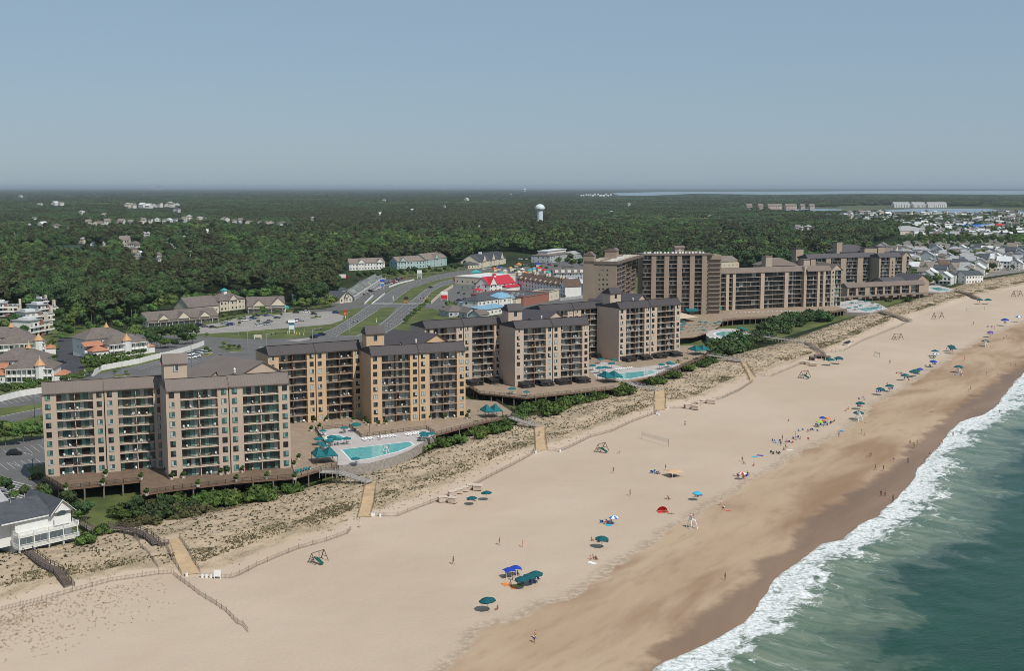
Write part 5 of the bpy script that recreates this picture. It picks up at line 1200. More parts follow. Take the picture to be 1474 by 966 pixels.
# ---- small houses: the beach town on the right and clusters in the woods
HM = [(mat('hw_white', (.64,.63,.60), .8, .05), 'white'), (mat('hw_cream', (.62,.55,.43), .8, .05), 'cream'), (mat('hw_grey', (.40,.42,.43), .8, .05), 'grey'), (mat('hw_blue', (.30,.40,.48), .8, .05), 'pale blue'), (mat('hw_tan', (.45,.35,.26), .8, .05), 'tan')]
HR = [(M_sh1, 'brown grey'), (M_sh2, 'slate'), (M_lgr, 'pale grey'), (M_tanr, 'tan'), (M_wroof, 'white')]
HOUSES = []
def house_proto(w, d, h, wm_, rm, style):
    root = thing('house', '', 'house', (0,0,-500)); a_, c_ = wm_[0], rm[0]
    b = MB(); b.box(-w/2,-d/2,-.3,w/2,d/2,h,a_); b.build('wall', root)
    r = MB()
    if style == 0: r.gable(-w/2,w/2,-d/2,d/2,h+.01,w*.32,c_,a_,along='y')
    elif style == 1: r.gable(-w/2,w/2,-d/2,d/2,h+.01,d*.30,c_,a_,along='x')
    else: r.hip(-w/2,w/2,-d/2,d/2,h+.01,min(w,d)*.30,c_,.5)
    r.build('roof', root); n = 3 if h > 7 else 2; fh = h/n
    for k in range(n):
        b = MB()
        for i in range(4): b.box(-w/2+w*(i+.2)/4,-d/2-.05,k*fh+fh*.3,-w/2+w*(i+.72)/4,-d/2-.01,k*fh+fh*.8,M_glassD)
        for i in range(3): b.box(-w/2-.05,-d/2+d*(i+.3)/3,k*fh+fh*.35,-w/2-.01,-d/2+d*(i+.6)/3,k*fh+fh*.75,M_glassD)
        b.build('windows', root)
    if style != 1:
        b = MB(); b.box(-w/2+.2,-d/2-2.2,fh-.1,w/2-.2,-d/2-.06,fh+.1,M_trim); b.box(-w/2+.2,-d/2-2.2,fh+.1,w/2-.2,-d/2-2.1,fh+1.0,M_trim)
        for x in (-w/2+.3,w/2-.5): b.box(x,-d/2-2.1,-.2,x+.2,-d/2-1.9,fh-.11,M_trim)
        b.build('deck', root)
    remember(root); root['_d'] = wm_[1]+' house with '+rm[1]+(' gabled',' gabled',' hipped')[style]+' roof'; HOUSES.append(root)
rh = random.Random(12)
for i in range(16): house_proto(rh.uniform(8,13), rh.uniform(10,15), rh.choice((6,6.5,8.5,9.5)), HM[(0,0,1,0,2,0,3,0,4,0,2,0,1,0,0,2)[i]], HR[(0,1,2,2,1,0,2,3,0,4,2,1,3,4,2,1)[i]], i % 3)
desc = {h.name: h['_d'] for h in HOUSES}
for h in HOUSES: del h['_d']
def put_house(px, py, i, rz, where, grp, s=1.0):
    x, y = at(px, py, 2.0); h = HOUSES[i % len(HOUSES)]; clone(h, (x,y,2.0), rz, desc[h.name]+' '+where, grp+', '+desc[h.name], s)
TOWN = [(1238,392),(1262,366),(1292,350),(1335,333),(1385,322),(1440,316),(1500,311),(1500,384),(1440,392),(1400,404),(1352,411),(1320,404),(1290,398)]
rt_ = random.Random(31); cnt = 0; occ = []
ta = R(-33)+.05
pxs = []
for i in range(-60, 160):
    for j in range(-40, 70):
        u = 1180+i*17+rt_.uniform(-2,2); v = -280+j*21+(6 if i % 4 < 2 else 0)+rt_.uniform(-2,2)
        x, y = xy(u, v)
        if y < 100: continue
        px, py = proj(x, y, 2.0)
        if not inpoly(px, py, TOWN) or rt_.random() < .22: continue
        pxs.append((y, float(px), float(py), x, y))
pxs.sort()
for k, (_, px, py, x, y) in enumerate(pxs[:190]):
    h = HOUSES[rt_.randrange(16)]; near_ = 'in the near streets of the beach town' if k < 65 else ('in the middle streets of the beach town' if k < 130 else 'in the far streets of the beach town')
    clone(h, (x,y,2.0), ta+rt_.choice((0,math.pi/2,math.pi,-math.pi/2)), desc[h.name]+' '+near_, desc[h.name]+' '+near_, rt_.uniform(.9,1.15))
# far roofs beyond those, too many and too small to be told apart
b = MB(); ms = [HM[0][0], HM[1][0], HM[2][0], HM[0][0]]; rs = [M_sh1, M_lgr, M_wroof, M_sh2]
FT = [(1285,352),(1335,334),(1250,318),(1180,312),(1240,307),(1330,308),(1400,308),(1500,305),(1500,352)]
nfar = 0
for _ in range(5200):
    px, py = rt_.uniform(1180,1500), rt_.uniform(306,345)
    if not inpoly(px, py, FT): continue
    x, y = at(px, py, 2)
    if any(abs(px-q[0]) < 3.0 and abs(py-q[1]) < .9 for q in occ[-260:]): continue
    occ.append((px, py)); w = rt_.uniform(8,15); d = rt_.uniform(8,13); h = rt_.uniform(5,10); a_ = ta+rt_.choice((0,1.57)); c, s = math.cos(a_), math.sin(a_)
    n0 = len(b.v); b.box(-w/2,-d/2,0,w/2,d/2,h,ms[nfar % 4]); b.gable(-w/2,w/2,-d/2,d/2,h,w*.25,rs[rt_.randrange(4)],ms[nfar % 4])
    b.v[n0:] = [(x+c*p[0]-s*p[1], y+s*p[0]+c*p[1], 2+p[2]) for p in b.v[n0:]]; nfar += 1
    if nfar > 430: break
o = b.build('far_town_roofs'); kind(o, 'stuff', 'mass of tiny pale houses in the distant town', 'houses')
CLEAR_H = [(30,284,20,'w'),(80,296,8,'w'),(88,296,5,'w'),(190,298,20,'w'),(215,299,18,'w'),(245,298,14,'w'),(255,306,10,'w'),(58,296,6,'w'),(62,327,8,'w'),(42,327,5,'w'),(82,330,9,'w'),(98,330,6,'w'),(208,341,7,'w'),(214,343,5,'w'),(261,337,5,'w'),(298,337,4,'w'),(152,357,7,'w'),(186,357,7,'w'),(196,359,6,'w'),(242,351,6,'w'),(30,361,10,'t'),(158,381,6,'w'),(198,380,8,'t'),(232,379,9,'t'),(274,371,9,'t'),
  (547,310,4,'w'),(553,290,5,'w'),(672,289,4,'w'),(593,304,3,'w'),(905,297,4,'w'),(880,308,3,'w'),(1038,335,4,'w'),(1066,325,4,'w'),(1072,342,6,'w'),(640,299,3,'w'),(735,271+10,3,'w'),(1022,313,3,'w'),(532,370,4,'w'),(548,372,4,'w'),(596,362,6,'w'),(176,366,6,'w'),(190,364,6,'t'),(205,372,6,'w'),(225,376,5,'t'),(120,352,6,'w'),(135,358,5,'t'),(250,360,5,'w'),(268,348,5,'w'),(182,345,5,'w'),(330,345,4,'w'),(350,330,5,'t'),(20,340,6,'w'),(50,318,5,'t'),(118,310,6,'w'),(150,312,6,'w'),(450,318,4,'w'),(690,330,4,'w'),(860,340,4,'w')]
for (px, py, sz_, ty) in CLEAR_H: CLEAR.append((px, py, sz_*.6+2.5, 5+.155*(py-269), 1.0))
# ================================================================== FAR HOUSES, WATER TOWER, LAGOON BLOCKS
rw = random.Random(8)
PALE = [i for i, h in enumerate(HOUSES) if desc[h.name].startswith(('white', 'cream'))]; TAN = [i for i, h in enumerate(HOUSES) if 'tan' in desc[h.name] or 'brown grey' in desc[h.name]]
for (px, py, sz_, ty) in CLEAR_H:
    d = 88*F0/(py-269); s = min(2.0, max(.9, sz_*2*d/F0/11*.55))
    put_house(px, py, rw.choice(PALE if ty == 'w' else TAN), rw.uniform(-.6,.6), 'among the inland woods', 'house among the inland woods', s)
def house_row(x0, y0, x1, y1, n, ty, where, s=1.0):
    for i in range(n):
        f = (i+rw.uniform(.2,.8))/n; px, py = x0+(x1-x0)*f, y0+(y1-y0)*f+rw.uniform(-.5,.5)
        put_house(px, py, rw.choice(PALE if ty == 'w' else TAN), rw.uniform(-.5,.5), where, 'house '+where, s*rw.uniform(.85,1.2)); CLEAR.append((px, py, s*7*(py-269)/88+1.2, 4+.12*(py-269), .8))
house_row(182,300,262,298,9,'w','in the far row at the left', 1.7)
house_row(122,327,210,324,9,'t','in the tan row, left woods', 1.15)
house_row(200,322,300,318,10,'w','in the white row, left woods', 1.15)
house_row(316,320,422,327,12,'t','in the right tan row, left woods', 1.1)
house_row(176,357,204,360,4,'w','in the left woods clearing', 1.1)
house_row(1138,333,1172,335,5,'w','at the wood edge before town')
house_row(1215,311,1290,311,8,'w','along the lagoon', 1.3)
# green hall in the left woods
CLEAR.append((108,362,46,16,3))
building('long low hall with dark green roof in the left woods', (66,366),(140,368), 46, 5, 'gable', 6, M_cream, mat('dark_green_roof', (.03,.06,.04), .8), name='sports_hall', cols=6)
CLEAR.append((1318,334,28,9,2)); building('broad grey roofed school beside the beach town', (1296,338),(1342,337), 60, 7, 'hip', 8, M_cream, M_lgr, name='school', cat='school', cols=9)
building('long building with bright blue roof in the beach town', (1386,333),(1432,331), 30, 7, 'gable', 5, M_cream, mat('bright_blue_roof', (.03,.14,.42), .6), cols=6)
building('red roofed building in the beach town', (1436,331),(1447,331), 20, 7, 'gable', 5, M_cream, M_redr, cols=3)
building('long light blue roofed beach house at the end of the dunes', (1405,389),(1443,387), 14, 6, 'hip', 2.5, M_siding, M_blur, rows=2, name='house', cat='house', cols=8)
building('white cottage with grey roof nearest the dunes at the end of the town', (1390,409),(1415,408), 14, 8, 'gable', 3.5, M_siding, M_sh2, rows=2, name='house', cat='house', cols=6)
building('cream gabled house beside the farthest condo block', (1326,397),(1338,398), 16, 7, 'gable', 6, M_cream, M_tanr, rows=2, name='house', cat='house', cols=3, along='y')
building('cream house with deep brown roof beside the farthest condo block', (1341,396),(1356,397), 16, 8, 'gable', 7, M_cream, M_sh3, rows=2, name='house', cat='house', cols=3, along='y')
building('tan gabled house behind the low annexe', (1360,397),(1376,398), 16, 7, 'gable', 6, M_cream, M_tanr, rows=2, name='house', cat='house', cols=4, along='y')
building('small brown roofed building behind the tallest tower', (1034,386),(1064,385), 30, 7, 'gable', 5, M_cream, M_tanr, cols=5); CLEAR.append((1048,386,18,10,3))
# condo rows over the lagoon
for i, (a_, b_) in enumerate(((1287,1310),(1314,1332),(1336,1363))):
    building('long white condo row on the far shore of the lagoon, '+('left','middle','right')[i]+' of three', (a_,299),(b_,299), 40, 14, 'gable', 10, M_siding, M_lgr, name='condo_row', cat='apartment building', rows=3, cols=10, ww=3, wh=2.6)
for i, (a_, b_) in enumerate(((1075,1083),(1092,1099),(1106,1126),(1131,1147),(1153,1159),(1166,1173))):
    building('pinkish condo block on the near shore of the small lagoon, %s from the left' % ('first','second','third','fourth','fifth','sixth')[i], (a_,301),(b_,301), 30, 12, 'gable', 9, mat('pinkish_siding', (.55,.42,.36), .85), M_tanr, name='condo_row', cat='apartment building', rows=3, cols=6, ww=3, wh=2.4)
    CLEAR.append(((a_+b_)/2, 301, (b_-a_)/2+2, 6, 1))
CLEAR.append((1325,299,44,4,1)); 
for k in range(26):
    px = 836+k*3.3+rw.uniform(-1,1); py = 280.5+rw.uniform(0,2.6); building('long pale marina shed by the far bay', (px,py),(px+2.2,py), 60, 9, 'gable', 5, M_siding, M_wroof, name='shed', cat='shed', cols=0, group='pale sheds by the far bay') if k < 14 else None
CLEAR.append((880,281.5,48,4,2)); CLEAR.append((1180,299,30,3,1))
# water towers
def water_tower(px, base, top, wpx, label):
    x, y = at(px, base, 2); d = math.hypot(x, y); h = (base-top)*d/F0; r = wpx*d/F0/2; rt = thing('water_tower', label, 'water tower', (x,y,2.0))
    m = mat('pale_tower_steel', (.62,.70,.72), .4, .05, .05); n = 20; zc = h-r*.80; b = MB(); pr = []
    for k in range(9): t = -math.pi/2+math.pi*k/8; pr.append((max(.05, r*math.cos(t)), zc+r*.80*math.sin(t)))
    for (r0, z0), (r1, z1) in zip(pr[:-1], pr[1:]):
        for i in range(n):
            a0, a1 = 2*math.pi*i/n, 2*math.pi*(i+1)/n; b.face([(r0*math.cos(a0),r0*math.sin(a0),z0),(r0*math.cos(a1),r0*math.sin(a1),z0),(r1*math.cos(a1),r1*math.sin(a1),z1),(r1*math.cos(a0),r1*math.sin(a0),z1)], m)
    b.build('tank', rt, smooth=True); b = MB(); b.cyl(0,0,-1,zc-r*.5,r*.62,m,r*.60,n=16); b.build('column', rt)
    b = MB(); b.cyl(0,0,zc-r*.12,zc+r*.02,r*1.03,M_white,n=20); b.build('band', rt)
CLEAR.append((777,318,9,9,1)); water_tower(777.2,322,293.8,13.5,'large pale bulb shaped water tower standing out of the woods')
water_tower(755,276.5,271.2,4,'tiny water tower near the horizon right of the middle'); water_tower(638,272.5,267.2,2.0,'tiny water tower on the horizon left of the middle')
x, y = at(228,272.4,2); rt = thing('power_plant', 'distant power plant with tall stack on the horizon at the left', 'power plant', (x,y,2.0)); q = math.hypot(x,y)/F0
mpp = mat('plant_concrete', (.40,.36,.36), .8)
b = MB(); b.box(-8*q,0,0,-5*q,4*q,2.6*q,mpp); b.box(-4*q,0,0,4*q,4*q,3.4*q,mpp); b.box(-1*q,0,3.4*q,1.6*q,3*q,4.6*q,mpp); b.box(22*q,0,0,25*q,3*q,2.6*q,mpp); b.build('halls', rt)
for dx, hh in ((.6,8.6),(-2.5,5)): b = MB(); b.cyl(dx*q,-.2*q,0,hh*q,.22*q,mpp,.16*q,n=8); b.build('smokestack', rt)
# trees standing in the town and around the roads
def spot_tree(px, py, k, s, label, grp): x, y = at(px, py, 2.0); plant(TREES[k], x, y, 2.0, s, label, 'tree', grp)
for px, py, k, s in ((1282,393,2,.8),(1290,396,2,.7),(1300,398,2,.9),(1306,404,5,.7),(1313,406,2,.7),(1318,409,2,.8),(1325,410,5,.9),(1333,409,2,.8),(1340,410,5,.8),(1346,411,2,.7),(1310,398,2,.8),(1384,398,5,.9),(1366,400,2,.8)):
    spot_tree(px, py, k, s, 'dark leafy tree in the clump between the annexe and the beach town', 'trees between annexe and town')
for i in range(30):
    px, py = 1352+i*2.0+rw.uniform(-1,1), 373-(i*.02)+rw.uniform(-2.5,1.5); spot_tree(px+8, py, rw.choice((0,1,2,5)), rw.uniform(.7,1.0), 'leafy tree of the long green belt across the beach town', 'trees of the green belt in town')
for i in range(12):
    while True:
        px, py = rw.uniform(1240,1474), rw.uniform(322,398)
        if inpoly(px, py, TOWN): break
    spot_tree(px, py, rw.choice((0,2,5)), rw.uniform(.5,.9), 'small leafy tree between houses of the beach town', 'trees between the town houses')
# by the plaza, roads and drives
def row(label, grp, lst):
    for px, py, k, s in lst: spot_tree(px, py, k, s, label, grp)
row('dark tree in the dense row between the white fence and the plaza', 'trees behind the white fence', [(218+i*6.5+rw.uniform(-2,2), 504-i*1.3+rw.uniform(-5,3), rw.choice((2,2,5,0)), rw.uniform(.55,.8)) for i in range(11)]+[(215+i*6,494-i*.5,2,.7) for i in range(11)])
row('dark bush like tree before the middle resort house', 'bushes before the resort house', [(150+i*7,519-i*1.0,5,.38) for i in range(9)])
row('bright green tree beside the dark driveway', 'trees beside the dark driveway', [(76,500,0,.5),(82,508,5,.5),(88,492,0,.5),(79,520,5,.45),(114,500,0,.5),(120,506,5,.55),(116,492,5,.5),(123,512,5,.4),(126,530,0,.6),(135,536,0,.62),(129,542,5,.5),(118,545,5,.5),(108,548,5,.45),(100,550,5,.5),(92,553,5,.5),(75,535,5,.4),(70,528,5,.35)])
row('green tree along the fence at the left edge', 'trees at the left edge fence', [(-10,570,0,.7),(6,571,0,.6),(22,568,5,.7),(34,567,5,.6),(46,565,5,.6),(56,560,5,.55),(66,556,5,.5),(40,556,5,.5)])
row('rounded green tree on the verge left of the nearest condo block', 'trees on the left verge', [(-8,640,0,.75),(8,642,0,.8),(22,640,1,.65),(34,637,0,.7),(46,634,0,.75),(58,632,0,.6),(62,606,5,.3)])
row('large green tree between the townhouses and the driveway', 'large trees by the townhouses', [(96,478,1,.9),(108,470,0,.9),(120,474,2,.95),(88,486,2,.8),(84,466,2,.8),(130,484,0,.8),(144,478,2,.85),(20,478,2,.9),(6,486,0,.9),(-8,478,2,.9),(34,492,2,.8),(14,500,2,.7),(45,500,5,.8),(100,488,0,.75),(150,490,0,.8),(32,470,0,.7),(40,462,2,.7),(-12,500,0,.9),(94,460,2,.8),(170,478,0,.8),(184,480,2,.8),(195,487,0,.8),(200,478,2,.9),(206,488,5,.7),(160,468,2,.9)])
row('leafy tree behind the shopping plaza', 'trees behind the plaza', [(206,463,2,.9),(218,456,0,.9),(196,470,0,.8)]+[(230+i*9,449-i*.9,rw.choice((0,2,1)),.95) for i in range(20)])
row('round tree in the planted court of the plaza', 'trees in the plaza court', [(324,461,5,.6),(330,464,5,.5),(338,457,5,.5),(378,454,0,.62),(366,459,5,.4),(352,461,5,.35),(345,468,5,.3),(372,466,5,.35)])
row('green tree in the dense clump at the street corner beside the plaza', 'trees at the street corner clump', [(424,446,0,.8),(434,447,1,.8),(444,447,0,.8),(454,446,2,.8),(464,445,0,.85),(474,443,1,.8),(482,441,0,.7),(430,438,0,.9),(444,436,2,.9),(458,434,0,.9),(470,434,1,.85),(452,426,2,.9),(438,428,0,.9),(462,424,0,.8)])
row('dark green tree in the row before the turquoise inn', 'trees before the inn', [(516,404.0,2,0.75),(521,403.2,5,0.84),(526,403.0,2,0.69),(531,402.2,5,0.78),(536,401.0,2,0.75),(541,400.2,5,0.84),(545,405.0,2,0.75),(550,404.2,5,0.84),(555,401.0,2,0.84),(560,400.2,5,0.95),(562,398.0,2,0.80),(567,397.2,5,0.89),(566,403.0,2,0.80),(571,402.2,5,0.89),(577,401.0,2,0.75),(582,400.2,5,0.84),(588,399.0,4,0.75),(593,398.2,5,0.84),(596,398.0,2,0.75),(601,397.2,5,0.84),(606,397.0,2,0.69),(611,396.2,5,0.78),(618,395.0,3,0.62),(623,394.2,5,0.70),(628,395.0,2,0.58),(633,394.2,5,0.65),(640,393.0,2,0.58),(645,392.2,5,0.65),(650,391.0,2,0.66),(655,390.2,5,0.74),(660,388.0,2,0.62),(665,387.2,5,0.70),(669,386.0,4,0.62),(674,385.2,5,0.70)])
row('round green tree beside the highway right of the crossing', 'trees right of the crossing', [(645,448,0,.7),(652,447,5,.8),(640,451,5,.6),(650,453,5,.6)])
row('green tree of the hedge between the highway and the dark condo roofs', 'hedge trees by the highway', [(584+i*3.4,465-i*2.9+rw.uniform(-1,1),5,.5) for i in range(10)])
row('green tree behind the long hotel near the office building', 'trees near the office building', [(805,381,0,.9),(816,383,2,.9),(826,385,0,1.0),(835,387,2,.9),(821,378,2,.9),(800,387,5,.6),(812,390,5,.6),(742,394,5,.6),(758,396,5,.5),(765,399,5,.5),(790,395,5,.5)])
row('tiny ornamental tree in a car park island', 'ornamental trees in car parks', [(165,539.5,5,.3),(182,539.5,5,.25),(297,507,5,.38),(302,509,5,.3),(322,500,5,.4),(330,503,5,.4),(337,501,5,.3),(344,503,5,.3),(310,527,5,.35),(294,536,2,.3),(298,486,5,.35),(345,463,5,.3),(400,450,5,.3),(405,456,5,.3),(450,452,5,.25),(455,458,5,.25)])
row('low pine on the lawn in front of the nearest condo block', 'low pines before the nearest block', [(190,745,2,.42),(200,741,2,.4),(235,737,2,.38),(244,736,2,.36),(182,752,5,.4)])
row('dark evergreen beside the white beach house', 'evergreens by the beach house', [(104,742,2,.5),(112,750,2,.5),(118,752,5,.5),(100,733,2,.5),(125,752,2,.45)])
row('dark tree behind the white beach house at the left edge', 'trees behind the beach house', [(2,712,2,.5),(12,718,2,.5),(22,722,5,.45),(35,725,2,.4),(48,720,5,.35),(58,719,5,.4),(64,712,5,.4),(70,716,5,.3)])
row('leafy street tree among the shops and car parks of the fun park', 'street trees by the fun park', [(722,386,5,.6),(731,388,0,.5),(739,388,5,.5),(751,387,5,.5),(766,387,0,.5),(779,387,5,.55),(786,389,5,.5),(684,412,5,.4),(697,425,5,.4),(746,430,5,.45),(660,424,5,.35),(668,426,5,.3),(812,430,5,.4),(820,426,5,.5),(830,424,5,.5),(700,400,5,.45),(675,400,5,.4)])
row('slim tree left of the oval pool terrace', 'trees by the oval pool', [(1040,484+6,5,.2),(985,486,5,.3),(996,488,5,.35)])
# ================================================================== VEHICLES, SIGNS, POLES, FENCES
def car_proto(nm, paint, L=4.6, Wd=1.85, kind_='car'):
    root = thing(nm, '', 'car' if kind_ == 'car' else kind_, (0,0,-500)); h0, h1 = (.95, 1.5) if kind_ == 'car' else (1.05, 1.85)
    b = MB(); w = Wd/2
    prof = [(-L/2,.35),(L/2,.35),(L/2,.75),(L/2-.25,h0-.08),(L*.22,h0),(-L/2+.15,h0),(-L/2,.8)]
    n = len(prof); i = len(b.v); b.v += [(p[0],-w,p[1]) for p in prof]+[(p[0],w,p[1]) for p in prof]; k = b.mi(paint)
    b.f.append(tuple(range(i,i+n))); b.m.append(k); b.f.append(tuple(i+n+n-1-j for j in range(n))); b.m.append(k)
    for j in range(n): b.f.append((i+j, i+n+j, i+n+(j+1)%n, i+(j+1)%n)); b.m.append(k)
    rf = -L*.30 if kind_ != 'pickup' else -.2
    b.hexa([(rf,-w*.78,h1-.03),(L*.10,-w*.78,h1-.03),(L*.10,w*.78,h1-.03),(rf,w*.78,h1-.03),(rf+.03,-w*.76,h1+.03),(L*.09,-w*.76,h1+.03),(L*.09,w*.76,h1+.03),(rf+.03,w*.76,h1+.03)], paint)
    b.build('body', root)
    b = MB(); r0 = -L*.42 if kind_ == 'car' else (-.5 if kind_ == 'pickup' else -L*.46)
    b.hexa([(r0,-w*.95,h0+.005),(L*.24,-w*.95,h0+.005),(L*.24,w*.95,h0+.005),(r0,w*.95,h0+.005),(rf,-w*.77,h1-.035),(L*.10,-w*.77,h1-.035),(L*.10,w*.77,h1-.035),(rf,w*.77,h1-.035)], M_glassD); b.build('windows', root)
    for x in (-L*.31, L*.31):
        for y in (-w+.02, w-.02):
            b = MB(); m_ = len(b.v); b.cyl(0,0,-.11,.11,.33,M_dark,n=10); b.v = [(p[0]+x, y+p[2], p[1]+.33) for p in b.v]; b.build('wheel', root)
    for y in (-w*.7, w*.7): b = MB(); b.box(L/2+.003,y-.18,.6,L/2+.02,y+.18,.74,M_trim); b.build('headlight', root)
    remember(root); return root
PAINT = {c: mat('car_paint_'+c, v, .25, .03, spec=.6) for c, v in dict(white=(.72,.72,.72), black=(.015,.015,.018), silver=(.38,.39,.40), grey=(.12,.125,.13), red=(.35,.02,.02), blue=(.02,.06,.20), green=(.03,.09,.06), tan=(.35,.29,.2)).items()}
CARS = {c: car_proto('parked_car', p) for c, p in PAINT.items()}; SUV = {c: car_proto('parked_car', PAINT[c], 4.9, 1.95, 'suv') for c in ('black','white','silver','blue')}
for s in SUV.values(): s['category'] = 'car'
def park(px, py, c, az, where, grp=None, suv=False, z=2.02):
    x, y = at(px, py, z); p = (SUV if suv and c in SUV else CARS)[c]
    clone(p, (x,y,z+.012), az, '%s %s %s' % (c, 'SUV' if p in SUV.values() else 'car', where), '%s %s %s' % (c, 'SUVs' if p in SUV.values() else 'cars', grp or where))
PA = 'parked in the shopping plaza lot'
for px, py, c, az, sv in ((256,474,'grey',.2,0),(260,475,'blue',.1,0),(264,474.6,'black',.1,1),(286,469,'black',.2,1),(290,470,'black',.1,1),(295,471,'grey',.2,0),(306,472,'black',.2,0),(303,461,'tan',.1,0),(322,467,'silver',.6,0),(326,466,'white',.6,1),(331,468.6,'blue',.5,1),(334,467.5,'silver',.5,0),(347,460,'black',.4,0),(352,462,'white',.4,1),(357,461,'silver',.4,0),(364,459.5,'blue',.3,1),(369,455.5,'black',.3,1),(372,470,'white',.5,0),(377,468.5,'silver',.5,0),(382,466.8,'black',.5,0),(386,467.5,'silver',.5,0),(388,463.5,'grey',.3,0),(384,455,'blue',.4,0),(390,455.5,'silver',.4,0),(399,458.6,'green',.4,0),(417,465,'black',.3,0),(424,463.5,'white',.4,0),(429,462.5,'white',.4,1),(433,462.5,'silver',.3,0),(426,450.6,'black',.1,0),(441,450,'white',.2,1),(452,453,'black',.1,0),(483.5,451,'blue',.35,1)):
    park(px, py, c, az, PA, suv=sv)
for px, py, c, az, sv in ((273,512,'white',.5,1),(277,510.5,'white',.5,1),(283,514,'white',.4,0),(286,511,'silver',.5,0),(276,516,'white',.4,1),(293,508.5,'white',.5,1),(298,509.5,'silver',.5,0),(317,514.5,'black',.3,0),(281,507.5,'grey',.5,0)):
    park(px, py, c, az, 'parked behind the nearest condo block', suv=sv)
park(21,655,'black',.25,'alone in the car park left of the nearest condo block',suv=True); park(89,522.5,'black',.1,'standing at the edge of the dark driveway')
park(318,560,'white',.8,'tucked between the condo blocks')
for px, py, c, sv in ((452,486.5,'black',1),(456,484.5,'blue',0),(463,483,'black',1)): park(px, py, c, .8, 'waiting at the highway intersection', suv=sv)
park(620,414.5,'black',.85,'driving on the far highway lanes'); park(594,446.8,'white',.9,'driving past the crossing toward the condos'); 
for i in range(22):
    c = rw.choice(('white','silver','black','grey','red','blue','white')); f = i/21; park(521+f*56, 424-f*22+rw.uniform(-1.2,1.2), c, .6+rw.uniform(-.2,.2), 'parked in front of the row of shops', suv=rw.random() < .4)
for i in range(14): park(557+i*1.7, 411-i*.75, rw.choice(('white','white','silver','black','red')), .5, 'parked in the sales row by the highway')
for i in range(26): park(742+rw.uniform(0,52), 378+rw.uniform(0,7), rw.choice(('white','silver','black','grey','red','blue')), rw.choice((.2,1.6)), 'parked in the far lot beside the fun park', suv=rw.random() < .4)
for i in range(14): park(748+i*3.4, 373+rw.uniform(-.6,1), rw.choice(('white','silver','black','white','grey')), 1.2, 'parked under the trees behind the far lot')
for i in range(8): park(696+i*4.2, 386+rw.uniform(0,2)-i*.3, rw.choice(('white','blue','silver','black')), .5, 'parked before the three gabled building')
for px, py, c in ((661,433,'black'),(666,434,'grey'),(670,431.5,'black'),(673,436,'silver'),(657,436,'grey'),(686,415.5,'silver'),(694,413,'grey'),(668,438,'blue'),(640,424,'silver')): park(px, py, c, .6, 'parked near the pond and the white houses')
for i in range(12): park(816+i*2.2, 421+rw.uniform(-1,1.5), rw.choice(('white','silver','white','black')), 1.0, 'parked beside the long hotel')
for i in range(10): park(rw.uniform(8,40), 590+rw.uniform(-13,-18), 'white', .3, '') if False else None
# box truck and red bus
def box_truck(px, py, az, cab, boxm, label, nm='box_truck', s=1.0):
    x, y = at(px, py, 2.02); rt = thing(nm, label, 'truck', (x,y,2.024), az); rt.scale = (s,)*3
    b = MB(); b.box(-4,-1.2,.8,2.0,1.2,3.4,boxm); b.build('cargo_box', rt); b = MB(); b.hexa([(2.05,-1.1,.6),(4,-1.1,.6),(4,1.1,.6),(2.05,1.1,.6),(2.05,-1.1,2.6),(3.5,-1.1,2.6),(3.5,1.1,2.6),(2.05,1.1,2.6)], cab); b.build('cab', rt)
    b = MB(); b.hexa([(3.0,-1.11,1.6),(3.86,-1.11,1.6),(3.86,1.11,1.6),(3.0,1.11,1.6),(3.0,-1.11,2.4),(3.62,-1.11,2.4),(3.62,1.11,2.4),(3.0,1.11,2.4)], M_glassD); b.build('windows', rt)
    for x_ in (-2.8,-1.8,3.0):
        for y_ in (-1.05,1.05): b = MB(); b.cyl(0,0,-.15,.15,.5,M_dark,n=10); b.v = [(p[0]+x_, y_+p[2], p[1]+.5) for p in b.v]; b.build('wheel', rt)
box_truck(658,404.5,.9,PAINT['red'],M_redr,'red box truck driving on the far highway lanes')
box_truck(494,401.5,.05,PAINT['red'],M_white,'white box truck with red cab parked behind the shops', s=1.3)
# arrow board trailer on the median
x, y = at(584.5,436,2.15); rt = thing('traffic_board', 'orange trailer with black message board on the highway median', 'traffic sign', (x,y,2.15), .3)
b = MB(); b.box(-1.8,-.1,2.4,1.8,.1,4.6,M_dark); b.build('board', rt); b = MB(); b.box(-1.6,-.8,.5,1.6,.8,1.1,M_org); b.box(-.1,-.1,1.1,.1,.1,2.4,M_org); b.build('trailer', rt)
for s_ in (-.9,.9): b = MB(); b.cyl(0,0,-.1,.1,.45,M_dark,n=10); b.v = [(p[0], s_+p[2], p[1]+.45) for p in b.v]; b.build('wheel', rt)
for px, py in ((615,428),(612,431),(610,434)):
    x, y = at(px, py, 2.02); rt = thing('traffic_barrel', 'orange traffic barrel at the edge of the highway', 'traffic barrel', (x,y,2.02), 0, 'orange barrels by the highway'); b = MB(); b.cyl(0,0,0,1.6,.6,M_org,.45,n=8); b.build('drum', rt); b = MB(); b.cyl(0,0,.6,.9,.60,M_white,.56,n=8); b.build('stripe', rt)
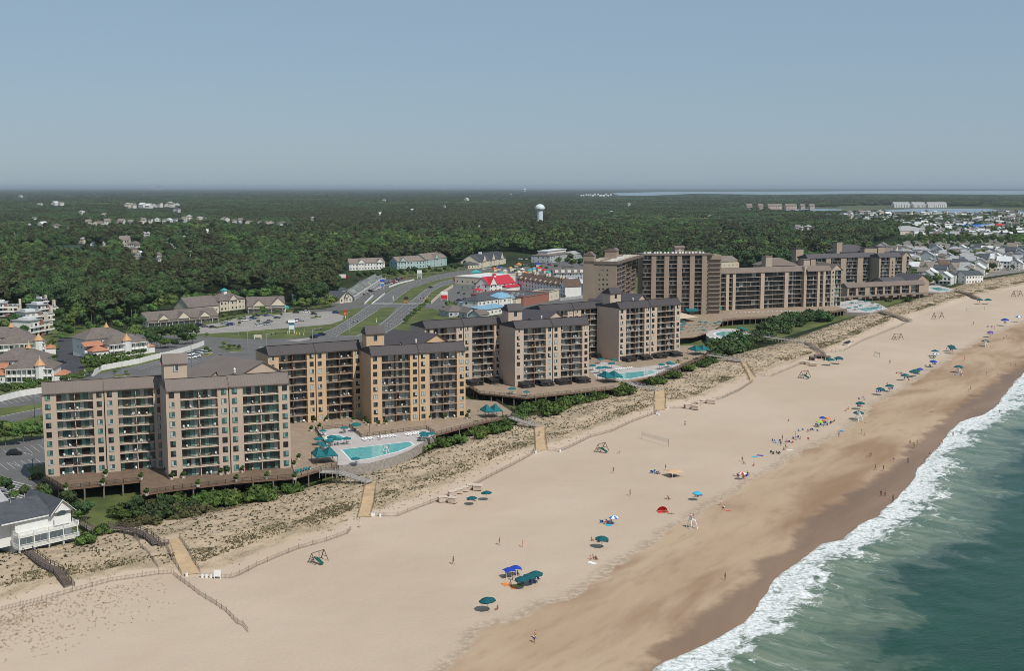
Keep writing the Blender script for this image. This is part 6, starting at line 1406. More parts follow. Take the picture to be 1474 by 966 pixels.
def signpost(px, py, w, h, H, m, top, label, posts=2, legm=None, mm2=None, az=0):
    x, y = at(px, py, 2.0); rt = thing('road_sign', label, 'sign', (x,y,2.0), az)
    b = MB(); b.box(-w/2,-.25,H-h,w/2,.25,H,m); b.build('sign_board', rt)
    if top: b = MB(); b.gable(-w/2,w/2,-.6,.6,H+.01,.9,top,m,ov=.3,along='x'); b.build('sign_roof', rt)
    for i in range(posts): x_ = 0 if posts == 1 else (-w/2+.3+(w-.6)*i/(posts-1)); b = MB(); b.box(x_-.2,-.2,-.1,x_+.2,.2,H-h-.01,legm or M_white); b.build('post', rt)
    if mm2: b = MB(); b.box(-w/2+.2,-.32,H-h+.2,w/2-.2,-.26,H-h*.45,mm2); b.build('sign_panel', rt)
    return rt
signpost(420,480.5,3.6,4.6,7.2,M_blur,M_wroof,'pale blue pylon sign with white legs on the grass before the plaza', mm2=M_white)
signpost(550.5,417,3.2,5.0,7.5,M_white,M_blue,'white pylon sign with blue cap among the shops by the highway', mm2=M_lb)
signpost(604,401.5,4.4,6.5,8.5,M_white,None,'tall white pylon sign beyond the shops at the highway bend', mm2=M_lgr)
signpost(639.5,433.5,5.4,6.2,7.6,M_white,None,'white and red pylon sign at the right of the crossing', mm2=M_red)
signpost(497,458,1.6,3.5,5.5,M_red,None,'small red banner sign on the grass corner of the plaza', posts=1, mm2=M_org)
signpost(534,425,1.6,2.0,4.5,M_dark,None,'dark sign board by the shop entrance', posts=1)
signpost(542,464,.9,1.3,2.6,M_lime,None,'small yellow sign on the lower median', posts=1)
signpost(371,488,4.5,1.8,2.6,M_cream,None,'low cream sign board beside the frontage road')
signpost(566,432,.8,1.2,3.0,M_white,None,'small white sign at the start of the upper median', posts=1)
for px, py in ((414,480.5),(427,481.5),(431,482),(437,482.5)):
    x, y = at(px, py, 2.0); b = MB(); b.cyl(0,0,0,1.3,.35,mat('yellow_post_paint', (.7,.48,.03), .6),n=8); o = b.build('bollard', None, (x,y,2.0)); tag(o, 'yellow bollard on the grass beside the pale blue pylon sign', 'bollard', 'yellow bollards by the pylon sign')
def pole(px, py, h, label, grp=None, arm=0, m=None, r=.14):
    x, y = at(px, py, 2.0); rt = thing('street_lamp' if arm else 'utility_pole', label, 'lamp' if arm else 'pole', (x,y,2.0), rnd.uniform(-.4,.4), grp); m = m or M_wood
    b = MB(); b.cyl(0,0,-.2,h,r,m,r*.7,n=6); b.build('post', rt)
    if arm: b = MB(); b.bar((0,0,h), (arm,0,h+.3), .1, m); b.box(arm-.6,-.18,h+.18,arm+.2,.18,h+.36,M_lgr); b.build('lamp_head', rt)
    else: b = MB(); b.box(-1.1,-.06,h-.9,1.1,.06,h-.72,m); b.build('crossarm', rt)
pole(276,531,15,'tall wooden utility pole in the car park behind the nearest condo block', r=.2)
pole(357,504,12,'slim street lamp beside the frontage road behind the nearest block', arm=2, m=M_lgr)
for px, py in ((343,484),(380,483),(438,478),(517,437),(613,420+12),(660,398),(605,412),(500,470),(735,400),(760,380)): pole(px, py, 9, 'thin grey street lamp along the highway and the plaza', 'street lamps along the highway', 1.6, M_lgr, .11)
for px, py in ((176,536),(407,457),(330,476),(1128+5,372),(1190,386),(1140,388)): pole(px, py, 8, 'thin grey light pole standing in a car park', 'light poles in car parks', .8, M_lgr, .1)
for px, py in ((754,372),(786,434),(848,372),(708,452),(735,444),(601,453),(560,489)): pole(px, py, 11, 'dark utility pole near the shops and hotels', 'utility poles by the shops')
pole(50,602,8,'small lamp post by the road left of the nearest condo block', None, 1.0, M_dark, .1); pole(48,690,6,'lamp post beside the car park drive at the left', None, .8, M_dark, .1)
for i, (px, py) in enumerate(((503,478),(601,441),(450,490),(384,497))):
    x, y = at(px, py, 2.0); rt = thing('traffic_signal', ('traffic signal on a long arm at the lower median','traffic signal mast at the right of the crossing','traffic signal mast at the left of the intersection','traffic signal mast on the small island')[i], 'traffic light', (x,y,2.0), .9)
    b = MB(); b.cyl(0,0,0,6.5,.14,M_lgr,n=6); b.bar((0,0,6.2),(7,0,6.6),.12,M_lgr); b.build('mast', rt)
    for k in (3.4,6.6): b = MB(); b.box(k-.2,-.2,5.4,k+.2,.2,6.4,M_dark); b.build('signal_head', rt)
def panel_fence(name, label, pts_px, z, h, m, th=.12, pst=2.4):
    pts = [at(*p, z) for p in pts_px]; rt = thing(name, label, 'fence', (0,0,0)); pn = MB(); k = 0
    for p, q in zip(pts[:-1], pts[1:]):
        pn.bar((p[0],p[1],z+h/2), (q[0],q[1],z+h/2), th, m, h); L = math.hypot(q[0]-p[0], q[1]-p[1]); n = max(1, int(L/pst))
        for i in range(n): 
            if k < 95: b = MB(); x, y = p[0]+(q[0]-p[0])*i/n, p[1]+(q[1]-p[1])*i/n; b.box(x-.12,y-.12,z,x+.12,y+.12,z+h+.15,m); b.build('fence_post', rt); k += 1
    pn.build('fence_panel', rt); return rt
panel_fence('garden_fence', 'long white fence between the resort houses and the car park', [(-60,592),(0,578.5),(30,571),(61,566),(66,563)], 2.0, 2.6, M_siding)
panel_fence('garden_fence', 'long white fence behind the nearest condo block running up to the road', [(122,541),(135,541.5),(146,533.5),(170,529),(200,523.5),(222,517.5),(245,512.5),(265,507),(285,500.5),(294,497)], 2.0, 2.6, M_siding)
panel_fence('low_wall', 'cream curving low wall right of the highway crossing', [(621,437.5),(630,429),(637,423),(645,418),(652,413.5)], 2.0, 2.2, M_cream, .4)
panel_fence('low_wall', 'white low wall in front of the shops beside the highway', [(525,438),(537,426.5),], 2.0, 1.2, M_white, .5)
panel_fence('low_wall', 'white low wall along the grass verge of the highway', [(536,437.5),(553.5,423)], 2.0, .8, M_white, .5)
panel_fence('low_wall', 'white low wall of the car sales row', [(560,414),(575,408.5),(596,403.5)], 2.0, 1.2, M_white, .4)
panel_fence('garden_fence', 'pale fence beside the tallest tower and the hotel', [(806,433),(842,429)], 2.0, 2.2, M_lgr)
# ================================================================== DUNES: SHRUBS, GRASS, SAND FENCES, PATHS, RAMPS
def shrubs(poly, n, label, grp, smin=.8, smax=1.4, kinds=(0,1), z0=0.0):
    xs = [p[0] for p in poly]; ys = [p[1] for p in poly]; k = 0; t_ = 0
    while k < n and t_ < 4000:
        t_ += 1; px, py = rnd.uniform(min(xs), max(xs)), rnd.uniform(min(ys), max(ys))
        if not inpoly(px, py, poly): continue
        x, y, z = on(px, py); z = max(z, 2.0); plant(SHRUBS[rnd.choice(kinds)], x, y, z+z0, rnd.uniform(smin, smax)*1.25, label, 'shrub', grp); k += 1
shrubs([(290,722),(345,708),(424,698),(430,712),(380,722),(300,735)], 20, 'bright green shrub along the deck of the nearest condo block', 'shrubs along the nearest deck', .9, 1.5)
shrubs([(176,745),(205,728),(245,724),(280,735),(265,750),(215,756),(180,758)], 15, 'dull green shrub on the lawn edge below the nearest block', 'shrubs on the lawn edge', .9, 1.5, (0,2,3))
shrubs([(245,722),(330,712),(330,735),(280,745),(262,735)], 10, 'olive shrub between the lawn and the dune sand', 'olive shrubs by the lawn', .8, 1.3, (2,0))
shrubs([(600,642),(625,628),(650,622),(700,612),(738,609),(741,622),(700,632),(655,640),(612,652),(598,652)], 36, 'green shrub in the thicket beside the first pool', 'shrubs beside the first pool', .9, 1.5)
shrubs([(492,672),(505,668),(530,668),(545,672),(540,678),(505,680)], 8, 'small green shrub at the left end of the first pool', 'shrubs at the pool end', .6, .9, (0,2))
shrubs([(727,598),(745,588),(800,580),(880,562),(912,556),(912,568),(860,582),(800,595),(760,612),(735,612)], 54, 'green shrub in the long thicket below the third condo block', 'shrubs below the third block', 1.0, 1.6)
shrubs([(912,550),(945,542),(985,526),(1015,516),(1026,524),(985,540),(940,556),(915,556)], 36, 'green shrub in the thicket before the second pool', 'shrubs before the second pool', 1.0, 1.5)
shrubs([(1025,510),(1040,500),(1080,482),(1100,478),(1112,488),(1085,500),(1058,512),(1035,518)], 27, 'dark green shrub in the big clump before the oval pool', 'shrubs before the oval pool', 1.5, 2.2, (3,0,3))
shrubs([(1100,475),(1130,462),(1180,453),(1215,452),(1190,462),(1150,474),(1115,482)], 27, 'dark green shrub of the hedge before the long buff block', 'shrubs before the long buff block', 1.5, 2.0, (3,3,0))
shrubs([(1262,425),(1300,420),(1340,424),(1320,432),(1278,440)], 9, 'low green shrub on the far lawn by the annexe', 'shrubs by the annexe', 1.0, 1.6, (0,2))
shrubs([(0,775),(12,770),(16,792),(0,800)], 3, 'dark green shrub at the left picture edge below the beach house', 'shrubs below the beach house', .9, 1.3, (0,3))
shrubs([(118,775),(135,768),(150,765),(152,775),(130,788),(118,788)], 4, 'olive shrub in the dunes right of the beach house', 'shrubs right of the beach house', .7, 1.1, (2,0))
shrubs([(64,690),(66,700),(58,712),(48,700),(40,690),(60,682)], 4, 'low shrub in the bed at the corner of the nearest block', 'shrubs in the corner bed', .6, 1.0, (0,2))
shrubs([(700,566),(770,572),(800,576),(760,584),(720,576)], 6, 'dull shrub on the lawn under the tan terrace', 'shrubs under the tan terrace', .9, 1.3, (2,3))
shrubs([(128,510),(170,522),(215,514),(216,518),(170,526),(135,530)], 12, 'hedge shrub between the middle resort house and the white fence', 'hedge shrubs by the white fence', 1.2, 1.6, (0,1))

def tufts(name, label, n, tests, hmin, hmax, m, blades=5, w=.25, seed=1):
    rg = np.random.default_rng(seed); P = []
    while sum(map(len, P)) < n:
        k = 60000; u = rg.uniform(20, 1400, k)**1.0; 
        u = 60+1500*rg.random(k)**1.5
        vb = np.interp(u, *L_back); v = vb+rg.uniform(-1, 1, k)*0+rg.random(k)*(np.interp(u, *L_toe)-vb+32); x, y = xy(u, v); u_, v_, b_, t_, dm_, w_, wa_ = shore(x, y); px, py = proj(x, y, 3.0)
        ok = tests(x, y, px, py, v_-b_, v_-t_, (v_-b_)/np.maximum(t_-b_, 1), rg.random(k)) & (px > -120) & (px < 1560)
        P.append(np.stack([x[ok], y[ok]], -1))
        if len(P) > 60: break
    A = np.concatenate(P)[:n]; z = terr(A[:,0], A[:,1]); k = len(A)
    V = []; 
    for j in range(blades):
        a_ = rg.uniform(0, 6.28, k); h = rg.uniform(hmin, hmax, k); r_ = rg.uniform(0, w, k); ox, oy = np.cos(a_)*r_, np.sin(a_)*r_; lean = rg.uniform(.2,.7,k)*h
        c, s = np.cos(a_), np.sin(a_); bw = h*.32+.03
        p0 = np.stack([A[:,0]+ox-s*bw, A[:,1]+oy+c*bw, z-.05], -1); p1 = np.stack([A[:,0]+ox+s*bw, A[:,1]+oy-c*bw, z-.05], -1); p2 = np.stack([A[:,0]+ox+c*lean, A[:,1]+oy+s*lean, z+h], -1)
        V.append(np.stack([p0, p1, p2], 1).reshape(-1, 3))
    V = np.concatenate(V); nf = len(V)//3; me = bpy.data.meshes.new(name); me.vertices.add(len(V)); me.vertices.foreach_set('co', V.astype(np.float32).ravel())
    me.loops.add(nf*3); me.loops.foreach_set('vertex_index', np.arange(nf*3, dtype=np.int32)); me.polygons.add(nf); me.polygons.foreach_set('loop_start', np.arange(0, nf*3, 3, dtype=np.int32)); me.polygons.foreach_set('loop_total', np.full(nf, 3, np.int32))
    me.materials.append(m); me.update(calc_edges=True); me.validate(); o = link(name, me); kind(o, 'stuff', label, 'grass'); print(name, k)
PATHS = [[(243,779),(258,775),(270,800),(290,827),(261,830)], [(526,693),(542,694),(535,745),(514,745)], [(769,615),(784,615),(787,647),(771,652)], [(943,562),(957,562),(958,590),(943,593)], [(1064,520),(1074,522),(1086,547),(1080,550)], [(1160,493),(1166,492),(1186,508),(1180,512)]]
def offpath(px, py):
    ok = np.ones(px.shape, bool)
    for p in PATHS: ok &= ~inpoly(px, py, p)
    return ok
M_tuft = mat('dark_dune_shrub', (.032,.038,.016), .9, .4, 1, c2=(.075,.072,.03)); M_grass = mat('dry_beach_grass', (.24,.19,.115), .95, .3, .6, c2=(.36,.29,.18)); M_grassg = mat('green_beach_grass', (.14,.13,.062), .95, .3, .6, c2=(.23,.20,.11))
tufts('dune_plants', 'scattered dark low plants dotting the dune sand', 7000, lambda x,y,px,py,db,dt,k,r: (k > .06) & (k < .80) & offpath(px,py) & (r < .35+.9*np.clip(hsh(x,y,11)-.42,0,1)), .16, .38, M_tuft, 9, .34, 1)
tufts('beach_grass', 'dry beach grass growing in drifts on the dunes', 8000, lambda x,y,px,py,db,dt,k,r: (k > .02) & (k < .93) & offpath(px,py) & (r < 1.6*np.clip(hsh(x,y,8)*.5+hsh(x,y,23)*.5-.42,0,1)*np.where((k > .60) & (k < .80), 2.6, .8)), .15, .38, M_grass, 5, .35, 2)
tufts('marram_grass', 'green grass along the foot and the back of the dunes', 13000, lambda x,y,px,py,db,dt,k,r: (((k > .66) & (k < .80)) | ((k > .0) & (k < .10))) & offpath(px,py) & (r < 1.9*np.clip(hsh(x,y,6)*.6+hsh(x,y,17)*.4-.36,0,1)), .18, .42, M_grassg, 5, .35, 3)
tufts('sparse_grass', 'sparse tufts of grass on the sand at the lower left', 1500, lambda x,y,px,py,db,dt,k,r: (dt > 1) & (py < 990) & (px < 300) & (r < np.clip(1-px/260,0,1)*np.clip(1-dt/30,0,1)*(.25+np.clip(hsh(x,y,5)-.3,0,1))), .10, .26, M_grass, 5, .34, 4)

M_fence = mat('weathered_pickets', (.27,.22,.17), .95, .2, 3)
def sand_fence(label, pts_px, h=1.15, post=3.0, sp=.28, grp=None):
    pts = [on(*p)[:2] for p in pts_px]; rt = thing('sand_fence', label, 'fence', (0,0,0), 0, grp); b = MB(); k = 0
    for p, q in zip(pts[:-1], pts[1:]):
        L = math.hypot(q[0]-p[0], q[1]-p[1]); n = max(1, int(L/sp)); a_ = math.atan2(q[1]-p[1], q[0]-p[0])
        X = np.linspace(p[0], q[0], n, endpoint=False); Y = np.linspace(p[1], q[1], n, endpoint=False); Zs = terr(X, Y)
        for x, y, z in zip(X, Y, Zs): hh = h*rnd.uniform(.85,1.05); b.box(x-.03,y-.008,z-.05,x+.03,y+.008,z+hh,M_fence,a_)
        for i in range(0, n-1, 4):
            j = min(i+4, n-1)
            for f in (.25,.8): b.bar((X[i],Y[i],Zs[i]+h*f),(X[j],Y[j],Zs[j]+h*f),.025,M_dark)
        m_ = max(1, int(L/post))
        for i in range(m_):
            if k > 95: break
            x, y = p[0]+(q[0]-p[0])*i/m_, p[1]+(q[1]-p[1])*i/m_; z = float(terr(x,y)); c = MB(); c.cyl(0,0,-.3,h+.25,.06,M_fence,n=5); c.build('fence_post', rt, (x+rnd.uniform(-.05,.05),y,z)); k += 1
    b.build('pickets', rt); return rt
sand_fence('slat fence at the dune foot from the lower left edge to the beach house stairs', [(0,881),(60,866),(105,853),(160,838),(228,828),(249,826)])
sand_fence('leaning slat fence running down the open sand at the lower left', [(250,829),(266,841),(287,857),(305,868),(326,882),(342,899),(350,902),(358,912)], 1.1, 2.2)
sand_fence('slat fence on the dune foot between the first and second sand paths', [(310,833),(334,833),(345,829),(370,816),(400,803),(430,791),(470,780),(500,769),(506,762)])
sand_fence('slat fence with grey wire from the second sand path to the first storage boxes', [(534,743),(572,744),(600,733),(629,722),(645,715)])
sand_fence('slat fence on the dune foot beyond the first storage boxes', [(676,704),(700,690),(735,672),(766,655),(769,648)])
sand_fence('slat fence on the dune foot from the third to the fourth sand path', [(788,649),(806,650),(820,645),(850,630),(880,622),(910,608),(943,596),(946,592)])
sand_fence('slat fence from the fourth sand path to the second storage boxes', [(957,588),(985,588),(1005,580)])
sand_fence('slat fence on the far dune foot up to the fifth sand path', [(1018,578),(1040,574),(1062,564),(1084,550)])
sand_fence('slat fence on the far dune foot beyond the fifth sand path', [(1090,541),(1110,542),(1130,534),(1150,526),(1164,520)], 1.2, 3, .5)
sand_fence('slat fence on the farthest dune foot', [(1184,509),(1215,505),(1240,492),(1270,480),(1296,470),(1310,461)], 1.2, 4, .7)
for i, (a_, c_) in enumerate((((236,783),(262,829)), ((258,775),(289,826)), ((527,694),(514,748)), ((542,696),(534,742)), ((769.5,616),(771,652)), ((785,616),(788,648)), ((943,563),(943,596)), ((957,563),(958,588)), ((1064,521),(1080,549)), ((1074,522),(1088,544)))):
    m1 = ((a_[0]+c_[0])/2+rnd.uniform(-2,2), (a_[1]+c_[1])/2)
    sand_fence('slat fence on the %s side of the %s sand path' % (('left','right')[i % 2], ('first','second','third','fourth','fifth')[i//2]), [a_, m1, c_], 1.1, 2.4)
sand_fence('old dark fence across the dune beside the beach house stairs', [(192,772),(205,790),(215,800),(228,817)], .9)
M_path = mat('packed_clay_path', (.47,.335,.20), .95, .12, .6)
for i, p in enumerate(PATHS):
    L_ = [p[0], p[-1]]; Rr_ = [p[1], p[-2]]
    if i == 0: L_ = [(243,779),(252,803),(262,829)]; Rr_ = [(258,775),(272,800),(289,826)]
    n = 26; me = []; F = []
    def lerp(Q, f): g = f*(len(Q)-1); j = min(int(g), len(Q)-2); t = g-j; return (Q[j][0]*(1-t)+Q[j+1][0]*t, Q[j][1]*(1-t)+Q[j+1][1]*t)
    Aw = [on(*q)[:2] for q in L_]; Bw = [on(*q)[:2] for q in Rr_]
    for k in range(n+1):
        A_, B_ = lerp(Aw, k/n), lerp(Bw, k/n)
        for t in range(7): x, y = A_[0]+(B_[0]-A_[0])*t/6, A_[1]+(B_[1]-A_[1])*t/6; me.append((x, y, float(terr(x, y))+.13))
    F = [(k*7+t, k*7+t+1, (k+1)*7+t+1, (k+1)*7+t) for k in range(n) for t in range(6)]
    m_ = bpy.data.meshes.new('sand_path'); m_.from_pydata(me, [], F); m_.materials.append(M_path); m_.update(); kind(link('sand_path', m_), 'structure')
def walkway(label, pts, w=2.0, m=None, steps=False, rails=True, cat='walkway'):
    """wooden walkway through (px,py,z) points"""
    m = m or M_wood; P = [(*at(px,py,z), z) for px,py,z in pts]; rt = thing('dune_walkway', label, cat, (0,0,0)); b = MB(); r = MB()
    for p, q in zip(P[:-1], P[1:]):
        L = math.hypot(q[0]-p[0], q[1]-p[1]); dx, dy = (q[0]-p[0])/L, (q[1]-p[1])/L; n = max(1, int(L/.32))
        for i in range(n):
            f = (i+.5)/n; x, y, z = p[0]+dx*L*f, p[1]+dy*L*f, p[2]+(q[2]-p[2])*f
            b.hexa([(x-dx*.13+dy*s1*w/2, y-dy*.13-dx*s1*w/2, z-.06) if k == 0 else (x+dx*.13+dy*s1*w/2, y+dy*.13-dx*s1*w/2, z-.06) for k, s1 in ((0,-1),(0,1),(1,1),(1,-1))]+[(x-dx*.13+dy*s1*w/2, y-dy*.13-dx*s1*w/2, z) if k == 0 else (x+dx*.13+dy*s1*w/2, y+dy*.13-dx*s1*w/2, z) for k, s1 in ((0,-1),(0,1),(1,1),(1,-1))], m)
        if rails:
            for s1 in (-1,1):
                a_ = (p[0]+dy*s1*w/2, p[1]-dx*s1*w/2, p[2]); c = (q[0]+dy*s1*w/2, q[1]-dx*s1*w/2, q[2])
                for h in (-.1,.5,1.0): r.bar((a_[0],a_[1],a_[2]+h), (c[0],c[1],c[2]+h), .09, m)
                k_ = max(1, int(L/1.8))
                for i in range(k_+1): f = i/k_; x, y, z = (a_[j]+(c[j]-a_[j])*f for j in range(3)); r.box(x-.06,y-.06,z-1.6,x+.06,y+.06,z+1.08,m)
    b.build('boards', rt); r.build('railing', rt); return rt
M_woodl = mat('pale_grey_boards', (.36,.33,.30), .9, .2, 2); M_woodd = mat('dark_brown_boards', (.13,.10,.085), .9, .25, 2)
walkway('grey wooden stair walkway from the white beach house down to the sand', [(40,794,4.6),(66,814,4.6),(84,823,4.4),(100,846,2.9)], 2.2, M_woodd)
walkway('brown wooden dune bridge leading to the first sand path', [(151,758,3.6),(192,762,4.8),(212,771,5.0),(226,783,4.9),(240,782,4.6)], 2.0, M_woodd)
walkway('grey wooden path beside the evergreens right of the beach house', [(116,752,3.2),(132,763,3.6),(150,760,3.6)], 1.4, M_wood)
walkway('pale grey ramp from the first pool terrace to the second sand path', [(462,679,6.0),(490,680,6.0),(510,687,5.4),(533,694,4.8)], 3.2, M_woodl)
walkway('pale grey ramp from the tan terrace to the third sand path', [(733,600,6.0),(750,606,5.7),(776,614,4.9)], 3.0, M_woodl)
walkway('pale grey ramp from the second pool terrace to the fourth sand path', [(902,549,6.0),(915,555,5.8),(950,562,5.0)], 3.0, M_woodl)
walkway('pale grey ramp before the oval pool to the fifth sand path', [(1020,511,6.0),(1040,514,5.6),(1068,520,4.8)], 3.0, M_woodl)
walkway('long pale grey ramp from the oval pool lawn to the sixth sand path', [(1076,480,5.8),(1110,486,5.6),(1140,490,5.2),(1162,493,4.8)], 3.0, M_woodl)
walkway('far grey walkway beside the farthest pool to the sand', [(1376,419,4.6),(1395,424,4.6),(1408,430,3.4)], 3.2, M_woodd)
walkway('grey walkway from the far long pool over the dunes', [(1264,448,5),(1290,455,4.8),(1310,462,3.4)], 3.0, M_wood)
walkway('sixth path stair down to the beach', [(1162,493,4.8),(1174,502,4.2),(1184,511,3.0)], 3.0, M_wood)
# ================================================================== THE BEACH: UMBRELLAS, CHAIRS, STANDS, PEOPLE
def bchair(nm, m):
    root = thing(nm, '', 'beach chair', (0,0,-500)); b = MB(); b.box(-.28,-.3,.22,.28,.28,.27,m); b.build('seat', root)
    b = MB(); b.hexa([(-.28,.26,.25),(.28,.26,.25),(.28,.3,.22),(-.28,.3,.22),(-.28,.52,.85),(.28,.52,.85),(.28,.56,.83),(-.28,.56,.83)], m); b.build('backrest', root)
    b = MB()
    for x in (-.29,.29): b.bar((x,-.3,0),(x,.35,.5),.03,M_lgr); b.bar((x,-.28,.42),(x,.42,.0),.03,M_lgr); b.bar((x,-.3,.45),(x,.35,.48),.035,M_white)
    b.build('frame', root); remember(root); return root
BCH = {c: bchair('beach_chair', m) for c, m in dict(blue=M_blue, teal=M_teald, green=mat('green_canvas',(.03,.2,.08),.7), red=M_red, white=M_white, purple=M_purp, striped=M_lb).items()}
def towel(px, py, m, cn, where, rz=0, s=(1.9,.95)):
    x, y, z = on(px, py); b = MB(); n = 6
    for i in range(n): b.box(-s[0]/2+s[0]*i/n, -s[1]/2, .0, -s[0]/2+s[0]*(i+1)/n, s[1]/2, .035+.012*(i % 2), m)
    o = b.build('beach_towel', None, (x,y,z+.03)); o.rotation_euler.z = rz; tag(o, cn+' beach towel spread on the sand '+where, 'towel', None)
def chairs(px, py, n, col, where, grp, r=1.6, rz=2.6):
    x0, y0, _ = on(px, py)
    for i in range(n):
        a_ = rnd.uniform(0,6.28); rr_ = r*rnd.uniform(.4,1); x, y = x0+rr_*math.cos(a_)*1.2, y0+rr_*math.sin(a_)*.7; c = rnd.choice(col)
        clone(BCH[c], (x,y,float(terr(x,y))+.02), rz+rnd.uniform(-.7,.7), c+' folding beach chair '+where, c+' chairs '+grp)
def umb(px, py, c, label, s=1.0, grp=None):
    x, y, z = on(px, py, 2.1*s); o = clone(UMB[c], (x,y,z), rnd.uniform(0,1.5), label, grp, s); o.rotation_euler.x = rnd.uniform(-.08,.08); o.rotation_euler.y = rnd.uniform(-.08,.08); return o
umb(680,716.5,'teal','open teal umbrella nearest the pale storage boxes, front one of two'); umb(701,709,'teal','open teal umbrella right of the storage boxes, rear one of two',1.1)
umb(703,863.5,'teal','lone teal umbrella nearest the bottom of the picture',1.25)
umb(752,833,'teal','left of three teal umbrellas beside the blue canopies',1.15); umb(761,829,'teal','middle of three teal umbrellas beside the blue canopies',1.1); umb(771.5,825,'teal','right of three teal umbrellas beside the blue canopies',1.15)
umb(866,774.5,'teal','lone teal umbrella on the middle sand near the damp edge',1.2); umb(883,744,'lblue','blue and white umbrella above a group of chairs on the middle sand')
umb(1003.5,709.5,'cyan','bright cyan umbrella right of the red tent',1.1); umb(1069,681,'red','red and white umbrella near the damp sand edge'); 
umb(1194.5,517,'teal','teal umbrella right of the dark canvas cabanas',1.6); umb(1207.5,515,'teal','teal umbrella farther right of the dark cabanas',1.6)
umb(1184,601,'blue','blue umbrella beside the lime one'); umb(1180,607,'lime','lime green umbrella in the cluster left of a guard stand')
umb(1191.5,602,'orange','small orange umbrella in the cluster left of a guard stand',.9)
umb(1236,593.5,'teal','teal umbrella shading the second lifeguard stand',1.4); umb(1380,527.5,'teal','teal umbrella shading the third lifeguard stand',1.5); umb(1418,490.5,'teal','teal umbrella shading the farthest lifeguard stand',1.5)
for i, (px, py, c, s) in enumerate(((1238.5,580,'teal',1.3),(1267,559.5,'teal',1.35),(1281,555,'teal',1.35),(1303,539.5,'teal',1.3),(1314.5,534.5,'teal',1.4),(1318.5,533,'teal',1.4),(1324,531,'blue',1.2),(1343,520,'blue',1.5),(1346,505,'teal',1.4),(1347,509,'lblue',1.2),(1369,498,'teal',1.5),(1371,501,'teal',1.5),(1447,460,'blue',2.0),(1466,455.6,'lblue',1.8),(1426,478,'purple',1.6),(1410.6,431,'teal',1.7),(1422.6,431,'teal',1.8))):
    umb(px, py, c, '%s umbrella, %s in the long line of umbrellas leading up the beach' % (dict(teal='teal',blue='royal blue',lblue='blue and white',purple='purple')[c], ('1st','2nd','3rd','4th','5th','6th','7th','8th','9th','10th','11th','12th','13th','14th','15th','16th','17th')[i]), s)
W_ = 'under the umbrellas in the long line up the beach'
for px, py in ((703,868),(680,720),(866,779),(762,838),(754,841),(772,834)): chairs(px, py+1, 3, ('teal','blue','white'), 'under the nearer teal umbrellas', 'under nearer umbrellas')
chairs(877,753,5,('blue','striped','white'),'below the blue and white umbrella','by the blue and white umbrella',2); chairs(1004,714,3,('blue','striped'),'under the cyan umbrella','under the cyan umbrella')
chairs(945,681,6,('blue','purple','striped'),'left of the tan canopy','left of the tan canopy',2.4); chairs(1069,686,6,('blue','red','striped','white'),'around the red and white umbrella','around the red umbrella',2.2)
chairs(1125,637,8,('blue','teal','red','striped','white'),'in the crowded group near the damp sand','in the crowded group',3.6); chairs(1117,653,4,('green','teal','white'),'below the crowded group','below the crowded group',2)
chairs(1150,632,5,('red','purple','white'),'right of the crowded group','right of the crowded group',3); chairs(1162,621,5,('blue','striped'),'in the blue row of chairs up the beach','in the blue row',3.2); chairs(1186,613,4,('purple','blue'),'below the lime umbrella','below the lime umbrella',2.5); chairs(1196,610,5,('blue','striped'),'right of the lime umbrella','right of the lime umbrella',2.6)
for px, py in ((1238,585),(1243,575),(1266,565),(1280,560),(1302,545),(1298,538),(1318,538),(1342,525),(1336,527),(1344,514),(1368,505),(1447,465),(1425,482),(1424,471),(1197,520),(1208,519),(1410,435)): chairs(px, py, 3, ('teal','blue','white','purple'), W_, 'in the long line', 2.0)
chairs(1010,572+3,0,('blue',),'','')
for px, py, m, cn, wh in ((852,811,M_white,'white','below three sitting people'),(1086,658,M_cyan,'cyan','left of the crowded group'),(1120,638,M_cyan,'bright blue','in the crowded group'),(1137,648.5,M_white,'white','at the damp edge by the crowded group'),(745,843,M_lime,'lime','beside the three teal umbrellas'),(739,846,M_org,'orange','below the blue canopies'),(728,842,M_org,'pale orange','left of the three teal umbrellas'),(876,756.5,M_cyan,'pale blue','below the blue and white umbrella'),(1094,656,M_blue,'deep blue','right of the cyan towel'),(1133,636,M_blue,'navy','behind the crowded group'),(1184,612,M_lb,'light blue','beside the lime umbrella'),(1186,606,M_red,'red','between lime and orange umbrellas'),(969,686,M_purp,'purple','before the tan canopy'),(1211,621,M_lb,'small blue','above the damp sand edge')):
    towel(px, py, m, cn, wh, rnd.uniform(0,3), (2.2,1.3))
# blue canopies, tan canopy, red tent
def canopy(px, py, m, label, w=3.0, h=2.1, rz=.3, dome=.5):
    x, y, z = on(px, py); rt = thing('beach_canopy', label, 'canopy', (x,y,z), rz); b = MB(); n = 6
    for i in range(n):
        for j in range(n):
            def q(a_, c_): u_, v_ = a_/n-.5, c_/n-.5; return (u_*w, v_*w, h+dome*(1-(2*u_)**2)*(1-(2*v_)**2)-.25*abs(u_*v_)*4)
            b.face([q(i,j), q(i+1,j), q(i+1,j+1), q(i,j+1)], m)
    b.build('canopy', rt)
    for sx in (-1,1):
        for sy in (-1,1): b = MB(); b.cyl(sx*w*.48, sy*w*.48, 0, h-.2, .04, M_white, n=6); b.build('pole', rt)
    return rt
canopy(733,832,M_blue,'left of the two royal blue canopies beside three teal umbrellas',2.6,1.9,.4); canopy(742,829,M_blue,'right of the two royal blue canopies beside three teal umbrellas',2.6,1.9,.2)
canopy(970,686,mat('tan_canvas',(.62,.40,.24),.8),'tan square canopy with people in its shade',4.6,1.7,.5,.25)
x, y, z = on(955,738); rt = thing('beach_tent', 'bright red pop up beach tent, open to the sea', 'tent', (x,y,z), .2); b = MB(); n = 8
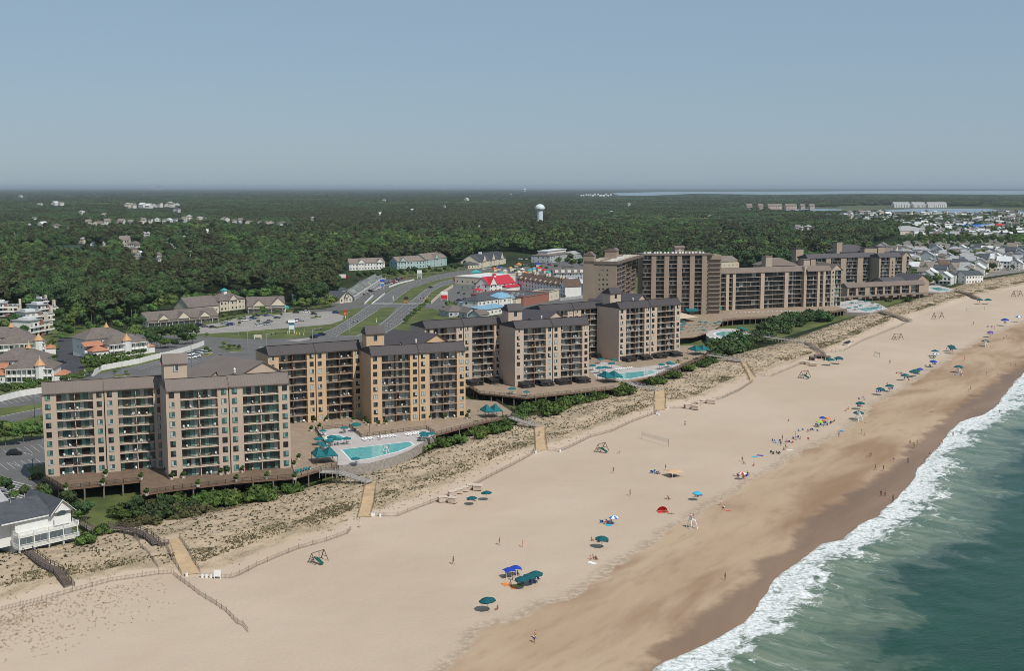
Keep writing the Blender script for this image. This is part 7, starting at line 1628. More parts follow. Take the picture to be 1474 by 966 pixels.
for i in range(n):
    for j in range(4):
        def q(i_, j_): t = math.pi*i_/n; s_ = 1.25*math.cos(math.pi/2*j_/4*.93); return (1.5*math.cos(t)*(.6+.4*s_/1.25), .9-1.9*(j_/4)*0+(-.0)+(.9*math.sin(math.pi/2*j_/4)), 1.45*math.sin(t)*s_/1.25)
        b.face([q(i,j), q(i+1,j), q(i+1,j+1), q(i,j+1)], M_red)
b.build('shell', rt); b = MB(); b.box(-1.5,-.4,.02,1.5,1.6,.06,M_red); b.build('floor_sheet', rt)
# lifeguard stands
for px, py, lb, s in ((996,761,'nearest white lifeguard stand on the damp edge, with guards on top',1.25),(1236,607,'second white lifeguard stand under a teal umbrella',1.35),(1380,541,'third white lifeguard stand with boards beside it',1.4),(1418,500,'farthest white lifeguard stand under a teal umbrella',1.4)):
    x, y, z = on(px, py); guard_chair((x,y,z), 2.0, lb, s)
def board(px, py, m, label, rz):
    x, y, z = on(px, py); b = MB(); pts = [(1.5*math.cos(t)*(1 if abs(math.cos(t)) < .8 else 1.05), .32*math.sin(t)) for t in (2*math.pi*i/16 for i in range(16))]; b.prism(pts, 0, .10, m); b.box(-1.3,-.03,.101,-1.0,.03,.2,m); o = b.build('rescue_board', None, (x,y,z+.03)); o.rotation_euler.z = rz; tag(o, label, 'surfboard')
board(1376,540,M_white,'long white rescue board lying beside the third lifeguard stand',.2); board(1045,735,mat('salmon_board',(.7,.22,.14),.5),'salmon red board on the damp sand beside two people',2.6); board(1385,538,M_red,'red rescue board leaning by the third lifeguard stand',1.4)
# swings with a slide
def swing(px, py, rz, label, s=1.0, slide=True):
    x, y, z = on(px, py); rt = thing('swing_set', label, 'swing set', (x,y,z), rz); rt.scale = (s,)*3; m = mat('swing_timber', (.16,.10,.065), .9)
    for sx in (-1.9,1.9):
        b = MB(); b.bar((sx*1.08,-1.3,0),(sx,0,2.5),.13,m); b.bar((sx*1.08,1.3,0),(sx,0,2.5),.13,m); b.bar((sx*1.04,-.75,1.05),(sx*1.04,.75,1.05),.1,m); b.build('a_frame', rt)
    b = MB(); b.bar((-2.1,0,2.5),(2.1,0,2.5),.14,m); b.build('top_beam', rt)
    for sx in (.3,1.2):
        b = MB(); b.bar((sx-.2,0,2.45),(sx-.2,.1,.6),.03,M_dark); b.bar((sx+.2,0,2.45),(sx+.2,.1,.6),.03,M_dark); b.box(sx-.25,0,.55,sx+.25,.2,.6,M_dark); b.build('swing', rt)
    b = MB(); b.box(-1.7,-.45,1.3,-.6,.45,1.38,m)
    for k in range(4): b.bar((-1.7,.5+.08*k,1.1-.3*k),(-.7,.5+.08*k,1.1-.3*k),.07,m)
    b.build('platform', rt)
    if slide:
        b = MB(); g_ = mat('green_slide', (.01,.12,.085), .4)
        b.hexa([(-1.5,-.45,1.3),(-.8,-.45,1.3),(-.8,-2.7,.25),(-1.5,-2.7,.25),(-1.5,-.45,1.38),(-.8,-.45,1.38),(-.8,-2.7,.33),(-1.5,-2.7,.33)], g_)
        for x_ in (-1.55,-.8): b.bar((x_+.02,-.45,1.45),(x_+.02,-2.7,.42),.06,g_,.22)
        b.build('slide', rt)
swing(458,809,.9,'wooden swing set with green slide nearest the camera, at the lower left'); swing(866,650,.9,'wooden swing set with green slide left of the volleyball net',1.1); swing(1158,544,.7,'wooden swing set near the fifth sand path',1.3)
swing(1292,489,.5,'wooden swing set beyond the sixth sand path',1.4,False); swing(1350,459,.4,'far wooden swing set below the far pool dunes',1.7,False); swing(1464,427,.4,'farthest wooden swing set near the right edge',1.9,False)
# storage boxes
M_box = mat('pale_box_boards', (.56,.46,.37), .85, .1, 1.5)
def sbox(px, py, w, d, h, rz, label):
    x, y, z = on(px, py); rt = thing('storage_box', label, 'storage box', (x,y,z), rz); b = MB(); b.box(-w/2,-d/2,.25,w/2,d/2,h,M_box)
    for i in range(1,5): b.box(-w/2-.015,-d/2-.015,.25+i*(h-.25)/5-.015,w/2+.015,-d/2-.002,.25+i*(h-.25)/5+.015,M_wood)
    b.build('body', rt); b = MB(); b.hexa([(-w/2-.12,-d/2-.15,h+.01),(w/2+.12,-d/2-.15,h+.01),(w/2+.12,d/2+.1,h+.16),(-w/2-.12,d/2+.1,h+.16),(-w/2-.12,-d/2-.15,h+.09),(w/2+.12,-d/2-.15,h+.09),(w/2+.12,d/2+.1,h+.24),(-w/2-.12,d/2+.1,h+.24)], M_box); b.build('lid', rt)
    b = MB(); b.box(-w/2+.1,-d/2+.1,0,-w/2+.3,d/2-.1,.25,M_woodd); b.box(w/2-.3,-d/2+.1,0,w/2-.1,d/2-.1,.25,M_woodd); b.build('skids', rt)
sa = C1[2].a-.25
for i, (px, py, w, d, h, r_) in enumerate(((637.5,723,2.3,1.7,1.5,.1),(652,724.5,2.2,1.8,1.6,-.5),(651,714,2.2,1.3,1.3,.25),(660,711,2.2,1.3,1.3,.25),(669,708,2.2,1.3,1.3,.25),(677,704.5,2.0,1.3,1.4,.25),(688,706,2.4,2.0,1.5,-.35))):
    sbox(px, py, w, d, h, sa+r_, 'pale wooden storage box, %s from the left in the cluster at the first dune fence' % ('first','second','third','fourth','fifth','sixth','seventh')[i])
for i, (px, py, w, d, h, r_) in enumerate(((990,588,2.6,2,1.6,.1),(1001,590,2.6,2,1.7,-.6),(1006,584,2.4,1.4,1.3,.5),(1012,580.5,2.6,1.4,1.3,.5),(1024,581,3,2,1.6,-.4))):
    sbox(px, py, w, d, h, sa+r_, 'pale wooden storage box, %s from the left in the cluster beyond the fourth path' % ('first','second','third','fourth','fifth')[i])
for i, (px, py) in enumerate(((1157,524),(1164,525),(1171,527))): sbox(px, py, 3, 2, 1.4, sa-.4, 'far pale storage box below the sixth path, %s one' % ('left','middle','right')[i])
for i, (px, py) in enumerate(((1170,519),(1177,516.5),(1185,516.5),(1191,518.5))):
    x, y, z = on(px, py); rt = thing('cabana', 'dark canvas cabana in the row beside two teal umbrellas', 'cabana', (x,y,z), sa, 'dark cabanas by the sixth path'); b = MB(); b.extr([(-1.2,1.5),(1.2,2.0),(1.2,2.1),(-1.2,1.6)],-1.6,1.6,M_woodd); b.build('roof', rt); b = MB(); b.box(-1.6,1.1,0,1.6,1.2,1.95,M_woodd); b.build('back_wall', rt)
    for x_ in (-1.5,1.5): b = MB(); b.box(x_-.05,-1.1,0,x_+.05,-1.0,1.5,M_white); b.build('post', rt)
for px, py, lb in ((1220,497,'dark covered boat on the sand at the far dune foot'),):
    x, y, z = on(px, py); rt = thing('boat', lb, 'boat', (x,y,z), 1.0); rt.scale = (1.6,)*3; b = MB(); b.hexa([(-2,-.3,0),(1.5,-.3,0),(1.5,.3,0),(-2,.3,0),(-2.2,-.9,.8),(2.4,-.5,1.0),(2.4,.5,1.0),(-2.2,.9,.8)], M_white); b.build('hull', rt); b = MB(); b.hexa([(-2.2,-.95,.82),(2.4,-.55,1.02),(2.4,.55,1.02),(-2.2,.95,.82),(-1.8,-.1,1.5),(1.6,-.1,1.5),(1.6,.1,1.5),(-1.8,.1,1.5)], M_dark); b.build('cover', rt)
# volleyball nets
def net(a_, c_, label, h=2.4):
    A, B = on(*a_), on(*c_); rt = thing('volleyball_net', label, 'volleyball net', (0,0,0))
    for p in (A, B): b = MB(); b.cyl(p[0],p[1],p[2]-.3,p[2]+h+.3,.07,M_wood,n=6); b.build('post', rt)
    b = MB(); n = 40
    for h_ in (h, h-.25, h-.5, h-.75, h-1.0): b.bar((A[0],A[1],A[2]+h_),(B[0],B[1],B[2]+h_),.05 if h_ in (h, h-1.0) else .02,M_lgr)
    for i in range(n): x_, y_, z_ = (A[k]+(B[k]-A[k])*i/n for k in range(3)); b.box(x_-.01,y_-.01,z_+h-1.0,x_+.01,y_+.01,z_+h,M_lgr)
    b.build('net', rt)
net((924,632),(962,643),'volleyball net between two posts right of the second swing set'); net((1259,512),(1266,515),'small far volleyball net beyond the sixth path'); net((1391,449),(1417,447),'farthest volleyball net near the right edge')
# bins and sign at the path mouths
def bin_(px, py, label, grp):
    x, y, z = on(px, py); rt = thing('trash_bin', label, 'trash bin', (x,y,z), 0, grp); b = MB(); b.cyl(0,0,0,.95,.33,M_white,.38,n=10); b.build('drum', rt); b = MB(); b.cyl(0,0,.95,1.08,.40,M_lgr,.25,n=10); b.build('lid', rt)
for px, py in ((268.5,830),(291,832),(297,832),(303.5,832)): bin_(px, py, 'white trash drum at the mouth of the first sand path', 'drums at the first path')
for px, py in ((535,743),(538,743),(547,744)): bin_(px, py, 'white trash drum at the mouth of the second sand path', 'drums at the second path')
for px, py in ((945,597),(948,598),(961,588)): bin_(px, py, 'white trash drum at the mouth of the fourth sand path', 'drums at the fourth path')
for px, py in ((806,651),(771,653)): bin_(px, py, 'white trash drum at the mouth of the third sand path', 'drums at the third path')
x, y, z = on(313,834); rt = thing('notice_board', 'blank white notice board at the mouth of the first sand path', 'notice board', (x,y,z), .1); b = MB(); b.box(-.75,-.05,.6,.75,.05,2.1,M_white); b.build('panel', rt)
for s_ in (-.68,.68): b = MB(); b.box(s_-.06,-.06,0,s_+.06,.06,2.25,M_white); b.build('post', rt)
# ---- people
import bmesh
JT = dict(pel=(0,0,.95,.13), ch=(0,0,1.30,.145), nk=(0,0,1.47,.055), hd=(0,-.02,1.62,.10), tp=(0,-.01,1.70,.085))
def pose(kind_):
    J = {}
    def j(n, x, y, z, r): J[n] = (x, y, z, r)
    if kind_ in ('stand', 'walk'):
        k = .22 if kind_ == 'walk' else .03
        j('pel',0,0,.93,.125); j('wa',0,0,1.08,.115); j('ch',0,.0,1.30,.14); j('nk',0,0,1.47,.055); j('hd',0,-.02,1.60,.098); j('tp',0,-.02,1.69,.085)
        for s, n, q in ((-1,'l',k),(1,'r',-k)):
            j('hp'+n,.10*s,0,.88,.095); j('kn'+n,.11*s,-q*.6-.02,.49,.058); j('an'+n,.11*s,-q*.9+(.05 if q < 0 else 0),.09,.038); j('to'+n,.12*s,-q*.9-.14,.04,.036)
            j('sh'+n,.19*s,0,1.38,.055); j('el'+n,.25*s,q*.5+.02,1.11,.040); j('ha'+n,.26*s,q*1.0-.08,.87,.030)
    elif kind_ in ('sit', 'chair'):
        h = .14 if kind_ == 'sit' else .36
        j('pel',0,0,h,.13); j('wa',0,.05,h+.15,.12); j('ch',0,.10,h+.37,.14); j('nk',0,.11,h+.54,.055); j('hd',0,.08,h+.67,.098); j('tp',0,.08,h+.76,.085)
        for s, n in ((-1,'l'),(1,'r')):
            j('hp'+n,.10*s,-.03,h,.095); j('kn'+n,.14*s,-.44,h+(.30 if kind_ == 'sit' else .06),.058); j('an'+n,.13*s,-.62,.09,.038); j('to'+n,.13*s,-.76,.05,.034)
            j('sh'+n,.19*s,.09,h+.45,.055); j('el'+n,.27*s,.02,h+.2,.040); j('ha'+n,.19*s,-.28,h+.22,.030)
    else:
        j('pel',0,0,.13,.12); j('wa',0,.16,.13,.11); j('ch',0,.38,.14,.135); j('nk',0,.55,.14,.055); j('hd',0,.68,.15,.095); j('tp',0,.76,.15,.08)
        for s, n in ((-1,'l'),(1,'r')):
            j('hp'+n,.10*s,-.05,.12,.09); j('kn'+n,.13*s,-.45,.11,.056); j('an'+n,.12*s,-.83,.07,.038); j('to'+n,.13*s,-.88,.14,.032)
            j('sh'+n,.18*s,.46,.13,.055); j('el'+n,.33*s,.25,.09,.040); j('ha'+n,.28*s,.0,.07,.030)
    return J
BE = [('pel','wa'),('wa','ch'),('ch','nk'),('nk','hd'),('hd','tp')]+[(a_+n, b_+n) if a_ not in ('pel','ch') else (a_, b_+n) for n in 'lr' for a_, b_ in (('pel','hp'),('hp','kn'),('kn','an'),('an','to'),('ch','sh'),('sh','el'),('el','ha'))]
def skinned(J, E, grow_=0, lv=1):
    names = sorted({n for e_ in E for n in e_}); ix = {n: i for i, n in enumerate(names)}
    me = bpy.data.meshes.new('tmp'); me.from_pydata([J[n][:3] for n in names], [(ix[a_], ix[b_]) for a_, b_ in E], []); o = bpy.data.objects.new('tmp', me); COL.objects.link(o)
    o.modifiers.new('s', 'SKIN'); sv = me.skin_vertices[0].data
    for n, i in ix.items(): r = J[n][3]+grow_; sv[i].radius = (r, r); sv[i].use_root = (n == 'pel')
    s = o.modifiers.new('u', 'SUBSURF'); s.levels = lv; dg = bpy.context.evaluated_depsgraph_get(); r = bpy.data.meshes.new_from_object(o.evaluated_get(dg)); bpy.data.objects.remove(o); return r
M_skin = [mat('skin_light', (.50,.30,.21), .7), mat('skin_tan', (.36,.20,.13), .7), mat('skin_dark', (.14,.075,.05), .7)]
M_hair = mat('brown_hair', (.04,.022,.014), .8); M_hairb = mat('fair_hair', (.32,.21,.09), .8)
def body_mesh(kind_):
    J = pose(kind_); me = skinned(J, BE); bm = bmesh.new(); bm.from_mesh(me)
    for n in 'lr':        # five fingers on each hand
        h = Vector(J['ha'+n][:3]); e_ = Vector(J['el'+n][:3]); d = (h-e_).normalized(); s = -1 if n == 'l' else 1; side = d.cross(Vector((s,0,0))).normalized()
        for k in range(5):
            o_ = h+side*(-.027+.018*k if k < 4 else .035)+d*(.02 if k < 4 else -.02); L = (.075,.085,.08,.065,.05)[k]; dd_ = (d+(side*.7 if k == 4 else Vector((0,0,0)))+Vector((-s*.25,0,0))).normalized()
            r = bmesh.ops.create_cone(bm, cap_ends=True, segments=5, radius1=.010, radius2=.007, depth=L); q = dd_.to_track_quat('Z','Y').to_matrix().to_4x4()
            bmesh.ops.transform(bm, matrix=Matrix.Translation(o_+dd_*L/2)@q, verts=r['verts'])
    hd = Vector(J['hd'][:3]); up = (Vector(J['tp'][:3])-hd).normalized(); fw_ = Vector((0,-1,0)) if kind_ != 'lie' else Vector((0,0,1))
    for p, r_ in ((hd+fw_*.10-up*.0,.016),(hd+Vector((.095,0,0)),.02),(hd-Vector((.095,0,0)),.02),(hd+fw_*.095+Vector((.035,0,0))+up*.025,.010),(hd+fw_*.095-Vector((.035,0,0))+up*.025,.010),(hd+fw_*.093-up*.04,.014)):
        r = bmesh.ops.create_icosphere(bm, subdivisions=1, radius=r_); bmesh.ops.translate(bm, vec=p, verts=r['verts'])
    bm.to_mesh(me); bm.free(); me.polygons.foreach_set('use_smooth', [True]*len(me.polygons)); return me, J
def hair_mesh(J, kind_):
    bm = bmesh.new(); bmesh.ops.create_icosphere(bm, subdivisions=2, radius=.118); hd = Vector(J['hd'][:3]); tp = Vector(J['tp'][:3]); back = Vector((0,1,0)) if kind_ != 'lie' else Vector((0,0,-1)); up = (tp-hd).normalized()
    for v in list(bm.verts):
        if v.co.dot(up) < -.01+.0 and v.co.dot(back) < .02: bm.verts.remove(v)
    bmesh.ops.translate(bm, vec=hd+up*.03+back*.012, verts=bm.verts); me = bpy.data.meshes.new('hair'); bm.to_mesh(me); bm.free(); me.materials.append(M_hair); return me
PM = {}
for k_ in ('stand','walk','sit','chair','lie'):
    me, J = body_mesh(k_); me.materials.append(M_skin[0]); me.name = 'body'
    E1 = [('pel','wa'),('pel','hpl'),('pel','hpr'),('hpl','kml'),('hpr','kmr')]; J2 = dict(J)
    for n in 'lr': a_, b_ = J['hp'+n], J['kn'+n]; J2['km'+n] = tuple(a_[i]+(b_[i]-a_[i])*.45 for i in range(4))
    sh = skinned(J2, E1, .016); sh.materials.append(M_blue)
    J3 = dict(J2)
    for n in 'lr': a_, b_ = J['sh'+n], J['el'+n]; J3['em'+n] = tuple(a_[i]+(b_[i]-a_[i])*.5 for i in range(4))
    J3['pel'] = tuple(J['pel'][:3])+(J['pel'][3]*.95,); st__ = skinned({**J3, 'pel': J3['wa'], 'c2': J3['ch']}, [('pel','c2'),('c2','shl'),('c2','shr'),('shl','eml'),('shr','emr')], .02); st__.materials.append(M_white)
    PM[k_] = (me, sh, st__, hair_mesh(J, k_))
CLC = dict(white=M_white, black=M_dark, blue=M_blue, red=M_red, orange=M_org, teal=M_teald, green=BCH['green'].children[0].data.materials[0], pink=mat('pink_cloth',(.7,.2,.3),.8), grey=M_lgr, yellow=M_lime)
KW = dict(stand='standing', walk='walking', sit='sitting', chair='seated', lie='lying')
def person(loc, kind_, az, bottom, top, where, skin=0, fair=False, s=1.0):
    lb = 'person %s %s, in %s %s' % (KW[kind_], where, bottom, 'shorts' if top or bottom in ('blue','black','green','red') else 'swimwear'); l2 = lb+(' and %s top' % top if top else '')
    lb = l2 if len(l2.split()) <= 16 else (lb if len(lb.split()) <= 16 else lb.split(', in ')[0])
    rt = thing('person', lb, 'person', loc, az); rt.scale = (s,)*3
    me = PM[kind_]
    def part(nm, m, mt): o = link(nm, m, rt); o.material_slots[0].link = 'OBJECT'; o.material_slots[0].material = mt
    part('body', me[0], M_skin[skin]); part('shorts', me[1], CLC[bottom]); part('hair', me[3], M_hairb if fair else M_hair)
    if top: part('shirt', me[2], CLC[top])
    return rt
pr = random.Random(44); bc = list(CLC)
def P(px, py, kind_, where, az=None, bottom=None, top='?', s=1.05, dz=0.0):
    x, y, z = on(px, py); z = max(z, -.55); bottom = bottom or pr.choice(bc); top = (pr.choice(bc) if pr.random() < .45 else None) if top == '?' else top
    return person((x,y,z+dz), kind_, pr.uniform(-3,3) if az is None else az, bottom, top, where, pr.choice((0,0,1,1,2)), pr.random() < .3, s)
P(652.5,813,'walk','alone on the open sand left of centre',1.5,'black','black',1.15); P(719,785,'walk','on the middle sand, upper left of an orange clad walker',1.2,'blue','black',1.15); P(752,788,'stand','on the middle sand',None,'orange','orange',1.0)
P(518,760,'stand','at the mouth of the second sand path',None,'white','white'); P(907,714,'walk','between umbrellas and swing set',None,'grey',None); P(883,682,'walk','left of the tan canopy',None,'red','red',1.15); P(891.5,653,'walk','right of the second swing set',None,'grey','white',.9)
P(986,613,'walk','near the second storage box cluster',None,'white','black',1.15); P(769,926,'walk','on the damp sand at the bottom, left of a pair',.6,'blue','white'); P(771,920,'walk','on the damp sand at the bottom, right of a pair',.7,'red',None)
P(1044,836,'stand','alone at the wet sand edge',None,'green',None,1.15); P(716,878,'sit','right of the lone teal umbrella',None,'teal',None); P(709,868,'chair','under the lone bottom umbrella',2.7,'blue',None)
for i, (px, py, k_, w) in enumerate(((850,806,'sit','at the left of three above the white towel'),(854,804,'sit','in the middle of three above the white towel'),(858,806,'sit','at the right of three above the white towel'),(852,779,'sit','left of the lone middle umbrella'),(870,779,'chair','under the lone middle umbrella'),(735,843,'sit','before the blue canopies'),(729,831,'chair','under the left blue canopy'),(738,836,'stand','between the blue canopies'),(745,829,'chair','under the right blue canopy'),(752,839,'chair','under the left of three teal umbrellas'),(763,836,'sit','under the middle of three teal umbrellas'),(775,831,'sit','under the right of three teal umbrellas'),
    (872,755,'chair','left in the group below the blue umbrella'),(880,752,'chair','right in the group below the blue umbrella'),(958,738,'sit','in the mouth of the red tent'),(966,740,'lie','right of the red tent'),(960,719,'sit','left of a pair between red tent and tan canopy'),(962.5,719.5,'sit','right of a pair between red tent and tan canopy'),(1001,716,'chair','under the cyan umbrella'),(958,677,'stand','behind the tan canopy'),(966,685,'sit','in the shade of the tan canopy'),(948,683,'chair','among chairs left of the tan canopy'),
    (1038,728,'stand','beside the salmon board'),(1042,732,'sit','on the damp sand by the salmon board'),(1085,671,'sit','alone above the red umbrella'),(1069,690,'sit','before the red umbrella'),(1076,682,'sit','right of the red umbrella'),(1064,687,'chair','left of the red umbrella'),(1070,668,'chair','on blue chair above the red umbrella'),(1068.5,665,'stand','behind the blue chair above the red umbrella'),
    (1114,654,'sit','left below the crowded group'),(1118,653,'sit','right below the crowded group'),(1124,642,'stand','at the front of the crowded group'),(1128,648,'sit','in the middle of the crowded group'),(1132,640,'walk','at the right of the crowded group'),(1126,634,'stand','at the back of the crowded group'),(1131,645,'chair','on a chair in the crowded group'),(1147,632,'sit','in the purple group'),(1152,633,'sit','at the right of the purple group'),(1145,629,'stand','behind the purple group'),(1135,607,'sit','alone on the open far sand'),
    (1163,622,'chair','left in the blue row'),(1168,620,'chair','right in the blue row'),(1186,614,'sit','below the lime umbrella'),(1197,611,'chair','below the orange umbrella'),(1201,608,'chair','right of the orange umbrella'),(1218,592,'sit','left of the second guard stand'),(1221,590,'sit','nearer the second guard stand'),(1247.5,609.5,'lie','right of the second guard stand'),(1207.5,629,'stand','small and dark on the damp edge'),(1240,626,'stand','left of a pair on the damp sand'),(1244.5,627.5,'sit','right of a pair on the damp sand'),
    (1339.5,593.5,'lie','sunning far out on the damp sand'),(1281,524,'walk','on the far open sand'),(1243,574,'chair','beside the first umbrella in the long line'),(1239,586,'chair','under the first umbrella in the long line'),(1264,563,'stand','left of the second umbrella in the line'),(1277,558,'stand','left of the third umbrella in the line'),(1291,538,'sit','left of the fourth umbrella in the line'),(1296,539,'sit','nearer the fourth umbrella in the line'),(1308,548,'sit','right of the fourth umbrella in the line'),(1362,506,'stand','left of the eleventh umbrella in the line'),(1339,528,'sit','left of the eighth umbrella in the line'),(1401,468,'walk','far up the open beach'),(1421.5,471,'sit','far up the beach beside the purple umbrella'),(1431,474,'stand','above the purple umbrella'),
    (1445,488,'sit','at the left of the pale group far up the beach'),(1449,487,'stand','at the back of the pale group far up the beach'),(1451,489,'sit','at the right of the pale group far up the beach'),(1384,540,'sit','on the sand by the third guard stand'),(1388,520,'stand','above the third guard stand'))):
    P(px, py, k_, w, s=1.1 if py > 600 else 1.25)
for i, (px, py, w) in enumerate(((1310,641,'at the left of the group near the wet sand'),(1315,645,'in the middle of the group near the wet sand'),(1320.5,642,'at the right of the group near the wet sand'),(1314.5,652,'below the group near the wet sand'),(1286.7,665,'alone between the pair and the surf'),(1254,658,'at the far left of the bathers'),(1307,667,'near the surf below the group'),(1338,659,'at the upper edge of the foam'),(1331,669,'in the shallow foam'),(1260,677,'left of a pair by a blue mat'),(1271.5,679,'right of a pair by a blue mat'),(1357,677,'wading in the white water'),(1371.7,629,'at the foam edge upper right'),(1402,591,'on the far wet sand'),(1394,566,'left of a far pair on wet sand'),(1397,562,'right of a far pair on wet sand'),(1420,540,'on the far damp sand right of the third stand'),(1436,543,'farther right on the damp sand'),(1462,528,'at the left of the far right pair'),(1465,532,'at the right of the far right pair'),(1455,527,'beside the far right pair'),(1439,596,'wading in the far surf'),(1268,715,'left of a pair near the nearer surf'),(1274,715,'right of a pair near the nearer surf'),(1285.5,722,'standing at the edge of the nearer surf'),(1316,646,'behind the group near the wet sand'),(1252,659,'beside the far left bather'),(1356,640,'stepping into the upper foam'))):
    P(px, py, pr.choice(('stand','walk')), w, s=1.12)
for px, py, z, w in ((996,761,2.27*1.25,'left on the nearest lifeguard stand'),):
    x, y, zz = on(px, py)
    for k, dx in enumerate((-.3,.3)): person((x+dx, y, zz+2.30*1.25-.1), 'chair', .3, 'red', 'red' if k else 'white', ('left','right')[k]+' on the nearest lifeguard stand', k)
for px, py, s, w in ((1236,607,1.35,'second'),(1380,541,1.4,'third'),(1418,500,1.4,'farthest')):
    x, y, zz = on(px, py); person((x, y, zz+2.28*s-.25), 'chair', .3, 'red', 'white', 'on top of the %s lifeguard stand' % w, 1, s=1.15)
for px, py, w, z in ((559,607,'on the tan terrace by the orange tan block',6),(551,609,'left on the tan terrace',6),(783,627,'',0),(537,645,'',0),(547,634,'on the first pool deck',6),(389,685,'on the brown deck',6),(352,681,'near the planters on the brown deck',6),(231,527,'alone in the car park behind the nearest condo block',2.0),(776,629,'on the third sand path',0)):
    if not w: continue
    if z: x, y = at(px, py, z); person((x,y,z+.03), 'stand', 1.0, pr.choice(bc), pr.choice(bc), w, 0, s=1.1 if z > 3 else 1.25)
    else: P(px, py, 'walk', w, s=1.1, dz=.1)
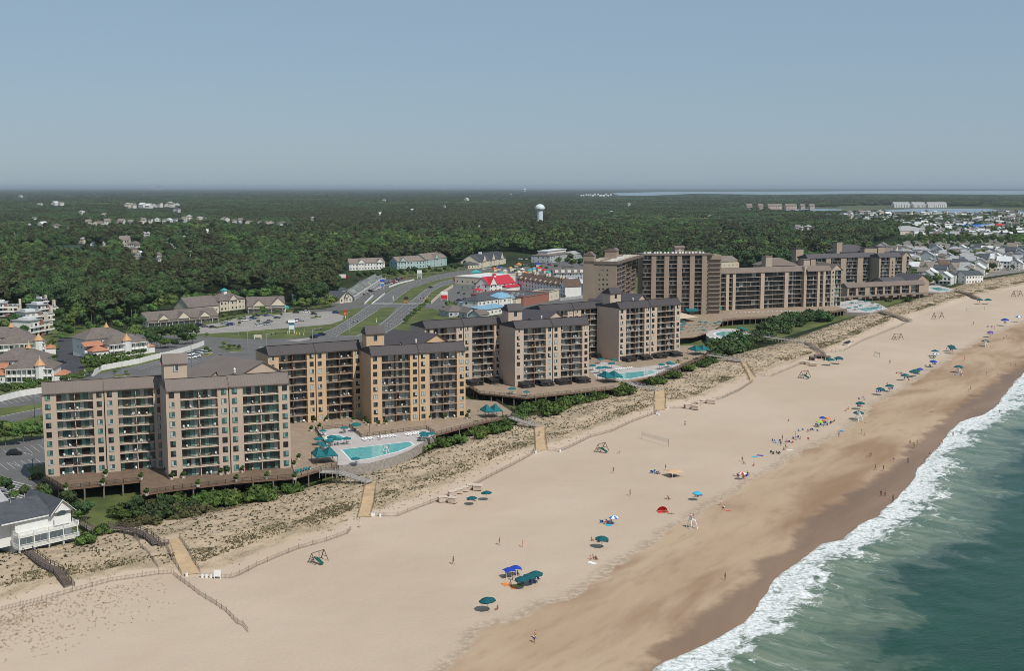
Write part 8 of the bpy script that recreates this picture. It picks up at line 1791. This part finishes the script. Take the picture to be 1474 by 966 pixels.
# a few swimmers' heads are lost in the foam; the pools have bathers
for px, py, w in ((520,655,'standing in the first large pool'),(560,645,'wading in the first large pool'),(1046,481,'standing in the oval pool'),(1037,482,'wading in the oval pool')):
    x, y = at(px, py, 6.05); person((x,y,5.15), 'stand', 1.0, 'blue', None, w, 0)
def woods():
    rg = np.random.default_rng(5)
    P = []
    def scatter(d0, d1, area, smin, smax, jz=1.0):
        n = int(.5*(d1*d1-d0*d0)*1.02/area)
        a_ = rg.uniform(-.50, .50, n); d_ = np.sqrt(rg.uniform(d0*d0, d1*d1, n)); x = d_*np.sin(a_); y = d_*np.cos(a_)
        px, py = proj(x, y, 2.0); ok = woods_ok(px, py) & (y > 0) & (px > -160) & (px < 1640)
        u, v = uv(x, y); ok &= v < np.interp(u, *L_back)-12
        x, y, px, py = x[ok], y[ok], px[ok], py[ok]
        s = rg.uniform(smin, smax, len(x)); sp = (hsh(x, y, 110)*.45+hsh(x, y, 300)*.3+hsh(x, y, 40)*.25) if d0 < 2000 else hsh(x, y, 420)*.55+hsh(x, y, 1300)*.2+hsh(x, y, 160)*.25
        P.append(np.stack([x, y, s, sp], -1))
    scatter(480, 1300, 58, .85, 1.55)
    scatter(1300, 2400, 110, 1.1, 1.95)
    scatter(2400, 4500, 260, 2.05, 3.0)
    scatter(4500, 9500, 900, 3.0, 4.6)
    scatter(9500, 26000, 9000, 8, 13)
    for poly, n, s0, s1 in ((TOWN, 760, .40, .85), (FT, 2200, .6, 1.15)):
        q = rg.uniform([1225,305],[1500,412],(n,2)); q = q[inpoly(q[:,0], q[:,1], poly)]; w = np.array([at(a_, b_, 2.0) for a_, b_ in q])
        P.append(np.column_stack([w, rg.uniform(s0, s1, len(w)), rg.uniform(.55, 1, len(w))]))
    A = np.concatenate(P); d = np.hypot(A[:,0], A[:,1]); o = np.argsort(d); A = A[o]; d = d[o]
    # nearest ones are trees of their own
    px, py = proj(A[:,0], A[:,1], 2.0); vis = (px > -10) & (px < 1484)
    near = np.where(vis & (px < 1150))[0][:60]; far = np.setdiff1d(np.arange(len(A)), near)
    def pick(sp, r):
        if sp < .40: return 3 + (r < .45) if r < .85 else 2
        if sp < .52: return 2
        return (0, 1, 2, 5)[int(r*3.99)] if sp > .6 else (0, 3, 2, 4)[int(r*3.99)]
    for i in near:
        x, y, s, sp = A[i]; k = pick(sp, rnd.random())
        where = 'left edge of the picture behind the townhouses' if px[i] < 150 else ('woods behind the long shopping plaza' if px[i] < 430 else ('woods beside the highway' if px[i] < 700 else 'woods inland of the condos'))
        nm = 'tall dark pine in the ' if k in (3,4) else ('deep green leafy tree in the ' if k == 2 else 'rounded green leafy tree in the ')
        if px[i] < 150: lb = nm.replace('in the ', 'at the ')+where
        else: lb = nm+where
        plant(TREES[k], x, y, 2.0, s, lb, 'tree', lb.split(' in the ')[0].split(' at the ')[0]+' trees '+where.split(' behind')[0]+(' %d' % 0 if 0 else ''))
    A = A[far]; n = len(A)
    me = bpy.data.meshes.new('woodland'); me.vertices.add(n)
    me.vertices.foreach_set('co', np.stack([A[:,0], A[:,1], np.full(n, 2.0)-np.where(A[:,2] > 2.0, A[:,2]*1.8, 0)], -1).astype(np.float32).ravel())
    idx = np.array([pick(sp, r) for sp, r in zip(A[:,3], rg.random(n))], np.int32)
    at_ = me.attributes.new('kind', 'INT', 'POINT'); at_.data.foreach_set('value', idx)
    szz = A[:,2]; at_ = me.attributes.new('size', 'FLOAT_VECTOR', 'POINT')
    hz_ = np.where(szz > 2.0, 1.12+.13*(szz-2.0), .35+szz*rg.uniform(.55,.80,n))
    at_.data.foreach_set('vector', np.stack([szz, szz, hz_], -1).astype(np.float32).ravel())
    at_ = me.attributes.new('turn', 'FLOAT', 'POINT'); at_.data.foreach_set('value', rg.uniform(0, 6.28, n).astype(np.float32))
    o = link('woodland', me); kind(o, 'stuff', 'dense mixed green wood stretching inland to the horizon', 'woodland')
    ng = bpy.data.node_groups.new('grow_wood', 'GeometryNodeTree')
    ng.interface.new_socket('Geometry', in_out='INPUT', socket_type='NodeSocketGeometry'); ng.interface.new_socket('Geometry', in_out='OUTPUT', socket_type='NodeSocketGeometry')
    N, L = ng.nodes, ng.links; gi = N.new('NodeGroupInput'); go = N.new('NodeGroupOutput')
    iop = N.new('GeometryNodeInstanceOnPoints'); jn = N.new('GeometryNodeGeometryToInstance')
    protos = [next(c for c in t.children if c.name.startswith('crown')) for t in TREES]
    for p in reversed(protos):
        oi = N.new('GeometryNodeObjectInfo'); oi.inputs['Object'].default_value = p; oi.transform_space = 'ORIGINAL'; oi.inputs['As Instance'].default_value = False
        L.new(oi.outputs['Geometry'], jn.inputs[0])
    def na(nm, ty): q = N.new('GeometryNodeInputNamedAttribute'); q.data_type = ty; q.inputs['Name'].default_value = nm; return q.outputs[0]
    L.new(gi.outputs[0], iop.inputs['Points']); L.new(jn.outputs[0], iop.inputs['Instance']); iop.inputs['Pick Instance'].default_value = True
    L.new(na('kind','INT'), iop.inputs['Instance Index']); L.new(na('size','FLOAT_VECTOR'), iop.inputs['Scale'])
    cmb = N.new('ShaderNodeCombineXYZ'); L.new(na('turn','FLOAT'), cmb.inputs[2])
    L.new(cmb.outputs[0], iop.inputs['Rotation']); L.new(iop.outputs[0], go.inputs[0])
    md = o.modifiers.new('grow', 'NODES'); md.node_group = ng
    print('woodland', n, 'near', len(near))
woods()
# prototypes that no spot made use of are taken away again
for o in [o for o in bpy.data.objects if o.parent is None and o.location.z < -400]:
    for c in list(o.children_recursive): bpy.data.objects.remove(c)
    bpy.data.objects.remove(o)
